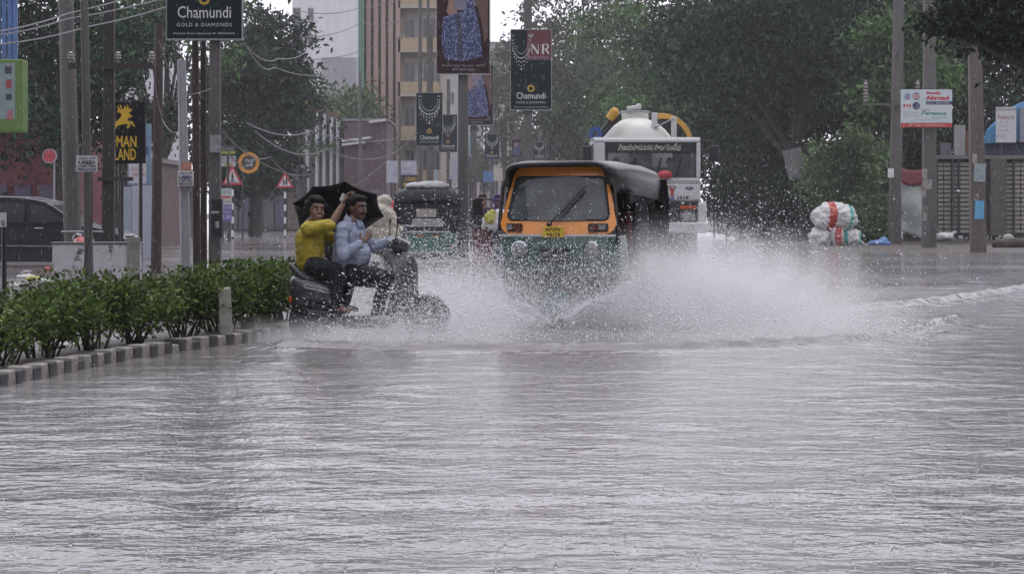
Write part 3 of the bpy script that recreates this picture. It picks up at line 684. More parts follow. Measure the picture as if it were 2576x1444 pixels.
    for z, hw, y0, dep in ((1.04, .635, -.02, .55), (.93, .65, -.05, .6), (.75, .655, -.06, .65), (.56, .64, -.02, .65), (.42, .60, .06, .6), (.34, .55, .14, .5)):
        ring = []
        for k in range(13):
            a = R(180 + 180 * k / 12); ring.append(Vector((hw * math.copysign(abs(math.cos(a)) ** .45, math.cos(a)), y0 + .26 + .26 * math.copysign(abs(math.sin(a)) ** .75, math.sin(a)), z)))
        ring += [Vector((hw, y0 + dep, z)), Vector((-hw, y0 + dep, z))]; rings.append(ring)
    ns.loft(rings); ns.build('nose', AGREEN, t, smooth=45)
    if not rear:
        for sx in (-1, 1):
            hl = MB(); hl.lathe([(.088, .10), (.09, -.03), (.075, -.045)], 22, (sx * .385, -.02, .895), 'Y'); ho = hl.build('headlight', CHROME, t, smooth=40)
            hl = MB(); hl.ell((sx * .385, -.06, .895), (.074, .025, .074), 18, 8); hl.build('lens', LENS_W, ho, smooth=60)
        gr = MB(); gr.box((0, -.075, .84), (.30, .02, .14)); gr.build('grille', BLACK, t, bevel=.01)
        bp = MB(); bp.tube([Vector((-.62, .06, .60)), Vector((-.4, -.09, .60)), Vector((.4, -.09, .60)), Vector((.62, .06, .60))], .022, 8); bp.build('bumper_bar', BLACK, t, smooth=50)
    # front fork, mudguard and wheel
    mg = MB(); mg.grid(8, 6, lambda u, v: (lambda a, x: Vector((x * (.13), .12 + .27 * math.cos(a), .235 + .25 * math.sin(a) - .03 * x * x)))(R(-5 + 190 * u), v * 2 - 1)); mg.build('mudguard', TEAL, t, smooth=50, solid=.012)
    fk = MB(); fk.cyl((0, .2, .6), (.09, .12, .2), .03); fk.cyl((0, .2, .6), (-.09, .12, .2), .03); fk.build('fork', BLACK, t)
    wheel(t, (0, .12, .205), .205, .10)
    # floor and rear body
    fl = MB(); fl.box((0, 1.3, .36), (1.16, 2.1, .1)); fl.build('floor', INTERIOR, t)
    rb = MB(); rings = []
    for y, hw, z0, z1 in ((1.05, .60, .32, .66), (1.25, .655, .27, .84), (1.9, .665, .26, .86), (2.45, .65, .30, .86), (2.6, .58, .38, .80)):
        rings.append([Vector((x, y, z)) for x, z in rrect(hw, hw * .97, z0, z1, .07, 3)])
    rb.loft(rings); rb.build('rear_body', AGREEN, t, smooth=40)
    for sx in (-1, 1):
        wa = MB(); wa.grid(10, 3, lambda u, v: (lambda a: Vector((sx * (.60 + .085 * v), 2.02 + .29 * math.cos(a), .22 + .27 * math.sin(a))))(R(5 + 170 * u))); wa.build('wheel_arch', AGREEN, t, smooth=50, solid=.02)
        wheel(t, (sx * .58, 2.02, .205), .205, .10)
        sl = MB(); sl.box((sx * .615, .85, .50), (.03, .85, .28)); sl.build('side_sill', AGREEN, t, bevel=.01)
    # seats
    q = MB(); q.box((0, .95, .62), (.5, .32, .12)); q.box((0, 1.13, .85), (.5, .08, .38)); q.build('driver_seat', BLACK, t, bevel=.03)
    q = MB(); q.box((0, 1.85, .78), (1.05, .5, .16)); q.box((0, 2.2, 1.08), (1.1, .12, .5)); q.build('passenger_seat', REDSEAT, t, bevel=.05)
    # canopy
    vm = VINYL if not rear else VINYL_G
    def arch(y, hw, zt, zs, n=18):
        pts = []
        for k in range(n + 1):
            a = math.pi * k / n; c, s_ = math.cos(a), math.sin(a)
            x = hw * math.copysign(abs(c) ** .30, c); z = zs + (zt - zs) * abs(s_) ** .30
            z += .010 * math.sin(y * 9 + x * 3) - .016 * math.cos(y * 5.2) * (abs(s_) ** 2) * (1 if y > .3 else 0)
            pts.append(Vector((x + .01 * math.sin(y * 11 + z * 9), y + .015 * math.sin(x * 6), z)))
        return pts
    st = [(.02, .53, 1.785, 1.60), (.10, .56, 1.805, 1.57), (.35, .60, 1.81, 1.50), (.8, .645, 1.81, 1.47), (1.3, .665, 1.81, 1.45), (1.8, .67, 1.80, 1.43), (2.2, .67, 1.77, 1.42), (2.42, .655, 1.70, 1.40), (2.52, .62, 1.60, 1.36)]
    cn = MB(); cn.loft([arch(*a) for a in st], caps=False, closed=False); cn.build('canopy', vm, t, smooth=50, solid=.02)
    lp = MB(); lp.tube([v + Vector((0, -.01, 0)) for v in arch(.015, .535, 1.785, 1.56)], .026, 8); lp.build('canopy_lip', vm, t, smooth=60)
    for sx in (-1, 1):
        fp_ = MB(); fp_.grid(12, 3, lambda u, v: Vector((sx * (.655 + .012 * math.sin(u * 19 + v * 2)), lerp(.5, 2.4, u), 1.50 - v * (.10 + .03 * math.sin(u * 13))))); fp_.build('side_flap', CURT if not rear else vm, t, smooth=60, solid=.012)
        rl = MB(); rl.tube([Vector((sx * .665, 2.36, 1.66)), Vector((sx * .68, 2.40, 1.4)), Vector((sx * .675, 2.42, 1.1)), Vector((sx * .66, 2.44, .84))], [.06, .075, .07, .055], 10); rl.build('rolled_curtain', CURT if not rear else vm, t, smooth=60)
        pl = MB(); pl.tube([Vector((sx * .625, 1.12, .5)), Vector((sx * .63, 1.14, 1.55))], .02, 8); pl.build('side_post', BLACK, t)
    if not rear:
        cu = MB(); cu.grid(14, 6, lambda u, v: Vector((-.63 + .012 * math.sin(u * 30), lerp(.5, 2.4, u), lerp(.8, 1.52, v)))); cu.build('side_curtain', CURT, t, smooth=60, solid=.01)
        cu = MB(); cu.grid(10, 6, lambda u, v: Vector((.635 + .012 * math.sin(u * 24), lerp(.95, 1.75, u), lerp(.80 + .1 * u, 1.52, v)))); cu.build('side_curtain', CURT, t, smooth=60, solid=.01)
    # back sheet with window
    bs = MB(); bs.grid(12, 8, lambda u, v: Vector(((u * 2 - 1) * lerp(.64, .60, v), lerp(2.62, 2.50, v) + .012 * math.sin(u * 17 + v * 5), lerp(.82, 1.60, v)))); bs.build('back_sheet', vm, t, smooth=60, solid=.012)
    if rear:
        q = MB(); q.grid(8, 5, lambda u, v: Vector((.02 + (u * 2 - 1) * .22, lerp(2.60, 2.56, v) + .015, lerp(1.18, 1.36, v)))); q.build('rear_window', mat('hazy_plastic', (.28, .26, .22), .3), t)
        PW = mat('printed_white', (.45, .5, .48), .6, col2=(.05, .06, .06), thr=.62, scale=22)
        q = MB()
        for k in range(4): q.box((.0, 2.632 - k * .006, .985 + k * .045), (.72 - .02 * k, .012, .034), rot=(0, .01, 0))
        q.build('printed_panel', PW, t)
        rf = MB(); rf.grid(14, 4, lambda u, v: Vector(((u * 2 - 1) * (.66 + .03 * v), 2.50 + .13 * math.sin(v * 1.6) + .01 * math.sin(u * 20), 1.80 - .28 * v - .10 * (abs(u * 2 - 1) ** 4)))); rf.build('rear_flap', vm, t, smooth=60, solid=.015)
        q = MB(); q.tube([Vector((-.64, 2.5, .845)), Vector((-.5, 2.625, .845)), Vector((.5, 2.625, .845)), Vector((.64, 2.5, .845))], .022, 8); q.build('trim_strip', STRIPE, t, smooth=60)
        gp = MB(); gp.box((0, 2.58, .58), (1.26, .08, .48)); gp.build('tail_panel', mat('bus_green', (.015, .13, .09), .4, var=.2, scale=6), t, bevel=.03)
        YL = mat('yellow_stripe', (.6, .45, .04), .5); RD = mat('red_stripe', (.35, .05, .04), .5)
        for x0 in (-.17, .17):
            q = MB(); q.box((x0, 2.628, .77), (.19, .006, .028)); q.build('stripe', RD, t)
            q = MB(); q.box((x0, 2.628, .735), (.19, .006, .012)); q.build('stripe', YL, t)
        for x0 in (-.46, .43):
            q = MB()
            for k in range(5): q.box((x0 - .06 + k * .03, 2.628, .70), (.012, .006, .15))
            q.build('vent_slots', STRIPE, t)
        for x0 in (-.55, .55):
            q = MB(); q.box((x0, 2.63, .52), (.1, .03, .09)); q.build('tail_lamp', LENS_O, t, bevel=.01)
        q = MB(); q.box((0, 2.63, .40), (1.1, .02, .03)); q.build('bumper_strip', STRIPE, t)
        bd = blob('roof_bundle', [('e', (-.12, 1.6, 1.86), (.42, .5, .13)), ('e', (.2, 1.7, 1.86), (.3, .4, .10))], .03, mat('silver_tarp', (.26, .27, .28), .3, var=.25, scale=9, col2=(.05, .06, .07), thr=.66), t, 2, .02, 8)
    return t
AUTO_Y = 25.0
AX = XA(1399, AUTO_Y)
ALOC = (AX, AUTO_Y, -.08); ARZ = R(-14.5)
make_rickshaw('orange fronted black hooded autorickshaw ploughing up a splash', ALOC, ARZ)
def in_auto(J, off, rz):
    M = Matrix.Rotation(rz, 3, 'Z'); return {k: tuple((M @ Vector(v)) + (Vector(off) if k not in ('face', 'up') else Vector())) for k, v in J.items()}
person('driver in pale shirt holding the bar inside the orange autorickshaw', ALOC, ARZ, in_auto(seated(z=.70), (.0, 1.0, 0), R(-90)), cloth('cream_shirt', (.42, .40, .33)), cloth('dark_trouser', (.03, .03, .035)), voxel=.018, face=False)
person('passenger in red seated inside the orange autorickshaw', ALOC, ARZ, in_auto(seated(z=.86), (.16, 1.95, -.05), R(-90)), cloth('red_cloth', (.30, .016, .016)), cloth('red_cloth', (.3, .02, .02)), voxel=.02, face=False)
make_rickshaw('green backed autorickshaw with grey hood driving away', (XA(1070, 55.6), 55.6, -.08), R(180 + 3), rear=True)
# ================================================================ scooter, its riders and the umbrella
SGREY = mat('scooter_grey', (.055, .058, .064), .3, var=.06, coat=.5)
SDARK = mat('scooter_black', (.013, .013, .015), .4)
SPALE = mat('scooter_pale', (.085, .10, .105), .35)
SCY = 22.9; SLOC = (XA(783, SCY), SCY, -.07); SRZ = R(10)
sc = thing('scooter', 'grey scooter carrying two people beside the island tip', 'scooter', SLOC, SRZ); sc.scale = (.93, 1, 1)
def sring(x, zc, hh, hw, n=18, e=.6):
    return [Vector((x, hw * math.copysign(abs(math.cos(2 * math.pi * k / n)) ** e, math.cos(2 * math.pi * k / n)), zc + hh * math.copysign(abs(math.sin(2 * math.pi * k / n)) ** e, math.sin(2 * math.pi * k / n)))) for k in range(n)]
q = MB(); q.loft([sring(-.225, .555, .05, .05), sring(-.205, .55, .10, .10), sring(-.16, .545, .125, .14), sring(-.05, .525, .135, .17), .0 or sring(.10, .495, .13, .185), sring(.22, .462, .12, .185), sring(.285, .445, .108, .18)]); q.build('side_cowl', SGREY, sc, smooth=50)
q = MB(); q.loft([sring(-.20, .44, .10, .09), sring(-.12, .40, .11, .125), sring(.05, .37, .11, .14), sring(.30, .32, .09, .14)]); q.build('lower_body', SDARK, sc, smooth=50)
q = MB(); q.loft([sring(-.17, .665, .03, .08), sring(-.1, .675, .04, .12), sring(.15, .66, .05, .13), sring(.35, .62, .05, .13), sring(.62, .59, .045, .11), sring(.68, .57, .02, .06)]); q.build('seat', RUBBER, sc, smooth=50)
q = MB()
for sy in (-.1, .1): q.tube([Vector((.02, sy, .64)), Vector((-.1, sy * 1.25, .66)), Vector((-.19, sy * 1.2, .74)), Vector((-.21, sy * .6, .775))], [.02, .026, .024, .016], 8)
q.tube([Vector((-.21, -.07, .775)), Vector((-.21, .07, .775))], .017, 8); q.build('grab_rail', mat('rail_grey', (.10, .105, .11), .4), sc, smooth=50)
q = MB(); q.box((-.222, -.05, .44), (.03, .1, .06)); q.build('tail_lamp', mat('tail_amber', (.5, .10, .015), .25), sc, bevel=.01)
# badge: thin bright outline with lettering
bo = [(-.095, .575), (-.08, .556), (.205, .494), (.225, .494), (.215, .512), (.19, .528), (-.075, .588)]
def bside(x, z): return -(.187 + .002 * math.cos(x * 9))
q = MB(); q.tube([Vector((x, bside(x, z), z)) for x, z in bo + bo[:1]], .0045, 5); q.build('badge', mat('bright_trim', (.55, .57, .6), .25), sc, smooth=50)
text('iQUBE', .13, .022, mat('bright_trim', (.55, .57, .6), .25), sc, (.045, -.190, .541), (R(90), R(12.5), 0), name='badge_lettering', bold=.01)
for px_, r_ in ((0, .232), (1.20, .232)):
    w = MB()
    w.lathe([(r_ * .70, -.045), (r_ * .93, -.045), (r_, -.018), (r_, .018), (r_ * .93, .045), (r_ * .70, .045)], 30, (px_, 0, r_), 'Y'); wo = w.build('wheel', RUBBER, sc, smooth=40)
    w = MB(); w.lathe([(.03, -.03), (r_ * .7, -.03), (r_ * .7, .03), (.03, .03)], 22, (px_, 0, r_), 'Y'); w.build('rim', SDARK, wo, smooth=40)
q = MB(); q.loft([[Vector((x, s_ * y, z)) for s_ in (1, -1) for (y, z) in ((.02, .18), (.07, .2), (.07, .3), (.02, .33))] for x in (-.06, .2, .34)]); q.build('motor_cover', SDARK, sc)
q = MB(); q.box((.58, 0, .245), (.60, .34, .07)); q.build('floorboard', SDARK, sc, bevel=.02)
q = MB(); q.tube([Vector((.32, -.12, .19)), Vector((.8, -.12, .19))], .03, 8); q.build('side_skirt', SDARK, sc)
q = MB(); rings = []
for z, x0, hw in ((.24, .86, .16), (.36, .92, .19), (.55, .95, .205), (.72, .93, .19), (.84, .90, .14), (.90, .88, .08)):
    rings.append([Vector((x0 + .05 - .09 * (abs(s) ** 2), s * hw, z)) for s in np.linspace(-1, 1, 9)] + [Vector((x0 - .10, s * hw * .95, z)) for s in np.linspace(1, -1, 9)])
q.loft(rings); q.build('leg_shield', SPALE, sc, smooth=50)
q = MB(); q.grid(10, 4, lambda u, v: (lambda a: Vector((1.20 + .255 * math.cos(a), (v * 2 - 1) * .075 * math.cos((v - .5) * 1), .232 + .255 * math.sin(a) - .03 * (v * 2 - 1) ** 2)))(R(10 + 160 * u))); q.build('front_mudguard', SGREY, sc, smooth=50, solid=.012)
q = MB(); q.tube([Vector((1.18, .06, .24)), Vector((1.0, .05, .72))], .028, 8); q.tube([Vector((1.18, -.06, .24)), Vector((1.0, -.05, .72))], .028, 8); q.build('fork', SDARK, sc)
q = MB(); q.loft([sring(.86, .60, .30, .15), sring(.95, .60, .33, .17), sring(1.04, .60, .29, .13), sring(1.10, .60, .18, .07)]); q.build('front_cowl', SGREY, sc, smooth=50)
q = MB(); q.loft([sring(.80, .96, .04, .12), sring(.88, .97, .075, .17), sring(.97, .95, .06, .13), sring(1.02, .93, .03, .06)]); q.build('headset', SGREY, sc, smooth=50)
q = MB(); q.tube([Vector((.80, -.34, 1.0)), Vector((.86, -.18, .98)), Vector((.86, .18, .98)), Vector((.80, .34, 1.0))], .016, 8); q.build('handlebar', SDARK, sc, smooth=50)
q = MB(); q.ell((1.0, 0, .95), (.04, .09, .045)); q.build('headlight', LENS_W, sc, smooth=60)
for sy in (-1, 1):
    q = MB(); q.tube([Vector((.84, sy * .24, .99)), Vector((.86, sy * .3, 1.16))], .006, 6); mo = q.build('mirror_stalk', SDARK, sc)
    q = MB(); q.ell((.86, sy * .32, 1.19), (.015, .06, .04)); q.build('mirror', SDARK, mo, smooth=60)
q = MB(); q.box((.05, -.21, .31), (.26, .07, .07), rot=(0, .12, 0)); q.build('footpeg_guard', SDARK, sc, bevel=.02)

SHIRT_B = mat('pale_blue_shirt', (.33, .38, .50), .6, var=.14, scale=9, bump=.006, bscale=16, spec=.3)
YELLOW = mat('yellow_kurta', (.42, .34, .03), .6, var=.3, scale=16, bump=.006, bscale=20, spec=.3, col2=(.30, .24, .02), thr=.56)
NAVY = cloth('black_trousers', (.012, .013, .018))
# driver: one open palm held up
man = dict(head=(.445, -.03, 1.315), face=(.62, -.78, -.06), neck=(.40, -.02, 1.17), chest=(.37, -.01, 1.02), pelvis=(.36, 0, .74), belly=(.42, -.02, .86),
           shR=(.27, -.19, 1.115), shL=(.45, .16, 1.12), elR=(.275, -.28, .86), elL=(.62, .24, .93), wrR=(.435, -.30, .975), wrL=(.80, .24, 1.0),
           hipR=(.38, -.10, .70), hipL=(.38, .10, .70), knR=(.70, -.16, .64), knL=(.74, .16, .64), anR=(.60, -.20, .28), anL=(.66, .14, .30), toeR=(.73, -.22, .24), toeL=(.80, .14, .26))
person('man in pale blue shirt driving the scooter with one palm raised', SLOC, SRZ, man, SHIRT_B, NAVY, SKIN_D, .0075, 'long', 'short', True, .05, True, False,
       hands={'R': ((.72, .05, .62), (-.15, -.6, .8), -1, .28, .14), 'L': ((1, .1, 0), (0, 0, -1), 1, 1.3, .05)}, shoes=mat('pale_shoe', (.5, .5, .5), .5), wr=.012, seed=2)
mt = bpy.context.scene.objects['person.002'] if False else None
# collar of the driver's shirt
col_ = MB(); cn_ = Vector((.405, -.025, 1.185))
for a0, a1 in ((-20, 150), (-30, -200)):
    pass
col_.grid(14, 2, lambda u, v: (lambda a, rr: cn_ + Vector((math.cos(a) * rr, math.sin(a) * rr, .045 - .075 * v - .03 * math.cos(a + .8))))(R(-70 + 320 * u), .068 + .038 * v))
for o_ in [o for o in COL.objects if o.get('label', '').startswith('man in pale blue')]:
    col_.build('collar', SHIRT_B, o_, smooth=60, solid=.008)
# passenger: near arm lifted to the umbrella rim
wom = dict(head=(.045, -.05, 1.285), face=(.25, -.96, .14), up=(.12, .0, 1), neck=(.0, -.0, 1.15), chest=(-.02, 0, 1.0), pelvis=(.0, 0, .78),
           shR=(-.05, -.165, 1.115), shL=(.06, .15, 1.13), elR=(.165, -.22, 1.15), elL=(.25, .2, 1.0), wrR=(.285, -.17, 1.345), wrL=(.36, .1, 1.12),
           hipR=(.02, -.10, .755), hipL=(.02, .10, .755), knR=(.21, -.21, .73), knL=(.40, .2, .70), anR=(.225, -.22, .37), anL=(.34, .2, .36), toeR=(.33, -.24, .33), toeL=(.45, .2, .33))
person('person in yellow top with curly hair riding pillion, arm lifted to the umbrella', SLOC, SRZ, wom, YELLOW, NAVY, SKIN, .0075, {'R': 'elbow', 'L': 'long'}, 'curly', True, 0, False, True,
       hands={'R': ((.35, .1, .9), (.6, -.1, -.3), -1, .75, .08), 'L': ((.6, 0, .8), (0, -1, 0), 1, 1.0, .05)}, wr=.010, seed=5)
# umbrella: eight panels, ribs, shaft; opened towards the riders from behind
ub = thing('umbrella', 'black umbrella held open behind the two scooter riders', 'umbrella', tuple(P(848, 545, SCY + .3)), 0)
UB = mat('umbrella_cloth', (.014, .014, .018), .45, var=.3, scale=14, bump=.006, spec=.4)
o0 = Vector(ub.location); rimp = [(737, 512, .10), (786, 470, .06), (868, 457, -.02), (948, 489, -.02), (966, 545, .0), (906, 592, .05), (838, 668, .14), (756, 600, .18)]
rim = [P(x, y, SCY + .3 + d) - o0 for x, y, d in rimp]; apex = Vector((.0, .30, .02))
for k in range(8):
    a, b = rim[k], rim[(k + 1) % 8]
    pn = MB()
    def fn(u, v, a=a, b=b):
        e = a.lerp(b, u); e = e * (1 - .05 * math.sin(math.pi * u) * v)
        q = apex.lerp(e, v); return q + Vector((0, .13 * math.sin(math.pi * v * .5) * (1 - v) * 2, 0))
    pn.grid(6, 6, fn); pn.build('panel', UB, ub, smooth=60, solid=.003)
    rb = MB(); rb.tube([apex.lerp(a, s) + Vector((0, .13 * math.sin(math.pi * s * .5) * (1 - s) * 2 - .006, 0)) for s in (0, .25, .5, .75, 1)], .004, 5); rb.build('rib', BLACK, ub)
q = MB(); q.tube([apex + Vector((0, .08, 0)), Vector((.03, -.32, -.02))], .006, 8); q.build('shaft', STEEL, ub)
q = MB(); q.tube([Vector((.03, -.32, -.02)), Vector((.032, -.42, -.03))], .013, 8); q.build('handle', BLACK, ub)
# phone in the lifted hand
ph = MB(); ph.box((0, 0, 0), (.03, .008, .075)); o = ph.build('mobile_phone', mat('phone_white', (.6, .6, .58), .3), bevel=.003)
o.location = Matrix.Translation(SLOC) @ Matrix.Rotation(SRZ, 4, 'Z') @ Vector((.275, -.215, 1.415)); o.rotation_euler = (.1, .4, .2); tag(o, 'small white phone in the lifted hand of the pillion rider', 'phone')
# ================================================================ tanker lorry
TWHITE = mat('lorry_white', (.62, .63, .64), .35, var=.08, scale=3, col2=(.42, .42, .40), thr=.66)
TCREAM = mat('tank_cream', (.66, .66, .62), .4, var=.07, scale=2)
CABGLASS = glass_mat('cab_glass', (.75, .78, .8), fog=(.3, .33, .34), fogf=.18)
YHOSE = mat('yellow_hose', (.55, .30, .02), .4, var=.15)
def make_tanker():
    Y0 = 54.0; S = FPX / Y0
    t = thing('tanker_lorry', 'white municipal suction tanker lorry behind the autorickshaw', 'lorry', (XA(1628, Y0), Y0, 0), R(1.0))
    lx = lambda px: (px - 1628) / S
    lz = lambda py: CH - (py - HY) / S
    # cab shell: front frame with window hole, sides, roof, back
    zt, zb = lz(349), lz(508)
    c = MB(); y0 = 0
    gx0, gx1, gz0, gz1 = lx(1522), lx(1752), lz(448), lz(359)
    c.box((0, y0 + .05, (zt + gz1) / 2), (2.42, .10, zt - gz1)); c.box((0, y0 + .05, (gz0 + zb) / 2), (2.42, .10, gz0 - zb))
    c.box(((-1.21 + gx0) / 2, y0 + .05, (gz0 + gz1) / 2), (gx0 + 1.21, .096, gz1 - gz0)); c.box(((1.21 + gx1) / 2, y0 + .05, (gz0 + gz1) / 2), (1.21 - gx1, .096, gz1 - gz0))
    c.build('cab_front', TWHITE, t, bevel=.03)
    for sx in (-1, 1):
        q = MB(); q.box((sx * 1.18, .95, (gz0 + zb) / 2 - .3), (.06, 1.7, gz0 - zb + .6)); q.box((sx * 1.18, .95, zt - .06), (.06, 1.7, .12)); q.box((sx * 1.18, 1.68, 2.3), (.06, .24, 1.0)); so = q.build('cab_side', TWHITE, t, bevel=.01)
        q = MB(); q.box((sx * 1.19, .9, 2.36), (.012, 1.3, .72)); q.build('side_window', CABGLASS, so)
    q = MB(); q.box((0, .93, zt + .005), (2.42, 1.75, .05)); q.build('cab_roof', TWHITE, t, bevel=.02)
    bk = MB(); bz0, bz1 = 2.05, 2.62
    bk.box((0, 1.78, (zt + bz1) / 2), (2.36, .05, zt - bz1)); bk.box((0, 1.78, (bz0 + .9) / 2), (2.36, .05, bz0 - .9))
    for xa, xb in ((-1.18, -.78), (-.30, .25), (.72, 1.18)): bk.box(((xa + xb) / 2, 1.78, (bz0 + bz1) / 2), (xb - xa, .048, bz1 - bz0))
    bk.build('cab_back', INTERIOR, t)
    q = MB(); q.box(((gx0 + gx1) / 2, .04, (gz0 + gz1) / 2), (gx1 - gx0 + .02, .012, gz1 - gz0 + .02)); q.build('windscreen', CABGLASS, t)
    q = MB(); q.box(((gx0 + gx1) / 2, .022, gz1 - .12), (gx1 - gx0, .012, .24)); q.build('sun_strip', BLACK, t)
    text('విజయవాడనగర పాలకసంస్థ', lx(1713) - lx(1556), .17, mat('strip_lettering', (.62, .6, .5), .5), t, (lx(1634), .012, lz(371)), bold=.01)
    for x0, x1 in ((1580, 1598), (1648, 1664), (1700, 1714)):
        q = MB(); a = Vector((lx(x0), -.012, lz(448))); b = Vector((lx(x1), .0, lz(398))); q.tube([a, b], .014, 6); q.tube([a.lerp(b, .35), b], .022, 6); q.build('wiper', BLACK, t)
    # grille panel, lettering, lamps, bumper
    q = MB(); q.box((0, -.012, lz(459)), (2.38, .03, .10)); q.build('scuttle_panel', mat('lorry_grey', (.40, .41, .42), .4), t, bevel=.01)
    q = MB(); q.box((0, -.015, lz(484)), (2.40, .04, .36)); q.build('grille_panel', TWHITE, t, bevel=.02)
    for k in range(3):
        q = MB(); q.box((lx(1580), -.04, lz(474 + 8 * k)), (1.5, .012, .03)); q.build('grille_slat', BLACK, t)
    text('LEYLAND', .95, .075, BLACK, t, (lx(1648), -.04, lz(472)), bold=.02)
    text('CLEANING MACHINE', 1.35, .10, mat('sign_blue', (.05, .10, .30), .5), t, (lx(1622), -.052, lz(499)), bold=.02)
    text('1618', .26, .07, BLACK, t, (lx(1718), -.04, lz(497)), bold=.04)
    q = MB(); q.box((lx(1690), -.04, lz(485)), (.07, .012, .15)); q.ell((lx(1690), -.04, lz(478)), (.055, .012, .05)); q.build('emblem', mat('emblem_red', (.42, .06, .06), .5), t)
    q = MB(); q.ell((lx(1734), -.035, lz(474)), (.10, .012, .04), 20, 8); q.build('maker_badge', mat('badge_blue', (.10, .11, .16), .3), t)
    q = MB(); q.ell((lx(1672), -.06, lz(440)), (.17, .1, .10), 14, 8); q.build('red_bundle', mat('red_plastic', (.5, .04, .05), .4), t)
    q = MB(); q.box((0, .05, lz(534)), (2.36, .2, .48)); q.build('lower_grille', INTERIOR, t, bevel=.03)
    for sx in (-1, 1):
        q = MB(); q.box((sx * .92, -.06, lz(541)), (.34, .06, .30)); ho = q.build('headlight', mat('lamp_housing', (.10, .10, .11), .3), t, bevel=.03)
        q = MB(); q.ell((sx * .92, -.09, lz(545)), (.13, .04, .11), 16, 8); q.build('lens', LENS_W, ho, smooth=60)
        q = MB(); q.box((sx * .92, -.095, lz(522)), (.38, .03, .08)); q.build('indicator', mat('orange_lens', (.5, .09, .02), .25), t, bevel=.01)
        q = MB(); q.box((sx * 1.24, .35, lz(537)), (.20, .9, .52)); q.build('mudguard', TWHITE, t, bevel=.05)
        q = MB(); q.lathe([(.28, -.14), (.46, -.14), (.5, -.08), (.5, .08), (.46, .14), (.28, .14)], 24, (sx * 1.02, .7, .40), 'X'); wo = q.build('wheel', RUBBER, t, smooth=40)
        q = MB(); q.lathe([(.05, -.1), (.28, -.12), (.28, .12), (.05, .1)], 18, (sx * 1.02, .7, .40), 'X'); q.build('rim', STEEL, wo)
        q = MB(); q.lathe([(.28, -.25), (.46, -.25), (.5, -.18), (.5, .18), (.46, .25), (.28, .25)], 24, (sx * .95, 5.2, .40), 'X'); wo = q.build('wheel', RUBBER, t, smooth=40)
        mx = lx(1476) if sx < 0 else lx(1795)
        q = MB(); z1, z0 = lz(352), lz(405)
        q.tube([Vector((sx * 1.2, .1, z1)), Vector((mx, -.12, z1 - .04)), Vector((mx - sx * -.02, -.12, z0)), Vector((sx * 1.2, .1, z0 - .05))], .017, 6); mo = q.build('mirror_bracket', BLACK, t)
        q = MB(); q.box((mx, -.15, (z0 + z1) / 2 - .08), (.2, .06, .36)); q.build('mirror', BLACK, mo, bevel=.03)
    q = MB(); q.box((0, -.12, lz(573)), (2.68, .22, .245)); bo = q.build('bumper', TWHITE, t, bevel=.03)
    for sx in (-1, 1):
        q = MB(); q.lathe([(.075, 0), (.075, -.02), (.05, -.025)], 16, (sx * .95, -.235, lz(573)), 'Y'); q.build('fog_lamp', STEEL, bo)
    q = MB(); q.box((0, 3.4, .72), (.9, 6.2, .26)); q.build('chassis', BLACK, t)
    # tank
    tk = MB(); prof = [(.02, 2.15), (.4, 2.2), (.72, 2.33), (.9, 2.5), (.985, 2.75), (.985, 6.4), (.8, 6.65), (.02, 6.75)]
    tk.lathe(prof, 40, (-.06, 0, 2.47), 'Y'); tk.build('tank', TCREAM, t, smooth=40)
    q = MB(); q.lathe([(.33, 3.30), (.33, 3.56), (.30, 3.58)], 22, (-.06, 3.2, 0)); mo = q.build('manhole', TCREAM, t, smooth=40)
    q = MB(); q.lathe([(.37, 3.585), (.37, 3.615), (.32, 3.63)], 22, (-.06, 3.2, 0)); q.build('lid', STEEL, mo, smooth=40)
    q = MB(); q.box((-.12, 3.0, 3.70), (.3, .14, .10), rot=(0, -.12, 0)); q.cyl((.02, 3.0, 3.66), (.02, 3.0, 3.80), .06, n=12); q.build('work_lamp', TWHITE, t, bevel=.03)
    q = MB()
    for k in range(2): q.tube([Vector((-1.15 + .1 * k, 2.3, 2.78)), Vector((-.98 + .08 * k, 2.3, 3.02)), Vector((-.72 + .06 * k, 2.35, 3.34 - .05 * k)), Vector((-.45, 2.4, 3.50 - .06 * k))], .06, 8)
    q.build('suction_hose', BLACK, t, smooth=60)
    q = MB(); q.tube([Vector((-.74, 2.25, 3.40)), Vector((-.62, 2.25, 3.54))], [.10, .12], 12); q.ell((-.61, 2.25, 3.56), .115); q.build('hose_coupling', YHOSE, t, smooth=60)
    q = MB(); q.lathe([(.06, -.05), (.16, -.05), (.16, .05), (.06, .05)], 18, (-1.06, 2.2, 3.06), 'Y'); q.build('valve_wheel', mat('valve_blue', (.03, .09, .32), .35), t)
    q = MB()
    for k in range(3): q.tube([Vector((.55 + (.62 + .045 * (k % 3)) * math.cos(R(a)), 2.5 + .07 * k, 2.82 + (.62 + .045 * (k % 3)) * math.sin(R(a)))) for a in range(-10, 110, 10)], .026, 8)
    q.build('hose_coil', YHOSE, t, smooth=60)
    for px, zz in ((1666, 3.56), (1715, 3.46)):
        q = MB(); q.box((lx(px) * 1.04, 2.45, (2.6 + zz) / 2), (.13, .06, zz - 2.6)); q.build('hose_rack_post', TWHITE, t, bevel=.01)
    q = MB(); q.tube([Vector((lx(1664) * 1.04, 2.4, 3.2)), Vector((lx(1715) * 1.04, 2.4, 3.42))], .02, 6); q.build('hose_rack_stay', STEEL, t)
    q = MB(); q.box((0, .9, 1.55), (2.2, 1.2, .5)); q.box((0, 1.6, 2.0), (2.2, .2, .5)); q.build('cab_seat', INTERIOR, t)
    return t
tk = make_tanker()
DK = cloth('dark_cloth', (.03, .03, .035))
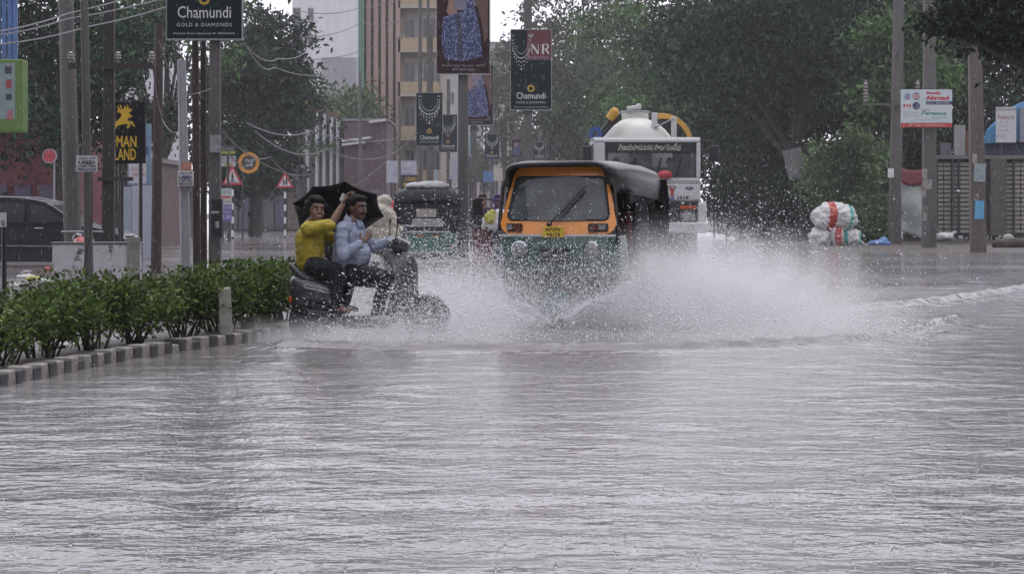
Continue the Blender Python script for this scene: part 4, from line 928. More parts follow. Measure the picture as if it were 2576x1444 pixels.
for x, lb in ((-.62, 'dark figure at the cab window of the tanker beside the wiper'), (.02, 'broad dark figure sitting mid cab in the tanker'), (.62, 'dark figure sitting by the lorry cab corner above the red bundle')):
    person(lb, tk.location, tk.rotation_euler.z, in_auto(seated(z=1.72), (x, 1.35, 0), R(-90)), DK, DK, SKIN_D, .03, face=False, group='people riding in the tanker cab')

# ================================================================ parked people carrier and other cars
CGLASS = mat('tinted_glass', (.012, .014, .016), .1, spec=.3)
def make_car(label, loc, rz, paint, name='parked_car', sc_=1.0, detail=True):
    t = thing(name, label, 'car', loc, rz, 'cars'); t.scale = (sc_,) * 3
    prof = [(-.10, .22), (-.01, .42), (-.02, .62), (-.10, .80), (-.30, .90), (-.98, 1.03), (-1.62, 1.44), (-1.95, 1.565), (-2.5, 1.62), (-3.4, 1.63), (-4.1, 1.57), (-4.38, 1.30), (-4.5, .95), (-4.5, .45), (-4.40, .22)]
    def ring(y, k):
        out = []
        for x, z in prof:
            hw = y * (1 - (.17 * max(0, (z - 1.0) / .62)))
            xx = -2.25 + (x + 2.25) * k; zz = .9 + (z - .9) * (.9 + .1 * k)
            out.append(Vector((xx, hw, zz)))
        return out
    b = MB(); b.loft([ring(-.86, .955), ring(-.885, .975), ring(-.83, .995), ring(-.4, 1.0), ring(.4, 1.0), ring(.83, .995), ring(.885, .975), ring(.86, .955)]); b.build('body', paint, t, smooth=30)
    yy = lambda z, off=.0: .888 * (1 - .17 * max(0, (z - 1.0) / .62)) + off
    wins = {'front_window': [(-1.28, 1.075), (-1.55, 1.27), (-1.82, 1.44), (-2.12, 1.50), (-2.12, 1.075)], 'rear_window': [(-2.24, 1.075), (-2.24, 1.51), (-3.12, 1.525), (-3.12, 1.08)], 'quarter_window': [(-3.22, 1.085), (-3.22, 1.525), (-3.95, 1.49), (-4.15, 1.13)]}
    for nm, pl in wins.items():
        for sy in (-1, 1):
            q = MB(); n = len(pl); q.add([(x, sy * yy(z, .006), z) for x, z in pl], [tuple(range(n))]); q.build(nm, CGLASS, t, solid=.008)
    ws = MB(); ws.grid(6, 4, lambda u, v: Vector((lerp(-1.02, -1.66, v), (u * 2 - 1) * lerp(.74, .62, v), lerp(1.06, 1.46, v) + .012))); ws.build('windscreen', CGLASS, t, smooth=60)
    ws = MB(); ws.grid(6, 3, lambda u, v: Vector((lerp(-4.47, -4.22, v) - .004, (u * 2 - 1) * .66, lerp(1.08, 1.47, v)))); ws.build('tailgate_window', CGLASS, t, smooth=60)
    for sy in (-1, 1):
        for x in (-1.9, -2.95):
            q = MB(); q.box((x, sy * .895, .955), (.20, .03, .035)); q.build('door_handle', CHROME, t, bevel=.01)
        q = MB()
        q.tube([Vector((-1.25, sy * .890, .40)), Vector((-1.22, sy * .893, 1.05))], .004, 4); q.tube([Vector((-2.18, sy * .893, .40)), Vector((-2.18, sy * .893, 1.06))], .004, 4); q.tube([Vector((-3.15, sy * .893, .5)), Vector((-3.15, sy * .893, 1.06))], .004, 4)
        q.build('door_gap', BLACK, t)
        q = MB(); q.tube([Vector((-.9, sy * .892, .56)), Vector((-3.7, sy * .892, .58))], .012, 5); q.build('rub_strip', STEEL, t)
        q = MB(); q.tube([Vector((x, sy * (.70), z)) for x, z in ((-1.75, 1.52), (-2.3, 1.63), (-3.3, 1.66), (-4.1, 1.60))], .02, 6); q.build('roof_rail', STEEL, t)
        for x in (-.82, -3.62): wheel(t, (x, sy * .78, .28), .31, .2, 'Y')
        q = MB(); q.ell((-.16, sy * .62, .74), (.14, .20, .07), 14, 8, (0, .25, -sy * .3)); q.build('headlight', LENS_W, t, smooth=60)
        q = MB(); q.ell((-4.46, sy * .74, .98), (.05, .10, .18), 12, 8); q.build('tail_lamp', LENS_O, t, smooth=60)
        q = MB(); q.ell((-1.30, sy * 1.0, 1.10), (.07, .11, .07), 12, 8); q.build('mirror', paint, t, smooth=60)
    q = MB(); q.box((-.02, 0, .60), (.05, .9, .16)); q.build('grille', BLACK, t, bevel=.02)
    q = MB(); q.tube([Vector((-.22, -.7, .82)), Vector((-.08, -.35, .80)), Vector((-.05, 0, .80)), Vector((-.08, .35, .80)), Vector((-.22, .7, .82))], .02, 6); q.build('bonnet_trim', CHROME, t)
    return t
make_car('dark grey people carrier parked behind the peeling low wall', (XA(336, 53), 53, -.10), R(-3), mat('car_charcoal', (.012, .014, .02), .35, var=.08, spec=.3))
make_car('pale distant car behind the raincoat rider', (XA(975, 96), 92, -.08), R(93), mat('car_silver', (.42, .43, .45), .3), name='car')
make_car('small dark distant car past the square billboard pole', (XA(1143, 120), 118, -.08), R(85), mat('car_blue', (.06, .09, .13), .3), name='car')

# ================================================================ motorcycles with raincoat riders, seen going away
CREAM = cloth('cream_raincoat', (.42, .39, .32), .5)
REDC = cloth('red_raincoat', (.45, .03, .04), .45)
def make_motorcycle(label, loc, rz, tank=SDARK):
    t = thing('motorcycle', label, 'motorcycle', loc, rz, 'motorcycles')
    for x in (0, 1.28):
        q = MB(); q.lathe([(.22, -.045), (.28, -.045), (.30, 0), (.28, .045), (.22, .045)], 24, (x, 0, .30), 'Y'); wo = q.build('wheel', RUBBER, t, smooth=40)
        q = MB(); q.lathe([(.03, -.03), (.22, -.02), (.22, .02), (.03, .03)], 18, (x, 0, .30), 'Y'); q.build('rim', STEEL, wo)
    q = MB(); q.loft([sring(-.2, .78, .03, .06), sring(0, .79, .05, .11), sring(.4, .76, .055, .13), sring(.6, .78, .05, .10)]); q.build('seat', RUBBER, t, smooth=50)
    q = MB(); q.loft([sring(.55, .80, .06, .10), sring(.75, .86, .11, .15), sring(.95, .86, .09, .12), sring(1.05, .82, .05, .06)]); q.build('tank', tank, t, smooth=50)
    q = MB(); q.box((.5, 0, .42), (.5, .24, .34)); q.build('engine', BLACK, t, bevel=.04)
    q = MB(); q.tube([Vector((0, 0, .3)), Vector((.3, 0, .5)), Vector((.9, 0, .75)), Vector((1.02, 0, .95))], .035, 8); q.tube([Vector((1.28, .06, .3)), Vector((1.0, .06, 1.0))], .025, 8); q.tube([Vector((1.28, -.06, .3)), Vector((1.0, -.06, 1.0))], .025, 8); q.build('frame', BLACK, t)
    q = MB(); q.tube([Vector((.88, -.34, 1.04)), Vector((.98, 0, 1.04)), Vector((.88, .34, 1.04))], .015, 8); q.build('handlebar', STEEL, t)
    q = MB(); q.grid(8, 3, lambda u, v: (lambda a: Vector((.32 * math.cos(a), (v * 2 - 1) * .07, .30 + .33 * math.sin(a))))(R(60 + 130 * u))); q.build('rear_mudguard', BLACK, t, smooth=50, solid=.01)
    q = MB(); q.box((-.26, 0, .70), (.05, .14, .07)); q.build('tail_lamp', mat('tail_red', (.6, .02, .02), .25), t, bevel=.015)
    q = MB(); q.box((-.33, 0, .48), (.01, .2, .12)); q.build('number_plate', WHITE, t)
    q = MB(); q.ell((1.1, 0, .93), (.07, .09, .09)); q.build('headlight', LENS_W, t, smooth=60)
    return t
def hood(m):
    def f(t, H, re, j):
        blob('raincoat_hood', [('e', H(0, -.02, .02), (.14, .155, .15), re), ('c', H(0, -.08, -.10), j['chest'] + Vector((0, 0, .1)), .15, .23), ('c', j['chest'], j['pelvis'], .27, .30), ('e', j['chest'] + Vector((-.16, 0, .1)), (.16, .2, .24))], .018, m, t, 3, .02, 6)
    return f
def rider(label, px, Y, rz, coat, label_bike, tank=SDARK):
    loc = (XA(px, Y), Y, -.08); make_motorcycle(label_bike, loc, rz, tank)
    person(label, loc, rz, seated(z=.80) | {k: tuple(Vector(v) + Vector((.15, 0, 0))) for k, v in seated(z=.80).items() if k != 'face'}, coat, NAVY, SKIN_D, .02, face=False, hood=hood(coat), group='raincoat riders')
rider('rider in hooded cream raincoat on a motorcycle', 958, 42.0, R(72), CREAM, 'dark motorcycle under the rider in cream')
rider('rider in red raincoat on a motorcycle farther along', 992, 60.0, R(80), REDC, 'motorcycle under the red raincoat rider')

# ================================================================ women wading past the rickshaw
MAROON = cloth('maroon_sari', (.13, .03, .045)); PURPLE = cloth('purple_cloth', (.10, .05, .25)); SHAWL = cloth('dark_shawl', (.035, .03, .04))
wY = 45.0
J = standing((.3, -1, 0), 1.62)
w1 = person('woman in maroon sari and dark shawl clutching a yellow bag', (XA(1214, wY), wY, -.08), 0, J, SHAWL, MAROON, SKIN, .014, 'long', 'short', True, 0, skirt=True, group='women wading')
bag = blob('yellow_bag', [('e', (0, 0, 0), (.11, .08, .12)), ('e', (.05, 0, .10), (.06, .05, .06))], .02, mat('yellow_plastic', (.45, .42, .06), .4, var=.25, bump=.01), None, 2, .012, 14); bag.location = (XA(1233, wY), wY - .32, ZA(548, wY)); tag(bag, 'crumpled yellow plastic bag held by the woman in maroon', 'bag')
J2 = standing((-.2, -1, 0), 1.6)
person('woman in purple cloth beside the rickshaw mirror', (XA(1252, wY), wY + .3, -.08), 0, J2, PURPLE, cloth('navy_skirt', (.05, .05, .12)), SKIN_D, .016, 'long', 'short', True, 0, skirt=True, hood=lambda t, H, re, j: blob('head_cloth', [('e', H(0, -.02, .03), (.10, .115, .12), re), ('c', H(0, -.06, -.1), j['chest'], .09, .16)], .018, PURPLE, t, 2, .01, 8), group='women wading')
wb = blob('white_bundle', [('e', (0, 0, 0), (.22, .14, .17)), ('c', (-.2, 0, -.1), (.12, 0, .12), .05, .12)], .02, mat('white_sheet', (.6, .6, .62), .5, bump=.01), None, 2, .02, 9); wb.location = (XA(1243, wY), wY - .2, ZA(558, wY)); tag(wb, 'white cloth bundle held below the rickshaw mirror', 'bundle')
# ================================================================ poles and hoardings
def shape(polys, m, name, parent, y, fn, th=.004):
    b = MB()
    for pl in polys: b.prism([fn(*q) for q in pl], y, y - th)
    return b.build(name, m, parent)
BOARD = mat('board_bottle_green', (.006, .020, .024), .6, var=.2, scale=2, spec=.12)
BROWNB = mat('poster_maroon_ground', (.040, .020, .024), .6, spec=.12, var=.5, scale=2)
PWHITE = mat('print_white', (.62, .64, .64), .5)
PGREY = mat('print_grey', (.30, .33, .33), .5)
GOLD = mat('print_gold', (.62, .43, .05), .4)
WINE = mat('print_wine', (.11, .014, .02), .4)
SKINP = mat('print_skin', (.30, .17, .13), .5, var=.2, scale=4)
GAUZE = mat('print_gauze', (.20, .18, .24), .5, var=.3, scale=6)
DRESS = mat('print_sequin_blue', (.018, .03, .12), .4, var=.6, scale=62, col2=(.30, .36, .54), thr=.53, stretch=(1, 1, .6))
DRESSD = mat('print_dark_blue', (.025, .03, .08), .4, var=.4, scale=9)
FRAME_W = mat('board_edge', (.30, .31, .32), .4)
def round_pole(label, px0, px1, pytop, Y, w, m=CONCRETE, name='street_pole', square=False, cat='pole', zb=-.25, top=.8, group='poles along the street', n=12):
    """pole whose foot stands at px1, top at px0"""
    x0, x1 = XA(px0, Y), XA(px1, Y); zt = ZA(pytop, Y); t = thing(name, label, cat, (x1, Y, 0), 0, group)
    b = MB(); a, c = Vector((0, 0, zb)), Vector((x0 - x1, 0, zt)); k = 5
    if square:
        rings = []
        for i in range(k):
            q = a.lerp(c, i / (k - 1)); hw = w / 2 * lerp(1, top, i / (k - 1)); rings.append([q + Vector(v) for v in ((-hw, -hw * .8, 0), (hw, -hw * .8, 0), (hw, hw * .8, 0), (-hw, hw * .8, 0))])
        b.loft(rings); b.build('shaft', m, t, bevel=.02)
    else:
        b.tube([a.lerp(c, i / (k - 1)) for i in range(k)], [w / 2 * lerp(1, top, i / (k - 1)) for i in range(k)], n); b.build('shaft', m, t, smooth=50)
    return t
def sun_emblem(parent, c, r, y, m=GOLD):
    b = MB()
    for k in range(14):
        a = 2 * math.pi * k / 14; d = Vector((math.cos(a), 0, math.sin(a))); s_ = Vector((-d.z, 0, d.x)); o = Vector((c[0], y, c[1]))
        b.add([o + d * r * .5 - s_ * r * .13, o + d * r * .8 - s_ * r * .14, o + d * r, o + d * r * .8 + s_ * r * .14, o + d * r * .5 + s_ * r * .13], [(0, 1, 2, 3, 4)])
    b.build('sun_emblem', m, parent)
def disc(b, c, r, y, n=8): b.add([(c[0] + r * math.cos(2 * math.pi * k / n), y, c[1] + r * math.sin(2 * math.pi * k / n)) for k in range(n)], [tuple(range(n))])
def necklace(parent, w, h, cx, cz, y, half=False):
    """printed necklace: two strands of stones with hanging drops"""
    b = MB(); rd = MB()
    ang = np.linspace(0, math.pi, 23)
    for row, sc in ((0, 1.0), (1, .80)):
        for a in ang:
            x = math.cos(a) * w * .5 * sc * (1 if math.sin(a) > .3 else .93 + .07 * math.sin(a) / .3); z = h * .5 - (math.sin(a) ** .8) * h * .62 * sc - (1 - sc) * .0
            if half and x > 0: continue
            disc(b, (cx + x, cz + z), w * .026 * (1.2 if row == 0 else .8), y)
    for i, a in enumerate(np.linspace(.45, math.pi - .45, 9)):
        x = math.cos(a) * w * .5; z = h * .5 - (math.sin(a) ** .8) * h * .62
        if half and x > .02 * w: continue
        L = h * (.10 + .12 * math.sin(a) ** 3)
        disc(b, (cx + x, cz + z - L * .5), w * .034, y); disc(b, (cx + x, cz + z - L), w * .030, y)
        if i % 2: disc(rd, (cx + x, cz + z - L * 1.45), w * .03, y)
    disc(b, (cx, cz - h * .42), w * .045, y)
    o = b.build('necklace_print', PWHITE, parent, fixn=False); rd.build('necklace_stones', mat('print_rose', (.35, .12, .14), .4), parent, fixn=False); return o
def board(t, cx, z0, z1, w, y, m, th=.08, edge=True):
    b = MB(); b.box((cx, y, (z0 + z1) / 2), (w, th, z1 - z0)); o = b.build('panel', m, t)
    if edge:
        for x in (cx - w / 2 - .012, cx + w / 2 + .012):
            q = MB(); q.box((x, y, (z0 + z1) / 2), (.014, th + .02, z1 - z0 + .04)); q.build('edge_strip', FRAME_W, o)
        q = MB(); q.box((cx, y, z1 + .014), (w, th + .02, .024)); q.build('edge_strip', FRAME_W, o)
        q = MB(); q.box((cx, y, z0 - .014), (w, th + .02, .024)); q.build('edge_strip', FRAME_W, o)
    return o
def chamundi(o, cx, z, w, y, tiny=True, sub=True):
    text('Chamundi', w * .72, w * .16, PWHITE, o, (cx, y, z), bold=.006)
    text('GOLD & DIAMONDS', w * .74, w * .048, PWHITE, o, (cx, y, z - w * .17), space=1.2)
    if tiny: text('Polyclinic Road, Vijayawada. Ph. 9059454666', w * .82, w * .034, PWHITE, o, (cx, y, z - w * .29))
def lady(o, cx, z0, z1, w, y, flip=1):
    """printed figure in a blue sequinned gown, cropped by the board"""
    h = z1 - z0; fn = lambda u, v: (cx + (u - .5) * w, z0 + v * h)
    shape([[(.66, 1.0), (.97, 1.0), (.97, .42), (.90, .35), (.84, .62), (.72, .9)]], mat('print_brown_arm', (.12, .06, .045), .5), 'arm_print', o, y, fn)
    shape([[(.20, .97), (.42, .99), (.36, .80), (.40, .68), (.26, .66), (.18, .72), (.22, .84)]], SKINP, 'skin_print', o, y - .001, fn)
    shape([[(.30, .98), (.62, .98), (.76, .80), (.60, .74), (.34, .74), (.30, .86)]], GAUZE, 'bodice_print', o, y - .002, fn)
    shape([[(.12, .66), (.36, .70), (.52, .74), (.56, .86), (.66, .88), (.76, .66), (.84, .40), (.86, .20), (.52, .14), (.16, .16), (.08, .38)]], DRESS, 'gown_print', o, y - .003, fn)
    shape([[(.36, .70), (.44, .68), (.46, .45), (.52, .18), (.38, .18), (.40, .45)]], DRESSD, 'gown_fold_print', o, y - .0045, fn)
    text('Polyclinic Road, Vijayawada - 520010', w * .8, w * .05, PGREY, o, (cx, y - .006, z0 + h * .09)); text('8+91 90594 54666', w * .42, w * .05, PGREY, o, (cx, y - .006, z0 + h * .045))

def hoarding(kind, label, pole_px, Y, sx0, sx1, sy0, sy1, pw, pytop, label_short=None, square=True, full=True):
    t = round_pole(label, pole_px, pole_px, pytop, Y, pw, square=square, name='billboard_pole', cat='billboard pole', group='jewellery hoardings on poles')
    x0 = XA(pole_px, Y); cx = XA((sx0 + sx1) / 2, Y) - x0; w = XA(sx1, Y) - XA(sx0, Y); z1, z0 = ZA(sy0, Y), ZA(sy1, Y); yb = -pw / 2 - .06; yf_ = yb - .046
    if kind == 'plain':
        o = board(t, cx, z0, z1, w, yb, BOARD); chamundi(o, cx, ZA(34, Y), w, yf_); sun_emblem(o, (cx, ZA(2, Y)), w * .085, yf_)
        necklace(o, w * .7, w * .9, cx, z1 - w * .7, yf_)
    elif kind == 'lady':
        o = board(t, cx, z0, z1, w, yb, BROWNB); lady(o, cx, z0, min(z1, z0 + 1.62 * w), w, yf_)
    elif kind == 'nr':
        o = board(t, cx, z0, z1, w, yb, BOARD); h = z1 - z0
        shape([[(.40, .62), (1, .62), (1, .995), (.40, .995)]], WINE, 'wine_patch', o, yf_ + .004, lambda u, v: (cx + (u - .5) * w, z0 + v * h))
        necklace(o, w * .46, h * .46, cx - w * .24, z0 + h * .70, yf_ - .002)
        q = MB(); cxx = cx + w * .18; zz = z0 + h * .70; hh = h * .12
        for (a, b_, th) in (((0, 0), (0, 1), .022), ((0, 1), (.36, 0), .07), ((.36, 0), (.36, 1), .022), ((.62, 0), (.62, 1), .07), ((.62, 1), (.84, 1), .022), ((.84, 1), (.92, .78), .05), ((.92, .78), (.84, .5), .05), ((.84, .5), (.62, .5), .022), ((.76, .5), (.95, 0), .06)):
            p0 = Vector((cxx + (a[0] - .35) * w * .44, yf_ - .004, zz + a[1] * hh)); p1 = Vector((cxx + (b_[0] - .35) * w * .44, yf_ - .004, zz + b_[1] * hh)); d = (p1 - p0).normalized(); n_ = Vector((-d.z, 0, d.x)) * th * w * .34
            q.add([p0 - n_, p1 - n_, p1 + n_, p0 + n_], [(0, 1, 2, 3)])
        q.build('initials', PWHITE, o, fixn=False)
        text('DIAMONDS', w * .46, w * .055, PGREY, o, (cx + w * .2, yf_ - .004, z0 + h * .655)); q = MB(); disc(q, (cx - w * .04, z0 + h * .93), w * .035, yf_ - .004); disc(q, (cx + w * .03, z0 + h * .935), w * .035, yf_ - .004); disc(q, (cx, z0 + h * .915), w * .03, yf_ - .004); q.build('small_mark', PGREY, o, fixn=False)
        sun_emblem(o, (cx, z0 + h * .265), w * .10, yf_); chamundi(o, cx, z0 + h * .175, w, yf_)
    elif kind == 'necklace':
        o = board(t, cx, z0, z1, w, yb, BOARD); h = z1 - z0; necklace(o, w * .82, h * .55, cx, z0 + h * .66, yf_); sun_emblem(o, (cx, z0 + h * .28), w * .10, yf_)
        if full: chamundi(o, cx, z0 + h * .16, w, yf_, tiny=False)
    return t
hoarding('plain', 'concrete pole with dark green jewellery board beside twin rusty poles', 541, 38.0, 425, 611, -270, 100, .20, -90)
hoarding('lady', 'tall pole with large blue gown poster between the vehicles', 1165, 54.5, 1100, 1232, -95, 187, .26, -40)
hoarding('nr', 'pole with necklace and wine red initials board above the rickshaw hood', 1328, 71.0, 1285, 1386, 78, 277, .27, -320)
hoarding('lady', 'pole with smaller blue gown poster partly hidden by a nearer pole', 1191, 88.0, 1160, 1240, 165, 315, .26, 150)
hoarding('necklace', 'pole with necklace board over the grey hood rickshaw', 1084, 104.0, 1048, 1113, 235, 368, .22, 60)
hoarding('necklace', 'pole with necklace board tucked beside the tall square pole', 1128, 135.0, 1104, 1150, 290, 383, .24, 200)
hoarding('necklace', 'pole with plain necklace board above the rickshaw mirror', 1237, 150.0, 1219, 1256, 338, 402, .24, 300)
hoarding('lady', 'hazy pole with gown poster over the rickshaw roof corner', 1300, 165.0, 1288, 1312, 350, 398, .24, 320)
hoarding('necklace', 'hazy pole with necklace board over the rickshaw hood middle', 1357, 180.0, 1342, 1372, 358, 400, .24, 330)
hoarding('lady', 'hazy pole with gown poster nearer the tanker cab', 1393, 195.0, 1382, 1404, 366, 402, .24, 350)
hoarding('necklace', 'hazy pole with necklace board beside the tanker mirror', 1429, 210.0, 1416, 1442, 366, 402, .24, 350)

# ---------------------------------------------------------------- poles on the shop side
round_pole('thick weathered concrete pole in front of the dark parked car', 164, 187, -60, 46, .36, name='utility_pole')
round_pole('slim grey concrete pole standing against the peeling low wall', 211, 226, -60, 31, .125, name='utility_pole')
dp = round_pole('black rolled steel joist pole carrying crossarms by the deer sign', 276, 272, -60, 44, .235, DARKWOOD, name='joist_pole', square=True)
def crossarm(t, px0, px1, py, Y, foot_px, th=.11, ins=()):
    b = MB(); c = XA((px0 + px1) / 2, Y) - XA(foot_px, Y); b.box((c, -.16, ZA(py, Y)), (XA(px1, Y) - XA(px0, Y), .09, th)); o = b.build('crossarm', DARKWOOD, t)
    for p_ in ins:
        x = XA(p_, Y) - XA(foot_px, Y); q = MB(); z = ZA(py, Y) + th / 2
        q.lathe([(.025, 0), (.025, .06), (.07, .08), (.045, .11), (.065, .13), (.04, .16), (.055, .18), (.02, .21)], 12, (x, -.16, z)); q.build('insulator', mat('porcelain', (.22, .2, .19), .25), o, smooth=40)
crossarm(dp, 178, 392, 168, 44, 272, ins=(172 + 10, 300, 385)); crossarm(dp, 250, 338, 451, 44, 272, .07)
round_pole('dark brown wooden pole wound with black cables', 400, 392, 60, 48, .22, RUSTY, name='joist_pole')
round_pole('pale grey steel pole with small printed boards', 457, 469, 152, 36, .165, STEEL, name='utility_pole')
round_pole('rust brown joist pole beside the pale steel pole', 490, 496, -60, 39.2, .125, RUSTY, name='joist_pole', square=True)
round_pole('thin rust brown joist pole touching the green board pole', 511, 513, -60, 39.5, .11, RUSTY, name='joist_pole', square=True)
round_pole('thin black post with round bracket at the car bonnet', 307, 307, 450, 47, .07, BLACK, name='bracket_post')
for i, (a, b_, tp, Y, w, lb) in enumerate(((905, 908, 180, 150, .22, 'hazy thin pole before the pink flats'), (1005, 1005, 250, 140, .2, 'hazy thin pole left of the necklace boards'.replace('left of', 'next to')), (1057, 1057, -40, 118, .22, 'tall thin lamp pole beside the necklace board'), (1077, 1078, -40, 122, .2, 'second tall thin pole just past the lamp pole'))):
    round_pole(lb, a, b_, tp, Y, w, CONCRETE)
# square poles across the road
p1 = round_pole('square concrete pole with a torn white notice by the bush', 2262, 2250, -60, 88, .44, CONCRETE, name='utility_pole', square=True, zb=0)
q = MB(); q.box((-.18, -.30, ZA(436, 88)), (.22, .02, .34)); q.build('notice', WHITE, p1)
q = MB(); q.box((-.15, -.3, ZA(264, 88)), (2.2, .08, .08)); q.build('crossarm', CONCRETE, p1)
for x in (-1.1, .8):
    q = MB(); q.lathe([(.03, 0)] + [(r_, z) for k in range(6) for r_, z in ((.10, .1 + k * .12), (.05, .16 + k * .12))] + [(.03, .85)], 10, (x, -.3, ZA(262, 88))); q.build('insulator', mat('porcelain', (.22, .2, .19), .25), p1, smooth=40)
p2 = round_pole('square concrete pole behind the study abroad board', 2338, 2337, -60, 80, .46, CONCRETE, name='utility_pole', square=True, zb=-.3)
p3 = round_pole('square brown pole pasted with blue and grey bills', 2452, 2461, 100, 72, .46, mat('brown_concrete', (.10, .08, .065), .5, var=.35, scale=4, stretch=(1, 1, .2), bump=.006), name='utility_pole', square=True, zb=-.3)
BILLB = mat('blue_bill', (.10, .36, .58), .5, var=.2, scale=6); BILLG = mat('grey_bill', (.27, .33, .35), .5, var=.25, scale=6); TORN = mat('torn_paper', (.30, .28, .27), .6, var=.3, scale=9, col2=(.12, .10, .09), thr=.52)
fx = lambda px: XA(px, 72) - XA(2461, 72)
for nm, m, a, b_, c, d in (('paper_bill', BILLB, 2449, 2472, 505, 552), ('paper_bill', BILLG, 2447, 2476, 412, 458), ('paper_bill', TORN, 2443, 2455, 388, 412), ('paper_bill', TORN, 2447, 2459, 488, 504)):
    q = MB(); q.box(((fx(a) + fx(b_)) / 2, -.2, (ZA(c, 72) + ZA(d, 72)) / 2), (fx(b_) - fx(a), .012, ZA(c, 72) - ZA(d, 72)), rot=(0, .03, 0)); q.build(nm, m, p3)
fx2 = lambda px: XA(px, 80) - XA(2337, 80)
for a, b_, c, d in ((2318, 2330, 425, 450), (2320, 2342, 452, 476), (2318, 2328, 476, 500), (2320, 2330, 520, 556)):
    q = MB(); q.box(((fx2(a) + fx2(b_)) / 2, -.198, (ZA(c, 80) + ZA(d, 80)) / 2), (fx2(b_) - fx2(a), .012, ZA(c, 80) - ZA(d, 80)), rot=(0, .06, 0)); q.build('paper_bill', TORN, p2)

# ---------------------------------------------------------------- lettered boards
def sign(name, label, px0, px1, py0, py1, Y, m, th=.05, cat='sign', legs=(), legm=None, group=None, rz=0, bevel=0):
    x, z0, z1 = XA((px0 + px1) / 2, Y), ZA(py1, Y), ZA(py0, Y); w = XA(px1, Y) - XA(px0, Y)
    t = thing(name, label, cat, (x, Y, 0), rz, group); b = MB(); b.box((0, 0, (z0 + z1) / 2), (w, th, z1 - z0)); o = b.build('panel', m, t, bevel=bevel)
    for lx_, r_ in legs:
        q = MB(); q.cyl((XA(lx_, Y) - x, th / 2 + r_, -.25), (XA(lx_, Y) - x, th / 2 + r_, z1 - .05), r_, n=8); q.build('post', legm or BLACK, t)
    t['w'] = w; t['z0'] = z0; t['z1'] = z1; t['yf'] = -th / 2 - .004
    return t
def tx(t, body, u, v, w, h, m, **k):
    if '\n' in body:
        ls = body.split('\n'); n = len(ls); dy = k.pop('dy', 0)
        return [tx(t, l, u, v + h * (.5 - (i + .5) / n), w, h / n * .72, m, dy=dy, **k) for i, l in enumerate(ls)]
    W, z0, z1 = t['w'], t['z0'], t['z1']; return text(body, w * W, h * (z1 - z0), m, t, ((u - .5) * W, t['yf'] - k.pop('dy', 0), z0 + v * (z1 - z0)), **k)
def pch(t, u0, v0, u1, v1, m, name='print_block', dy=0):
    W, z0, z1 = t['w'], t['z0'], t['z1']; H_ = z1 - z0; q = MB(); y = t['yf'] - dy
    q.add([((u0 - .5) * W, y, z0 + v0 * H_), ((u1 - .5) * W, y, z0 + v0 * H_), ((u1 - .5) * W, y, z0 + v1 * H_), ((u0 - .5) * W, y, z0 + v1 * H_)], [(0, 1, 2, 3)]); return q.build(name, m, t, fixn=False)
RED = mat('print_red', (.48, .035, .035), .5); NAVYP = mat('print_navy', (.03, .03, .12), .5); TEALP = mat('print_teal', (.03, .26, .22), .5); SKYB = mat('print_sky', (.25, .42, .62), .5); INK = mat('print_ink', (.05, .05, .07), .5); PALEB = mat('board_pale', (.56, .64, .66), .45, var=.05)
# study abroad
s = sign('notice_board', 'white study abroad board with flag roundels on the square pole', 2266, 2395, 226, 321, 79.2, PALEB, th=.04)
pch(s, 0, 0, 1, .115, RED); tx(s, '20 Years Consultancy', .5, .055, .72, .07, PWHITE, dy=.003, shear=.2)
tx(s, 'Study', .64, .90, .30, .10, RED, bold=.05); tx(s, 'Abroad', .71, .78, .46, .12, RED, bold=.05); pch(s, .49, .60, 1, .69, NAVYP); tx(s, 'Call us : 90307 50007', .73, .645, .44, .05, PWHITE, dy=.003, shear=.2)
tx(s, "Vedha's", .49, .46, .18, .06, RED, shear=.2); tx(s, 'Pegasus', .64, .36, .50, .13, TEALP, bold=.03, shear=.25); tx(s, 'Overseas Education', .75, .265, .28, .035, INK)
tx(s, 'USA UK Canada\nAustralia Germany\nIreland Europe', .2, .34, .3, .16, PGREY); tx(s, '# 12 Main Road, Vijayawada-10', .5, .20, .45, .04, PGREY); tx(s, 'Ph: 90307 50007   www.pegasus.in', .5, .145, .8, .03, PGREY)
W, z0, z1 = s['w'], s['z0'], s['z1']
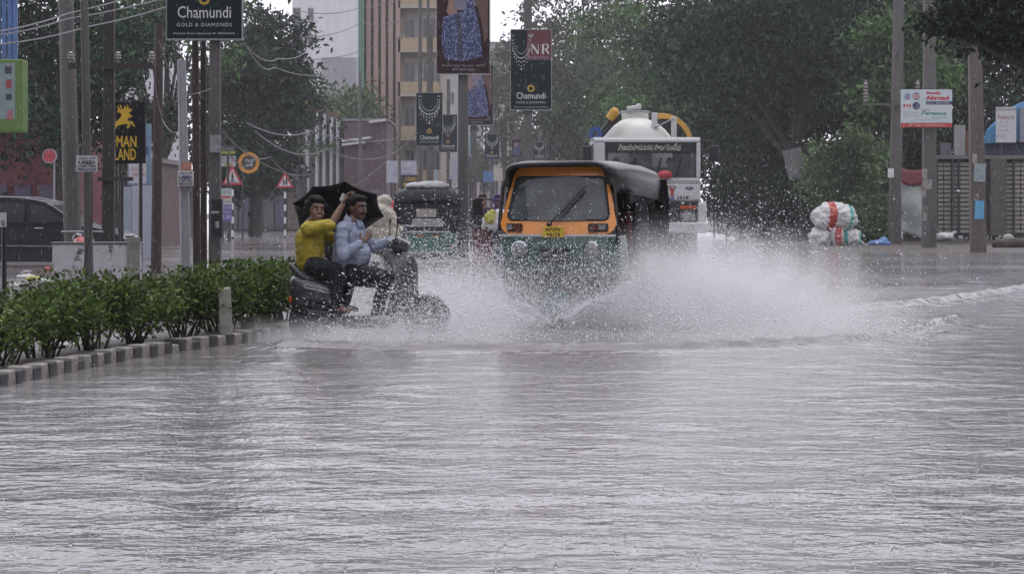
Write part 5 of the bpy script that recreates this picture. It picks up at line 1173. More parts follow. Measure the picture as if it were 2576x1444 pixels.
for k, (u, v) in enumerate(((.12, .82), (.30, .82), (.12, .57), (.30, .57))):
    q = MB(); c = ((u - .5) * W, z0 + v * (z1 - z0)); r_ = .10 * (z1 - z0); disc(q, c, r_, s['yf'], 20); ro = q.build('flag_roundel', (SKYB, NAVYP, PWHITE, NAVYP)[k], s, fixn=False); y = s['yf'] - .003
    q = MB()
    if k == 0:
        for j in range(4): q.box((c[0] + r_ * .2, y, c[1] - r_ * .7 + j * r_ * .36), (r_ * 1.1, .002, r_ * .16))
        q.build('flag_stripe', RED, ro)
    if k == 1:
        for rot in (.6, -.6): q.box((c[0], y, c[1]), (r_ * 1.8, .002, r_ * .3), rot=(0, rot, 0))
        q.box((c[0], y - .002, c[1]), (r_ * 1.9, .002, r_ * .45)); q.box((c[0], y - .0035, c[1]), (r_ * .45, .002, r_ * 1.9)); q.build('flag_cross', PWHITE, ro)
        q = MB(); q.box((c[0], y - .006, c[1]), (r_ * 1.9, .002, r_ * .22)); q.box((c[0], y - .0075, c[1]), (r_ * .22, .002, r_ * 1.9)); q.build('flag_cross', RED, ro)
    if k == 2:
        q.box((c[0] - r_ * .75, y, c[1]), (r_ * .4, .002, r_ * 1.0)); q.box((c[0] + r_ * .75, y, c[1]), (r_ * .4, .002, r_ * 1.0)); q.add([(c[0] + r_ * .5 * a, y, c[1] + r_ * .6 * b_) for a, b_ in ((0, -.7), (-.15, -.3), (-.8, -.2), (-.5, .1), (-.7, .4), (-.3, .4), (0, .9), (.3, .4), (.7, .4), (.5, .1), (.8, -.2), (.15, -.3))], [tuple(range(12))]); q.build('flag_leaf', RED, ro, fixn=False)
    if k == 3:
        for a, b_ in ((.3, .4), (.5, -.1), (.2, -.5), (-.3, -.4)): disc(q, (c[0] + r_ * a, c[1] + r_ * b_), r_ * .14, y, 6)
        q.build('flag_star', PWHITE, ro, fixn=False)
# deer sign
s = sign('shop_sign', 'black shop sign with leaping gold deer and gold lettering', 262, 366, 258, 412, 49.0, mat('sign_black', (.006, .007, .010), .6, spec=.12), th=.10, legs=((300, .04), (352, .04)))
fn = lambda px, py: ((XA(px, 49.0) - s.location.x), ZA(py, 49.0))
deer = [(286, 325), (287, 309), (294, 306), (301, 300), (306, 294), (307, 288), (303, 285), (298, 283), (294, 278), (299, 279), (297, 272), (295, 266), (300, 270), (303, 276), (306, 277), (303, 268), (302, 263), (307, 268), (309, 277), (313, 274), (314, 266), (318, 270), (318, 276), (321, 270), (320, 264), (325, 269), (323, 276), (330, 271), (328, 278), (336, 274), (331, 281), (325, 284), (328, 289), (334, 292), (332, 296), (324, 297), (322, 303), (326, 307), (333, 305), (337, 311), (341, 319), (337, 320), (332, 312), (329, 315), (327, 321), (320, 325), (320, 320), (324, 314), (315, 313), (303, 315), (295, 319), (292, 326)]
shape([deer], mat('gold_paint', (.62, .40, .02), .35), 'deer_emblem', s, s['yf'] + .002, fn)
GP = mat('gold_paint', (.62, .40, .02), .35)
text('OMAN', XA(344, 49) - XA(273, 49), .24, GP, s, (fn(309, 0)[0], s['yf'], fn(0, 357)[1]), bold=.02); text('LAND', XA(342, 49) - XA(287, 49), .24, GP, s, (fn(316, 0)[0], s['yf'], fn(0, 389)[1]), bold=.02)
# blue framed board and standing grey panel
s = sign('shop_board', 'blue framed white shop board under the deer sign', 322, 380, 312, 466, 56.0, mat('frame_blue', (.17, .27, .36), .4), th=.14); pch(s, .06, .03, .82, .46, mat('board_white_grey', (.52, .53, .58), .5)); pch(s, .10, .50, .9, .62, mat('deep_blue', (.03, .08, .22), .4), dy=.002); tx(s, 'Cool Point', .5, .56, .5, .05, PWHITE, dy=.005); tx(s, 'Sri Lakshmi', .45, .26, .5, .05, RED, dy=.003); tx(s, '9848012345', .5, .17, .55, .05, RED, dy=.003)
s = sign('metal_panel', 'tall pale grey sheet metal panel standing in the water', 333, 391, 468, 652, 61.0, mat('panel_lilac_grey', (.36, .38, .45), .4, var=.1, scale=2, col2=(.30, .31, .36), thr=.6), th=.12, bevel=.01, cat='panel')
s = sign('metal_panel', 'narrow pale panel behind the black bracket post', 300, 330, 470, 640, 64.0, mat('panel_blue_grey', (.26, .31, .36), .5, var=.15), th=.1, cat='panel')
for i, (a, b_, c, d, Y, lb) in enumerate(((192, 245, 392, 432, 30.7, 'small white used computers board on the slim pole by the low wall'), (447, 487, 430, 468, 35.7, 'small white used computers board on the pale steel pole'))):
    s = sign('notice_board', lb, a, b_, c, d, Y, mat('notice_white', (.56, .57, .58), .5, var=.06), th=.02)
    tx(s, 'కంప్యూటర్స్', .5, .84, .85, .16, INK, bold=.02); tx(s, 'USED', .5, .56, .8, .24, NAVYP if i else INK, bold=.05); tx(s, 'COMPUTERS', .5, .33, .9, .15, INK, bold=.03); tx(s, '9885633355', .5, .13, .9, .16, INK, bold=.04)
s = sign('notice_board', 'faded orange bill on the pale steel pole', 456, 482, 408, 430, 35.75, mat('faded_orange', (.42, .20, .14), .5, var=.3, scale=14), th=.012, cat='bill')
s = sign('notice_board', 'grey bill below the printed board on the steel pole', 452, 482, 468, 482, 35.75, mat('grey_bill2', (.2, .19, .2), .5), th=.012, cat='bill')
s = sign('meter_box', 'black meter box strapped to the green board pole', 530, 560, 500, 598, 37.8, BLACK, th=.12, cat='box', bevel=.015); pch(s, .05, .62, .75, .68, PGREY); pch(s, .45, .25, .75, .42, PGREY)
s = sign('notice_board', 'torn grey bill high on the green board pole', 528, 556, 340, 384, 37.84, mat('torn_grey', (.26, .27, .29), .6, var=.3, scale=12, col2=(.12, .12, .12), thr=.55), th=.01, cat='bill')
# roadside boards behind the pole
s = sign('shop_sign', 'black and yellow hazy shop board above a white board', 553, 592, 366, 388, 100.0, mat('board_black2', (.03, .03, .035), .5), legs=((573, .05),)); tx(s, 'Global', .5, .68, .8, .4, PGREY); pch(s, 0, .02, 1, .34, mat('olive_yellow', (.35, .34, .04), .5)); 
s = sign('shop_sign', 'white hazy board with yellow strip over the crossing sign', 553, 593, 393, 419, 100.5, mat('board_white2', (.5, .5, .54), .5), legs=((556, .04),)); tx(s, 'Rehana Towers', .5, .8, .85, .2, INK); tx(s, 'Function Hall', .5, .5, .8, .14, INK); pch(s, .3, .04, .8, .3, mat('olive_yellow', (.35, .34, .04), .5))
s = sign('shop_sign', 'tall white and purple clinic board under the crossing sign', 556, 583, 474, 557, 99.0, mat('board_white3', (.46, .5, .5), .5), legs=((560, .04), (578, .04)))
pch(s, .0, .0, 1, .5, mat('violet_board', (.12, .09, .34), .5)); tx(s, 'HOTEL', .5, .88, .7, .07, INK); pch(s, .05, .70, .9, .76, RED, dy=.002); tx(s, 'Royal', .5, .60, .8, .08, INK); tx(s, 'BIG CASE', .5, .42, .85, .08, PWHITE, dy=.003); tx(s, 'SCHOOL', .5, .29, .85, .06, PWHITE, dy=.003); tx(s, '2:30', .5, .14, .8, .12, PWHITE, dy=.003)
# warning triangles on banded posts
def triangle_sign(label, cx_, cy0, cy1, hw, foot_py, Y, kids):
    x = XA(cx_, Y); t = thing('warning_sign', label, 'road sign', (x, Y, 0), 0, 'triangular warning signs'); zt, zb = ZA(cy0, Y), ZA(cy1, Y); w = hw * Y / FPX
    b = MB(); b.prism([(-w, zb), (w, zb), (w * .08, zt), (-w * .08, zt)], -.07, -.04); b.build('red_border', mat('sign_red', (.45, .03, .045), .4), t, bevel=.02)
    h = zt - zb; b = MB(); b.prism([(-w * .70, zb + h * .12), (w * .70, zb + h * .12), (0, zt - h * .18)], -.078, -.0705); fo = b.build('white_face', mat('sign_white', (.6, .62, .62), .4), t)
    def man(x0, s_):
        q = MB()
        q.ell((x0, -.082, zb + h * (.25 + .37 * s_)), (.035 * s_ * w / .45, .004, .04 * s_ * w / .45), 8, 6)
        for a, c in (((x0, .25 + .33 * s_), (x0, .25 + .16 * s_)), ((x0, .25 + .16 * s_), (x0 - .11 * w * s_, .25 - .06 * s_)), ((x0, .25 + .16 * s_), (x0 + .12 * w * s_, .25 - .06 * s_)), ((x0, .25 + .30 * s_), (x0 + .13 * w * s_, .25 + .16 * s_)), ((x0, .25 + .30 * s_), (x0 - .13 * w * s_, .25 + .18 * s_))):
            q.tube([Vector((a[0], -.082, zb + h * a[1])), Vector((c[0], -.082, zb + h * c[1]))], .055 * w * s_, 5)
        q.build('pictogram', BLACK, t)
    if kids: man(-.15 * w, .85); man(.17 * w, .95)
    else:
        man(0, 1.0)
        for k in range(5): q = MB(); q.box((-.46 * w + k * .23 * w, -.081, zb + h * .165), (.1 * w, .006, h * .07), rot=(0, .3 - .15 * k, 0)); q.build('zebra_bar', BLACK, t)
    zf = -.2; n = 9
    for k in range(n):
        a, c = lerp(zf, zb + .1, k / n), lerp(zf, zb + .1, (k + 1) / n); q = MB(); q.cyl((0, 0, a), (0, 0, c), .055, n=10); q.build('post_band', WHITE if k % 2 else BLACK, t)
triangle_sign('red triangle pedestrian crossing sign on banded post', 585, 418, 466, 26, 600, 108, False)
triangle_sign('red triangle school children sign on banded post', 717, 435, 473, 22, 582, 112, True)
# round boards
t = thing('shop_sign', 'round orange and black shop sign beyond the crossing sign', 'sign', (XA(626, 112), 112, 0)); q = MB(); q.lathe([(.02, -.05), (.50, -.05), (.50, .05), (.02, .05)], 30, (0, 0, ZA(410, 112)), 'Y'); q.build('disc', mat('disc_black', (.03, .028, .026), .5), t)
q = MB(); q.lathe([(.34, -.07), (.50, -.07), (.50, -.056), (.34, -.056)], 30, (0, 0, ZA(410, 112)), 'Y', True); q.build('orange_ring', mat('ring_orange', (.6, .25, .02), .4), t); text('no', .34, .13, PWHITE, t, (.04, -.064, ZA(410, 112) + .09)); text('id', .26, .13, PWHITE, t, (.04, -.064, ZA(410, 112) - .10)); q = MB(); q.cyl((-.3, .1, -.2), (-.3, .1, ZA(410, 112)), .05); q.build('post', BLACK, t)
t = thing('shop_sign', 'round red sign on the maroon shop wall', 'sign', (XA(125, 70), 70, 0)); q = MB(); q.lathe([(.02, -.04), (.20, -.04), (.20, .04), (.02, .04)], 26, (0, 0, ZA(393, 70)), 'Y'); q.build('disc', mat('disc_red', (.42, .04, .05), .4), t); q = MB(); q.lathe([(.185, -.05), (.215, -.05), (.215, .045), (.185, .045)], 26, (0, 0, ZA(393, 70)), 'Y', True); q.build('rim', STEEL, t); q = MB(); q.cyl((.12, .08, -.1), (.12, .08, ZA(393, 70)), .03); q.build('post', STEEL, t)
s = sign('shop_sign', 'small white board with a round mark on a dark post', -30, 15, 535, 571, 30.0, mat('notice_white', (.56, .57, .58), .5), legs=((8, .03),)); tx(s, 'G', .86, .28, .2, .4, INK, bold=.03)
# green and blue box sign at the corner shop
s = sign('box_sign', 'lime green and grey box sign hanging over the footpath', -60, 64, 152, 334, 44.0, mat('lime_green', (.13, .24, .05), .5, var=.15), th=.5, bevel=.02, cat='box sign'); pch(s, .0, .18, .85, .95, mat('aqua_grey', (.26, .34, .34), .4)); pch(s, .66, .60, .78, .72, mat('dull_red', (.33, .07, .08), .5), dy=.003); pch(s, .68, .17, .80, .30, mat('pinkish', (.42, .16, .17), .5), dy=.003); pch(s, .66, .44, .78, .52, INK, dy=.003); pch(s, .64, .80, .78, .90, INK, dy=.003)
t = thing('drain_pipe', 'bundle of blue painted pipes above the lime green sign', 'pipe', (XA(18, 44.4), 44.4, 0))
for k, x in enumerate((-.16, -.05, .06, .15)):
    q = MB(); q.cyl((x, 0, ZA(152, 44.4)), (x, 0, ZA(-80, 44.4)), .05, n=10); q.build('pipe', mat('pipe_blue', (.10, .19, .42), .35, var=.2), t)
# hazy far boards
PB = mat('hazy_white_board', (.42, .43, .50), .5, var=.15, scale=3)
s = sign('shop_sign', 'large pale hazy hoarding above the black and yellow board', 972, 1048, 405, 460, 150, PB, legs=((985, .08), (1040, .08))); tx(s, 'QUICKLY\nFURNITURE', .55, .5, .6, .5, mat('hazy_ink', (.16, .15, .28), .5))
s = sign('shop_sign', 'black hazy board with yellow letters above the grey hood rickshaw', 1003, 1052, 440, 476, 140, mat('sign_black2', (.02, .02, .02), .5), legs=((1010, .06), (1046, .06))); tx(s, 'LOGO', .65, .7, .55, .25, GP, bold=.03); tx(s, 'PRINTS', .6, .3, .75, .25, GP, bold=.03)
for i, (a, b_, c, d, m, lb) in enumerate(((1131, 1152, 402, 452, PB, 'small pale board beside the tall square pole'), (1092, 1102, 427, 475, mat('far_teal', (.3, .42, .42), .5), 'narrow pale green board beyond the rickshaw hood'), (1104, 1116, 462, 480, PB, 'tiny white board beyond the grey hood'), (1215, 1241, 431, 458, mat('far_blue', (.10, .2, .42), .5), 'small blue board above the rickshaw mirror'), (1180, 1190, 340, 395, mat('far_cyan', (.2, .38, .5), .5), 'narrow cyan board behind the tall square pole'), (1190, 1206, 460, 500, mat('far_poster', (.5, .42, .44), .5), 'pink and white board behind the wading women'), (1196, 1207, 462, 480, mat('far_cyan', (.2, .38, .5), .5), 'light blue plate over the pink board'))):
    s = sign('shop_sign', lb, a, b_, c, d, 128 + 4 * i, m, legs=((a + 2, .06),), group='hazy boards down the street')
# ================================================================ buildings
def mk_building(name, label, px0, px1, pytop, Y, depth, wall, rz=0, pybot=None, group='buildings down the street', wins=None, winmat=None, frame_m=None, z0=-.3):
    x0, x1 = XA(px0, Y), XA(px1, Y); zt = ZA(pytop, Y); t = thing(name, label, 'building', ((x0 + x1) / 2, Y, 0), rz, group); w = x1 - x0
    b = MB(); b.box((0, depth / 2, (zt + z0) / 2), (w, depth, zt - z0)); b.build('wall', wall, t)
    b = MB(); b.box((0, depth / 2, zt + .08), (w + .3, depth + .3, .16)); b.build('roof', mat('roof_slab', (.2, .2, .2), .7, var=.3), t)
    gm = winmat or mat('dark_pane', (.03, .035, .04), .15, spec=.6)
    for (u0, u1, za, zb) in (wins or []):
        xa, xb = -w / 2 + u0 * w, -w / 2 + u1 * w
        q = MB(); q.box(((xa + xb) / 2, -.02, (za + zb) / 2), (xb - xa + .16, .10, zb - za + .16)); f = q.build('window', frame_m or mat('window_frame', (.34, .33, .31), .5), t)
        q = MB(); q.box(((xa + xb) / 2, -.075, (za + zb) / 2), (xb - xa, .02, zb - za)); q.build('pane', gm, f)
        q = MB(); q.box(((xa + xb) / 2, -.092, (za + zb) / 2), (.05, .012, zb - za)); q.build('mullion', frame_m or mat('window_frame', (.34, .33, .31), .5), f)
    t['w'] = w; t['zt'] = zt
    return t
CREAMW = mat('white_render', (.66, .67, .70), .6, var=.12, scale=1.2, stretch=(1, 1, .25), col2=(.5, .5, .52), thr=.6)
PINKW = mat('pink_render', (.36, .25, .21), .6, var=.2, scale=.8, stretch=(2, 1, .15))
BEIGE = mat('beige_render', (.40, .36, .29), .6, var=.2, scale=.7)
MAROONW = mat('maroon_wall', (.17, .035, .04), .6, var=.3, scale=1.5)
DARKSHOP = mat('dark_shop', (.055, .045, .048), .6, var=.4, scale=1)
SHUT = mat('shutter_grey', (.13, .13, .14), .5, var=.3, scale=2)
W2 = [(u, u + .16, z, z + 1.6) for z in np.arange(6, 30, 3.3) for u in (.10, .42, .74)]
t = mk_building('white_tower', 'tall white rendered block with grey stains above the trees', 735, 905, -170, 290, 18, CREAMW, wins=[(.02 + .0, .12, z, z + 1.5) for z in np.arange(8, 26, 3.3)] + [(.24, .31, z, z + 1.5) for z in np.arange(8, 26, 3.3)])
q = MB(); q.box((1.6, -.25, 14.0), (4.2, .5, 12)); q.build('stair_bay', mat('grey_bay', (.27, .27, .29), .6, var=.2, scale=.6, stretch=(2, 1, .2)), t)
t = mk_building('apartment_block', 'pink and beige apartment block with long balconies', 905, 1110, -170, 180, 16, BEIGE, wins=[(u, u + .11, z, z + 1.7) for z in np.arange(4.2, 25, 3.3) for u in (.56, .72, .87)])
w = t['w']
q = MB(); q.box((-w / 2 + .22, -.9, 10), (.44, 1.8, 22)); q.build('green_edge', mat('green_fin', (.10, .20, .15), .5), t)
for k in range(5):
    q = MB(); q.box((-w / 2 + .75 + k * .55, -.7, 10), (.34, 1.4 - .1 * (k % 2), 22)); q.build('facade_fin', PINKW, t)
for z in np.arange(3.4, 25, 3.3):
    q = MB(); q.box((w * .24, -.7, z), (w * .52, 1.4, .22)); so = q.build('balcony_slab', BEIGE, t)
    q = MB(); q.box((w * .24, -1.36, z + .55), (w * .52, .08, .85)); q.build('balcony_front', mat('balcony_ochre', (.40, .31, .19), .6, var=.2), so)
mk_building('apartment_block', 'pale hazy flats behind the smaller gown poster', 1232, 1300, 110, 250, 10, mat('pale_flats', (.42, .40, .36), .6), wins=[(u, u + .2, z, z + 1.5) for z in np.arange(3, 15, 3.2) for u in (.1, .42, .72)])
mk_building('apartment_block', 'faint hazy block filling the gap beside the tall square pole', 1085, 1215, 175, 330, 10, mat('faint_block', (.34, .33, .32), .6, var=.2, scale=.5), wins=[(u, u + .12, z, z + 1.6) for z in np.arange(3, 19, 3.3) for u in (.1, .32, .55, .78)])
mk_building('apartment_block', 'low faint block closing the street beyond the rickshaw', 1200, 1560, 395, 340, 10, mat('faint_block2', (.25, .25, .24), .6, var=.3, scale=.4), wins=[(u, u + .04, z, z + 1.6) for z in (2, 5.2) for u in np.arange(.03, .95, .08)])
t = mk_building('shop_building', 'low shop with yellow pillar and row of white columns', 745, 865, 300, 168, 8, mat('dark_grey_wall', (.12, .11, .12), .6, var=.3))  # plain dark grey wall colour, varied at random
cx0 = XA(805, 168)
for px, pt in ((777, 268), (801, 285), (819, 290), (837, 298), (853, 302)):
    q = MB(); q.cyl((XA(px, 168) - cx0, -1.1, -.2), (XA(px, 168) - cx0, -1.1, ZA(pt, 168)), .14, n=10); q.build('column', mat('column_white', (.58, .58, .62), .5), t)
q = MB(); q.box((XA(772, 168) - cx0, -1.0, ZA(255, 168)), (.42, .5, 3.2)); q.build('yellow_pillar', mat('ochre_yellow', (.52, .34, .06), .5), t)
q = MB(); q.box((XA(812, 168) - cx0, -1.0, ZA(284, 168)), (2.6, .3, .4), rot=(0, .25, 0)); q.build('brown_beam', mat('brown_beam', (.12, .075, .055), .6), t)
for k in range(3):
    q = MB(); q.box((XA(758 + 0 * k, 168) - cx0, -.9, ZA(240 + 18 * k, 168)), (1.0, .6, .16)); q.build('ledge', mat('column_white', (.58, .58, .62), .5), t)
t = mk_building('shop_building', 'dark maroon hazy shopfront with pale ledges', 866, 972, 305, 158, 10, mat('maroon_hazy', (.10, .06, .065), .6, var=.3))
for a, b_, c in ((862, 935, 352), (862, 920, 362), (930, 972, 306)):
    q = MB(); q.box((XA((a + b_) / 2, 158) - XA(919, 158), -.5, ZA(c, 158)), (XA(b_, 158) - XA(a, 158), 1.0, .14), rot=(0, -.12, 0)); q.build('ledge', mat('column_white', (.58, .58, .62), .5), t)
for a, b_ in ((872, 895), (900, 925), (932, 968)):
    q = MB(); q.box((XA((a + b_) / 2, 158) - XA(919, 158), -.05, 1.4), (XA(b_, 158) - XA(a, 158), .12, 2.6)); q.build('shutter', SHUT, t)
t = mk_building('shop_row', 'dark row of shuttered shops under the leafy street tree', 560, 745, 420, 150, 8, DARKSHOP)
for k in range(6):
    q = MB(); q.box((-t['w'] / 2 + .6 + k * .76, -.04, 1.3), (.62, .1, 2.3)); q.build('shutter', mat('shutter_%d' % (k % 3), ((.10, .10, .11), (.09, .07, .12), (.12, .10, .08))[k % 3], .5, var=.3), t)
q = MB(); q.box((1.2, -.5, ZA(445, 150)), (2.4, 1.0, .9)); q.build('fascia', mat('plum_fascia', (.11, .07, .14), .5, var=.3), t)
t = mk_building('shop_row', 'beige graffiti wall with ribbed white awning', 392, 462, 445, 118, 6, mat('beige_graffiti', (.33, .30, .25), .6, var=.15, scale=2, col2=(.06, .06, .06), thr=.63))
for k in range(8):
    q = MB(); q.box((-.68 + k * .19, -.7, ZA(425, 118) - k * .02), (.15, 1.4, .05), rot=(-.45, .12, 0)); q.build('awning_rib', mat('awning_white', (.6, .6, .63), .4), t)
mk_building('shop_building', 'white upper storey half hidden by leaves and cables', 280, 402, 35, 128, 8, CREAMW, wins=[(.1, .25, 5.5, 7.2), (.45, .6, 5.5, 7.2), (.75, .9, 5.5, 7.2), (.1, .25, 2, 3.6)])
t = mk_building('shop_building', 'maroon fronted shop behind the dark parked car', -180, 160, 325, 74, 8, MAROONW)
q = MB(); q.box((t['w'] / 2 - .08, -.08, 1.9), (.16, .16, 4.2)); q.build('white_pilaster', mat('column_white', (.58, .58, .62), .5), t)
q = MB(); q.box((.3, -.05, .8), (t['w'] - .8, .12, 1.7)); q.build('lower_wall', mat('grimy_beige', (.17, .15, .13), .6, var=.4, scale=3), t)
for k in range(5):
    q = MB(); q.box((-1.4 + k * .75, -.10, 1.2), (.5, .1, 1.7)); q.build('shutter', mat('shutter_1', (.09, .07, .12), .5), t)
t = mk_building('shop_row', 'low brick shopfront between the concrete poles', 165, 395, 410, 84, 6, mat('grimy_brick', (.13, .085, .075), .6, var=.4, scale=4))
for k in range(5):
    q = MB(); q.box((-1.25 + k * .62, -.05, 1.15), (.5, .1, 2.0)); q.build('shutter', mat('shutter_%d' % (k % 3), (.1, .1, .1), .5), t)
for k in range(12):
    q = MB(); q.box((XA(225, 84) - t.location.x, -.12, .4 + k * .2), (.26, .08, .16)); q.build('cream_block', mat('cream_block', (.42, .38, .3), .6), t)

# ---------------------------------------------------------------- peeling low wall, things behind it
PEEL = mat('peeling_white', (.62, .61, .64), .55, var=.15, scale=7, col2=(.12, .11, .11), thr=.545, bump=.006)
t = thing('low_wall', 'low white plastered wall with peeling black patches', 'wall', (XA(240, 32), 32, 0))
x0, x1 = XA(131, 32) - t.location.x, XA(350, 32) - t.location.x
q = MB(); q.box(((x0 + x1) / 2, .12, (ZA(614, 32) - .2) / 2), (x1 - x0, .24, ZA(614, 32) + .2)); q.build('plaster_face', PEEL, t, bevel=.02)
q = MB(); q.box(((x0 + x1) / 2, .12, ZA(612, 32)), (x1 - x0 + .03, .27, .03)); q.build('coping', mat('wet_coping', (.16, .155, .15), .4), t, bevel=.008)
q = MB(); q.box((x1 - .07, -.015, ZA(616, 32) / 2), (.17, .05, ZA(616, 32) + .2)); q.build('end_pier', mat('mossy_plaster', (.27, .26, .24), .6, var=.4, scale=6, col2=(.10, .10, .09), thr=.55), t)
q = MB(); q.box((x0 + .73, -.014, .17), (.12, .028, .34)); q.build('yellow_paint_mark', mat('yellow_mark', (.5, .30, .04), .5, var=.3), t)
make_motorcycle('red motorcycle leaning behind the peeling low wall', (XA(252, 36.5), 36.5, -.14), R(118), mat('red_tank', (.45, .02, .03), .25))
q = MB()
LIT = mat('litter_white', (.5, .5, .48), .4, var=.3, scale=9, bump=.01)
for i, (px, py, rx, ry, m, lb) in enumerate(((62, 700, .16, .12, LIT, 'crumpled white plastic sheet on the flooded footpath'), (82, 704, .12, .10, mat('litter_yellow', (.45, .44, .12), .5), 'yellow rag lying beside white plastic litter'), (112, 712, .22, .08, LIT, 'flat white litter strip near the end of the low wall'), (36, 722, .09, .06, LIT, 'small white litter scrap in the mud'), (66, 690, .10, .08, mat('litter_grey', (.22, .21, .2), .5), 'grey sodden rag on the footpath'), (118, 680, .07, .09, mat('litter_red', (.35, .04, .05), .5), 'small red plastic pot by the low wall end'))):
    Y = YW(py, .0); o = blob('litter', [('e', (0, 0, .02), (rx, ry * 1.6, .05)), ('e', (rx * .6, .05, .03), (rx * .5, ry, .045))], .018, m, None, 2, .016, 16, seed=i); o.location = (XA(px, Y), Y, 0); tag(o, lb, 'litter')

# ---------------------------------------------------------------- sacks, fence, awning, banner across the road
SACK = mat('white_sack', (.56, .56, .55), .4, var=.12, scale=3, col2=(.40, .40, .36), thr=.6, bump=.03, bscale=5)
SACKR = mat('red_sack', (.42, .045, .035), .4, var=.2, scale=4, bump=.03, bscale=5)
SACKT = mat('teal_sack', (.06, .34, .28), .4, var=.2, scale=4, bump=.03, bscale=5)
sY = 84.0
def sack(label, prims, pick, seed):
    o = blob('plastic_sack', prims, .035, [SACK, SACKR, SACKT], None, 2, .07, 4.2, pick=pick, seed=seed); o.location = (XA(2100, sY), sY, .0); return tag(o, label, 'sack', 'stuffed sacks by the bush')
wob = lambda z: .06 * math.sin(z * 4)
sack('big bulging white sack with red band on top of the pile', [('e', (-.02, 0, 1.05), (.80, .6, .50)), ('e', (-.3, -.1, .95), (.45, .5, .42)), ('e', (.35, -.1, .98), (.42, .5, .42))], lambda c: 1 if -.30 < c.x + wob(c.z) < -.02 else (2 if .42 < c.x + wob(c.z) < .56 else 0), 1)
sack('lower white sack beneath the banded one, against its teal neighbour', [('e', (-.5, -.05, .30), (.40, .5, .36)), ('e', (-.62, 0, .42), (.24, .4, .28))], lambda c: 0, 2)
sack('white sack with teal stripes at the base of the pile', [('e', (.52, -.05, .30), (.38, .5, .36)), ('e', (.62, 0, .2), (.30, .45, .24))], lambda c: 2 if (.28 < c.x < .40 or c.x > .80) else 0, 3)
sack('red striped sack wedged between two white sacks', [('e', (.06, -.12, .36), (.26, .5, .42))], lambda c: 1 if -.02 < c.x + wob(c.z) < .22 else 0, 4)
bt = blob('blue_tarpaulin', [('e', (0, 0, .08), (.42, .3, .12)), ('e', (.15, 0, .18), (.16, .2, .14))], .04, mat('tarp_blue', (.06, .17, .42), .35, var=.2, bump=.02), None, 2, .03, 5); bt.location = (XA(2212, 85), 85, .02); tag(bt, 'heap of blue tarpaulin on the ground by the square pole', 'tarpaulin')
bt = blob('litter_heap', [('e', (0, 0, .2), (.35, .3, .16)), ('c', (-.3, 0, .1), (.4, 0, .36), .08, .06)], .04, mat('heap_pale', (.42, .43, .42), .5, var=.4, scale=6, col2=(.06, .16, .14), thr=.58), None, 2, .03, 5); bt.location = (XA(2375, 88), 88, .1); tag(bt, 'pale rubbish heap at the foot of the block wall', 'litter')
bt = blob('log', [('c', (-.7, 0, .15), (.9, .1, .17), .17, .2)], .04, BARK, None, 1, .03, 4); bt.location = (XA(2560, 80), 80, 0); tag(bt, 'dark sodden log lying before the block wall', 'log')
bt = blob('rubble_stone', [('e', (0, 0, .2), (.22, .2, .26))], .04, mat('pale_stone', (.3, .29, .27), .7, var=.3), None, 1, .04, 4); bt.location = (XA(2537, 82), 82, 0); tag(bt, 'pale broken stone next to the dark log', 'stone')
# pierced block wall: piers, rails and blocks
fY = 91.0
t = thing('block_wall', 'pierced wall of pale blocks between dark piers', 'wall', (XA(2460, fY), fY, 0)); fx3 = lambda px: XA(px, fY) - XA(2460, fY)
BLK = mat('fence_block', (.30, .285, .26), .7, var=.3, scale=3); PIER = mat('fence_pier', (.045, .042, .042), .7, var=.3)
q = MB(); q.box((fx3(2470), .2, ZA(495, fY)), (fx3(2640) - fx3(2352), .08, ZA(402, fY) - ZA(592, fY) + .1)); q.build('backing', PIER, t)
bm_ = MB(); bm_.box((0, 0, 0), (.27, .14, .125)); b0 = None
for c0 in (2364, 2384, 2404, 2421, 2437, 2540, 2558, 2578):
    for r_ in range(16):
        z = ZA(582 - r_ * 11.2, fY)
        if b0 is None: b0 = o = bm_.build('block', BLK, t, bevel=.012)
        else: o = b0.copy(); COL.objects.link(o)
        o.location = (fx3(c0) + .01 * ((r_ * 7 + c0) % 3 - 1), .1 + .01 * ((r_ * 5 + c0) % 3), z)
for a, b_ in ((2353, 2358), (2393, 2397), (2410, 2414), (2446, 2456), (2490, 2530), (2548, 2551)):
    q = MB(); q.box((fx3((a + b_) / 2), .0, ZA(495, fY)), (fx3(b_) - fx3(a), .34, 2.95)); q.build('pier', mat('fence_pier2', (.085, .078, .072), .7, var=.3) if b_ - a > 20 else PIER, t)
q = MB(); q.box((fx3(2470), .02, ZA(396, fY)), (fx3(2640) - fx3(2350), .4, .14)); q.build('coping', mat('fence_coping', (.13, .125, .12), .6), t)
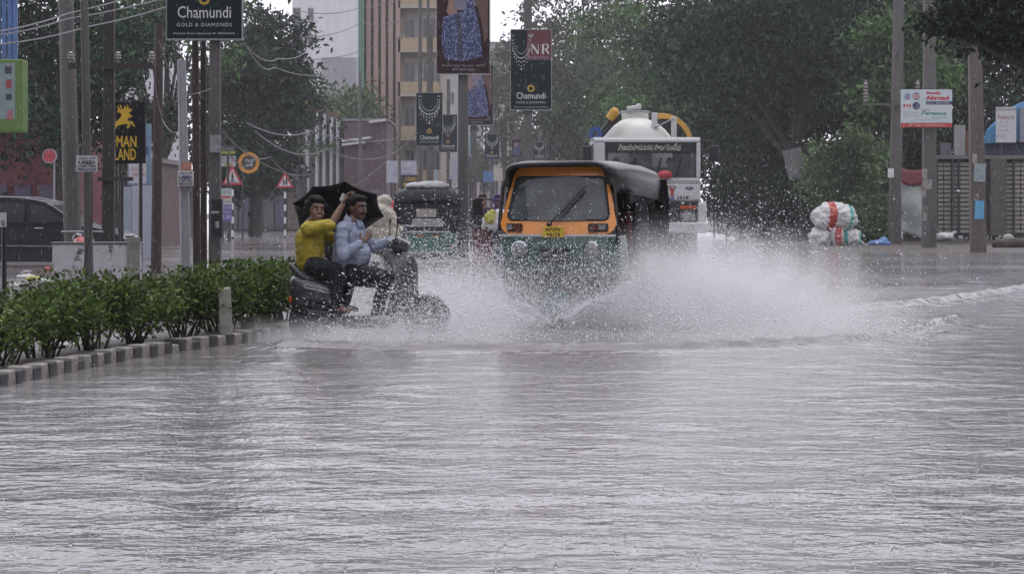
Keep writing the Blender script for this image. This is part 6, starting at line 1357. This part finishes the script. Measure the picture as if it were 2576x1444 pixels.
# stall with awning and boards behind the wall
t = thing('tea_stall', 'stall with bright blue awning behind the block wall', 'stall', (XA(2530, 94), 94, 0)); fx4 = lambda px: XA(px, 94) - XA(2530, 94)
q = MB(); a = [(2478, 362), (2484, 328), (2540, 272), (2640, 230), (2640, 345)]; q.prism([(fx4(x), ZA(y, 94)) for x, y in a], -.3, .3); q.build('awning', mat('awning_blue', (.10, .33, .62), .4, var=.1, bump=.02), t)
q = MB(); q.box((fx4(2540), .8, ZA(378, 94)), (fx4(2640) - fx4(2480), 1.0, .65)); q.build('counter', mat('stall_blue_dark', (.03, .05, .09), .5), t)
q = MB(); q.box((fx4(2575), -.5, ZA(316, 94)), (.55, .3, 1.35)); q.build('side_box', mat('stall_grey', (.24, .26, .31), .5), t)
s = sign('notice_board', 'white price board hung on the blue awning stall', 2505, 2556, 270, 359, 93.2, mat('notice_white', (.56, .57, .58), .5), th=.05); tx(s, 'Nature', .5, .72, .8, .14, mat('hazy_maroon', (.22, .06, .07), .5), shear=.2); pch(s, 0, .9, 1, .96, PGREY); tx(s, 'T  I  T', .4, .56, .4, .06, INK); tx(s, 'Vijayawada', .5, .46, .6, .05, PGREY); tx(s, 'SINGLE ROOM', .4, .34, .5, .05, PGREY); tx(s, '8 - 6', .22, .18, .3, .1, NAVYP)
s = sign('gate_board', 'plain grey board standing above the block wall', 2400, 2428, 315, 398, 93.5, mat('grey_board', (.27, .28, .28), .6, var=.15, scale=2), th=.08, cat='board'); s = sign('gate_board', 'rust orange board beside the plain grey board', 2430, 2446, 330, 398, 93.8, mat('rust_board', (.17, .07, .03), .6, var=.3), th=.08, cat='board')
s = sign('gate_board', 'low dull grey board behind the study abroad pole', 2366, 2392, 360, 396, 94, mat('dull_board', (.14, .14, .17), .6), th=.06, cat='board')
# banner sheet between poles
t = thing('banner', 'crumpled poster banner with a red valance between square poles', 'banner', (XA(2297, 86), 86, 0)); bx = lambda px: XA(px, 86) - XA(2297, 86)
q = MB(); q.grid(14, 12, lambda u, v: Vector((lerp(bx(2268), bx(2326), u), .08 * math.sin(u * 5 + v * 3) + .05 * math.sin(v * 9), lerp(ZA(588, 86), ZA(458, 86), v) - .35 * (1 - v) * (u - .3)))); q.build('sheet', mat('banner_print', (.30, .34, .31), .5, var=.25, scale=2, col2=(.07, .07, .09), thr=.55), t, smooth=60, solid=.01)
q = MB(); q.grid(8, 4, lambda u, v: Vector((lerp(bx(2268), bx(2326), u), -.06, lerp(ZA(462, 86), ZA(422, 86), v) - .1 * math.sin(u * 3)))); q.build('valance', mat('banner_red', (.17, .02, .025), .5, var=.3), t, smooth=60, solid=.01)
t = thing('leaning_board', 'grey sheet board leaning crooked among the dark trees', 'board', (XA(2000, 96), 96, 0)); q = MB(); q.box((0, 0, ZA(412, 96)), (.78, .04, 1.2), rot=(0, R(-14), .1)); q.build('panel', mat('board_lilac', (.14, .14, .155), .6, var=.2, scale=2), t); q = MB(); q.cyl((.25, .06, -.2), (.15, .06, ZA(412, 96)), .04); q.build('post', BLACK, t)
s = sign('shop_sign', 'white and blue physiotherapy board beyond the tanker', 1794, 1831, 472, 535, 118, mat('board_white3', (.46, .5, .5), .5), legs=((1797, .05), (1828, .05))); tx(s, 'PHYSIO', .5, .82, .8, .16, NAVYP, bold=.02); tx(s, 'THERAPY', .5, .62, .6, .09, PGREY); pch(s, 0, 0, 1, .12, mat('olive_yellow', (.35, .34, .04), .5))
# dark undergrowth filling the verge
UG = 'dark bushes filling the verge'
for i, (px, Y, h, wd, lb) in enumerate(((1862, 112, 3.6, 1.7, 'dark thicket at the road edge just past the tanker'), (1930, 106, 4.2, 1.9, 'tall dark thicket below the crooked board'), (2005, 101, 3.4, 1.8, 'dark bush beside the white sacks'), (1960, 120, 5.5, 2.4, 'high dark thicket closing under the trees'), (2180, 104, 5.0, 2.2, 'dark thicket behind the bushy green shrub'), (2290, 100, 4.5, 1.9, 'dark thicket behind the poster banner'), (2390, 103, 5.0, 2.4, 'dark thicket over the pierced block wall'), (2500, 104, 5.5, 2.4, 'dark thicket behind the blue awning'), (2600, 100, 5.5, 2.2, 'dark thicket past the blue awning'))):
    lb_ = [(0, 0, h * .55, wd, wd * .8, h * .42)] + [(math.cos(k * 1.9) * wd * .7, math.sin(k * 1.9) * wd * .5, h * (.25 + .11 * k), wd * .55, wd * .5, h * .2) for k in range(5)]
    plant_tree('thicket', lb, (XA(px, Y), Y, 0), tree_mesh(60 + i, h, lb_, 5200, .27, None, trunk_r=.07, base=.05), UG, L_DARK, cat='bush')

# ---------------------------------------------------------------- cables
def wire(label, pts, r=.012, m=CABLE, sag=0, group='overhead cables'):
    r *= .6
    q = MB(); vs = [P(*p) for p in pts]; out = []
    for a, b_ in zip(vs[:-1], vs[1:]):
        for k in range(10): u = k / 10; out.append(a.lerp(b_, u) - Vector((0, 0, sag * 4 * u * (1 - u))))
    out.append(vs[-1]); q.tube(out, r, 5); o = q.build('cable', m); return tag(o, label, 'cable', group)
wire('pale cable rising over the blue pipes', [(-80, 90, 33), (170, 35, 38), (480, -60, 44)], .022, CABLE_L, .05); wire('second pale cable just under the first by the blue pipes', [(-80, 98, 33), (170, 48, 38), (500, -30, 44)], .02, CABLE_L, .05); wire('lowest pale cable crossing the concrete poles', [(-80, 118, 33), (220, 68, 38), (520, -20, 44)], .02, CABLE_L, .06)
wire('looping pale cable hung from the pale steel pole', [(398, 100, 36), (452, 240, 36), (533, 222, 37)], .010, CABLE_L, .03); wire('pale cable drooping beside the wooden pole', [(386, 180, 40), (408, 300, 40), (450, 330, 38)], .011, CABLE_L, .1)
wire('long sagging cable from the green board to the leafy tree', [(613, 105, 38), (690, 170, 60), (840, 178, 90)], .02, CABLE_L, .2); wire('upper sagging cable past the green board', [(613, 108, 38), (700, 148, 50), (790, 112, 70)], .018, CABLE_L, .15); wire('cable falling behind the pedestrian sign', [(560, 330, 39), (680, 395, 60), (760, 440, 80)], .02, CABLE, .2); wire('thin cable before the street tree', [(560, 355, 39), (640, 400, 60), (800, 430, 110)], .02, CABLE, .3)
wire('cable bundle crossing before the maroon shopfront', [(620, 310, 80), (780, 330, 110), (990, 350, 140)], .05, CABLE, .3); wire('lower cable bundle over the hazy shopfront', [(640, 330, 80), (820, 375, 110), (1000, 380, 140)], .05, CABLE, .5); wire('hazy cable rising to the lamp pole', [(890, 470, 130), (1000, 380, 135), (1057, 320, 118)], .04, CABLE, .1); wire('cable across the pink flats', [(760, 30, 110), (905, 20, 130), (1060, -20, 118)], .035, CABLE, .2); wire('lower cable across the white tower', [(760, 95, 110), (905, 60, 130), (1060, 40, 118)], .035, CABLE, .2); wire('cable across tower and flats below the others', [(760, 150, 110), (930, 120, 130), (1060, 70, 118)], .035, CABLE, .2)
wire('pale cable curling by the necklace pole', [(1100, 185, 54), (1112, 235, 54.2), (1133, 262, 54.4)], .012, CABLE_L, .05); wire('pale cable drooping across the smaller gown poster', [(1183, 185, 54.3), (1198, 250, 54.3), (1234, 300, 54.6)], .014, CABLE_L, .05); wire('dark cable hanging beside the slim pole', [(232, 430, 30.5), (232, 560, 30.5), (205, 700, 30.6)], .010, BLACK, .02)

# ---------------------------------------------------------------- unseen blocks added behind and beside the camera to shade front faces
RW = [(u, u + .03, z, z + 1.5) for z in (1.2, 4.4, 7.6, 10.6) for u in np.arange(.03, .95, .07)]
def shading_block(label, x, y, w, h, rz):
    t = thing('shading_block', label, 'building', (x, y, 0), rz, 'unseen blocks added to shade the street'); q = MB(); q.box((0, 4, h / 2 - .2), (w, 8, h)); q.build('wall', mat('shading_block_render', (.22, .20, .18), .7, var=.3, scale=.5), t)
    q = MB(); q.box((0, 4, h - .1), (w + .4, 8.4, .2)); q.build('roof', mat('roof_slab', (.2, .2, .2), .7), t)
    for u0, u1, a, b_ in RW:
        if b_ < h - .5:
            q = MB(); q.box(((u0 + u1) / 2 * w - w / 2, -.03, (a + b_) / 2), ((u1 - u0) * w, .06, b_ - a)); q.build('window', mat('dark_pane', (.03, .035, .04), .15), t)
shading_block('long grey block added unseen behind the viewpoint to shade the street', 0, -34, 90, 13, R(180)); shading_block('grey block added unseen beside the island to shade the street', -15, 8, 46, 12, R(90)); shading_block('grey block added unseen by the far kerb to shade the street', 17.5, 18, 60, 12, R(-90))
# ================================================================ splash and rain
def drops(name, label, pos, rad, m, stretch=None, tetra=False):
    n = len(pos)
    if tetra:
        base = np.array([(.94, 0, -.33), (-.47, .82, -.33), (-.47, -.82, -.33), (0, 0, 1.0)]) * 1.25; fc = np.array([(0, 1, 2), (0, 3, 1), (1, 3, 2), (2, 3, 0)])
    else:
        base = np.array([(1, 0, 0), (0, 1, 0), (-1, 0, 0), (0, -1, 0), (0, 0, 1), (0, 0, -1.0)]); fc = np.array([(0, 1, 4), (1, 2, 4), (2, 3, 4), (3, 0, 4), (1, 0, 5), (2, 1, 5), (3, 2, 5), (0, 3, 5)])
    k = len(base); V = base[None] * rad[:, None, None]
    if stretch is not None:   # lengthen along a direction
        d = stretch / np.maximum(np.linalg.norm(stretch, axis=1), 1e-6)[:, None]; a = np.einsum('nkj,nj->nk', V, d); V = V + a[..., None] * d[:, None] * 1.1
    V = (V + pos[:, None]).reshape(-1, 3); F = (fc[None] + (np.arange(n) * k)[:, None, None]).reshape(-1, 3)
    o = mesh_np(name, V, F, m, k=3); o['kind'] = 'stuff'; o['label'] = label; return o
DROP = bpy.data.materials.new('water_drops'); DROP.use_nodes = True; _b = DROP.node_tree.nodes['Principled BSDF']
_b.inputs['Base Color'].default_value = (.86, .87, .90, 1); _b.inputs['Roughness'].default_value = .12
rng = np.random.default_rng(11)
def ballistic(n, src, vel, vsd, tmax, g=9.81, ssd=.12, power=1.0):
    src = np.array(src)[rng.integers(0, len(src), n)] + rng.normal(size=(n, 3)) * ssd
    v = np.array(vel)[None] + rng.normal(size=(n, 3)) * np.array(vsd); t = tmax * rng.uniform(0, 1, n) ** power
    p = src + v * t[:, None]; p[:, 2] -= .5 * g * t * t; vv = v.copy(); vv[:, 2] -= g * t
    k = p[:, 2] > .0; return p[k], vv[k]
M_ = Matrix.Translation(ALOC) @ Matrix.Rotation(ARZ, 4, 'Z')
loc = lambda x, y, z: tuple(M_ @ Vector((x, y, z)))
rearR = [loc(.62, y, .12) for y in (1.6, 1.9, 2.2)]; rearL = [loc(-.62, y, .12) for y in (1.6, 1.9, 2.2)]
frontR = [loc(.25, y, .12) for y in (-.1, .2, .5)]; frontL = [loc(-.25, y, .12) for y in (-.1, .2, .5)]
P_, V_ = [], []
def add(*a, **k):
    p, v = ballistic(*a, **k); P_.append(p); V_.append(v)
add(40000, rearR, (2.3, -.9, 3.2), (1.0, .7, .9), .75, power=.8)        # high plume by the near rear wheel
add(42000, rearR + frontR, (2.6, -1.3, 1.8), (1.2, .8, .7), .55)
add(30000, frontR, (2.6, -1.5, 2.7), (1.5, .8, 1.0), .65)
add(40000, frontL + rearL, (-2.4, -1.2, 3.1), (1.0, .6, .8), .7)
add(36000, frontL + rearL, (-3.0, -1.2, 2.0), (1.3, .7, .8), .6)
add(30000, frontL + frontR, (0, -1.5, 2.9), (1.3, .5, .8), .62)
# low spray skirt along the bow wave
n = 32000; u = rng.uniform(-1, 1, n); xx = .95 + u * 2.9; yy = 22.3 + .65 * rng.normal(size=n) + .6 * u ** 2; hh = np.abs(rng.normal(size=n)) * (.30 - .17 * np.abs(u)); hh *= np.where(np.abs(xx - .5) < .75, .35, 1); kk = (np.abs(xx - .45) > .8) | (rng.uniform(size=n) < .3); xx, yy, hh, u = xx[kk], yy[kk], hh[kk], u[kk]; n = len(xx)
P_.append(np.stack([xx, yy, hh + .005], 1)); V_.append(np.stack([u * 2, -np.ones(n), rng.normal(size=n)], 1))
n = 15000; zz = .1 + np.abs(rng.normal(size=n)) * .42; lx_ = rng.uniform(-.85, .95, n); ly_ = -.15 - np.abs(rng.normal(size=n)) * .38     # curtain before the nose
q = np.stack([lx_, ly_, zz + .08], 1) @ np.array(Matrix.Rotation(ARZ, 3, 'Z')).T + np.array(ALOC); q = q[(zz < .98 - .1 * rng.uniform(size=n))]; P_.append(q); V_.append(np.tile((0, -.5, 1.), (len(q), 1)))
n = 26000; q = np.stack([-.85 + rng.normal(size=n) * .42, 22.75 + rng.normal(size=n) * .4, np.abs(rng.normal(size=n)) * .34], 1); P_.append(q); V_.append(np.tile((-1., -.3, .6), (n, 1)))     # spray over the scooter front
for k in range(9):     # ropes of foam thrown forward off the nose
    n = 900; t_ = np.sort(rng.uniform(-1, 1, n)); a_ = .25 + .07 * k; q = np.stack([.30 + t_ * a_ * 1.5, 23.75 - .09 * k + .25 * t_ ** 2 + rng.normal(size=n) * .03, .10 + .03 * k + (.16 + .02 * k) * t_ ** 2 + .025 * np.sin(t_ * 17 + k) + rng.normal(size=n) * .014], 1); P_.append(q); V_.append(np.tile((.5, -1., .2), (n, 1)))
pos = np.concatenate(P_); vel = np.concatenate(V_)
keep = (pos[:, 1] > 20.9) & (pos[:, 1] < 29.5); pos, vel = pos[keep], vel[keep]
rad = np.clip(np.exp(rng.normal(math.log(.0021), .50, len(pos))), .0011, .011)
big = rad > .0034
drops('splash_spray', 'white water spray thrown up by the rickshaw wheels', pos[big], rad[big], DROP, vel[big])
o = drops('splash_mist', 'fine water mist around the rickshaw splash', pos[~big], rad[~big], DROP, None, True)
# ragged foam sheets peeling off the nose
SHEET = bpy.data.materials.new('water_sheet'); SHEET.use_nodes = True; nt = SHEET.node_tree; b = nt.nodes['Principled BSDF']; b.inputs['Base Color'].default_value = (.62, .64, .66, 1); b.inputs['Roughness'].default_value = .15
nt.nodes['Principled BSDF'].inputs['Specular IOR Level'].default_value = .3
_tc = nt.nodes.new('ShaderNodeTexCoord'); _n = nt.nodes.new('ShaderNodeTexNoise'); _n.inputs['Scale'].default_value = 11; _n.inputs['Detail'].default_value = 6; _n.inputs['Roughness'].default_value = .7; nt.links.new(_tc.outputs['Object'], _n.inputs[0])
_at = nt.nodes.new('ShaderNodeUVMap'); _sx = nt.nodes.new('ShaderNodeSeparateXYZ'); nt.links.new(_at.outputs[0], _sx.inputs[0])
_ad = nt.nodes.new('ShaderNodeMath'); _ad.operation = 'MULTIPLY_ADD'; nt.links.new(_sx.outputs[1], _ad.inputs[0]); _ad.inputs[1].default_value = -.16; nt.links.new(_n.outputs[0], _ad.inputs[2])
_mr = nt.nodes.new('ShaderNodeMapRange'); _mr.inputs[1].default_value = .44; _mr.inputs[2].default_value = .56; _mr.inputs[4].default_value = .7; nt.links.new(_ad.outputs[0], _mr.inputs[0])
nt.links.new(_mr.outputs[0], b.inputs['Alpha'])
def sheet(srcs, v0, v1, tm, seed, nu=26, nv=22):
    a, c = Vector(srcs[0]), Vector(srcs[-1]); q = MB(); v0, v1 = Vector(v0), Vector(v1)
    def fn(u, v):
        t = tm * v; vel_ = v0.lerp(v1, u) * (1 + .22 * mnoise.noise(Vector((u * 4 + seed, v * .8, seed)))); p = a.lerp(c, u) + vel_ * t - Vector((0, 0, 4.9 * t * t))
        w = mnoise.noise_vector(Vector((u * 5 + seed, v * 4, seed * 2))) * .12 * v; p = p + w; p.z = max(p.z, -.02); return p
    q.grid(nu, nv, fn); o = q.build('splash_sheet', SHEET, None, smooth=80, fixn=False); uv = o.data.uv_layers.new(name='UVMap')
    for lp in o.data.loops: uv.data[lp.index].uv = ((lp.vertex_index % (nu + 1)) / nu, (lp.vertex_index // (nu + 1)) / nv)
    o['kind'] = 'stuff'; o['label'] = 'ragged sheets of thrown flood water beside the rickshaw'
for i, (s_, a_, c_, tm) in enumerate(((rearR, (2.6, -1.6, 2.4), (2.0, .2, 3.4), .5), (rearR, (3.4, -1.2, 1.6), (3.0, .2, 2.2), .42), (frontR, (2.2, -2.0, 1.8), (2.8, -.6, 2.6), .42), (frontL, (-2.2, -1.9, 1.8), (-2.6, -.5, 2.6), .42), (rearL, (-2.4, -1.3, 2.2), (-2.0, .2, 3.2), .46), (frontL, (-1.0, -2.2, 1.6), (.2, -2.3, 1.9), .36), (frontR, (-.1, -2.3, 1.9), (1.1, -2.1, 1.7), .36))): sheet(s_, a_, c_, tm, i * 3.7)
# rain
n = 15000; Yr = rng.uniform(20, 80, n); xr = rng.uniform(-.24, .24, n) * Yr; zr = rng.uniform(.1, 9, n) ** 1.0
zr = rng.uniform(0, 1, n) * (1.2 + .11 * Yr) + .05
rr = rng.uniform(.00035, .0007, n) * (1 + Yr / 70)
base = np.array([(1, 0, 0), (-.5, .87, 0), (-.5, -.87, 0)]); L = rng.uniform(.02, .05, n)
V = np.concatenate([base[None] * rr[:, None, None] + np.stack([xr, Yr, zr], 1)[:, None], np.stack([xr + L * .10, Yr, zr + L], 1)[:, None], np.stack([xr - L * .04, Yr, zr - L * .4], 1)[:, None]], 1).reshape(-1, 3)
fc = np.array([(0, 1, 3), (1, 2, 3), (2, 0, 3), (1, 0, 4), (2, 1, 4), (0, 2, 4)]); F = (fc[None] + (np.arange(n) * 5)[:, None, None]).reshape(-1, 3)
o = mesh_np('rain', V, F, DROP, k=3); o['kind'] = 'stuff'; o['label'] = 'falling rain streaks'
# rain hitting the flood: tiny crowns of drops
n = 700; Yc = 1 / rng.uniform(1 / 40, 1 / 7.5, n); xc = rng.uniform(-.23, .23, n) * Yc; pk = []
for k in range(3): pk.append(np.stack([xc + rng.normal(size=n) * .012, Yc + rng.normal(size=n) * .012, np.abs(rng.normal(size=n)) * .02 + .006], 1))
pk = np.concatenate(pk); CLEAR = bpy.data.materials.new('clear_water'); CLEAR.use_nodes = True; _c = CLEAR.node_tree.nodes['Principled BSDF']; _c.inputs['Transmission Weight'].default_value = 1; _c.inputs['IOR'].default_value = 1.33; _c.inputs['Roughness'].default_value = .02
drops('rain_splash', 'tiny crowns of rain hitting the flood', pk, rng.uniform(.0015, .0045, len(pk)), CLEAR, np.tile((0, 0, 1.), (len(pk), 1)))

# soft mist hanging in the splash: one box of thin spray, thickest by the wheels
mb_ = MB(); mb_.box((1.1, 24.3, .62), (8.6, 6.0, 1.3)); mo_ = mb_.build('spray_mist', []); mm = bpy.data.materials.new('spray_mist'); mm.use_nodes = True; nt = mm.node_tree; nt.nodes.clear()
out = nt.nodes.new('ShaderNodeOutputMaterial'); pv = nt.nodes.new('ShaderNodeVolumePrincipled'); pv.inputs['Color'].default_value = (.95, .95, .96, 1); pv.inputs['Anisotropy'].default_value = .1
geo = nt.nodes.new('ShaderNodeNewGeometry'); tot = None
def mth(op, a, b=None):
    n = nt.nodes.new('ShaderNodeMath'); n.operation = op
    for i, v in enumerate((a, b)):
        if v is None: continue
        if isinstance(v, (int, float)): n.inputs[i].default_value = v
        else: nt.links.new(v, n.inputs[i])
    return n.outputs[0]
nz = nt.nodes.new('ShaderNodeTexNoise'); nz.inputs['Scale'].default_value = 3.2; nz.inputs['Detail'].default_value = 4; nt.links.new(geo.outputs['Position'], nz.inputs[0])
for c, r, a in (((2.35, 25.0, .10), (1.0, .9, .52), 3.4), ((1.75, 25.4, .30), (.75, .8, .45), 2.6), ((3.0, 24.2, .0), (.8, .8, .22), 1.8), ((-.75, 24.0, .05), (.7, .7, .42), 3.0), ((-1.5, 22.7, .0), (.9, .7, .15), 2.2), ((.5, 23.6, .0), (.8, .5, .16), .35), ((2.6, 22.6, .0), (1.1, .7, .09), 1.3), ((-1.1, 22.2, .0), (.9, .6, .09), 1.5), ((.45, 24.4, .35), (.8, .3, .4), .18)):
    s_ = nt.nodes.new('ShaderNodeVectorMath'); s_.operation = 'SUBTRACT'; nt.links.new(geo.outputs['Position'], s_.inputs[0]); s_.inputs[1].default_value = c
    d_ = nt.nodes.new('ShaderNodeVectorMath'); d_.operation = 'DIVIDE'; nt.links.new(s_.outputs[0], d_.inputs[0]); d_.inputs[1].default_value = r
    q_ = nt.nodes.new('ShaderNodeVectorMath'); q_.operation = 'DOT_PRODUCT'; nt.links.new(d_.outputs[0], q_.inputs[0]); nt.links.new(d_.outputs[0], q_.inputs[1])
    e_ = mth('MULTIPLY', mth('POWER', 2.718, mth('MULTIPLY', q_.outputs['Value'], -1.0)), a); tot = e_ if tot is None else mth('ADD', tot, e_)
den = mth('MULTIPLY', tot, mth('MAXIMUM', mth('MULTIPLY', mth('SUBTRACT', nz.outputs[0], .28), 3.2), 0.0)); nt.links.new(mth('MAXIMUM', mth('SUBTRACT', den, .04), 0.0), pv.inputs['Density'])
nt.links.new(pv.outputs[0], out.inputs['Volume']); mo_.data.materials.append(mm); tag(mo_, 'pale spray mist hanging around the rickshaw splash', kind='stuff')
# ================================================================ rain haze
hb = MB(); hb.box((0, 170, 13.5), (420, 620, 31)); hz = hb.build('haze', [])
hm = bpy.data.materials.new('rain_haze'); hm.use_nodes = True; hm.node_tree.nodes.clear()
ho = hm.node_tree.nodes.new('ShaderNodeOutputMaterial'); hv = hm.node_tree.nodes.new('ShaderNodeVolumePrincipled')
hv.inputs['Color'].default_value = (.93, .93, .97, 1); hv.inputs['Density'].default_value = 0.00042; hv.inputs['Anisotropy'].default_value = .2
hm.node_tree.links.new(hv.outputs[0], ho.inputs['Volume']); hz.data.materials.clear(); hz.data.materials.append(hm)
tag(hz, 'grey rain haze filling the street', kind='stuff')
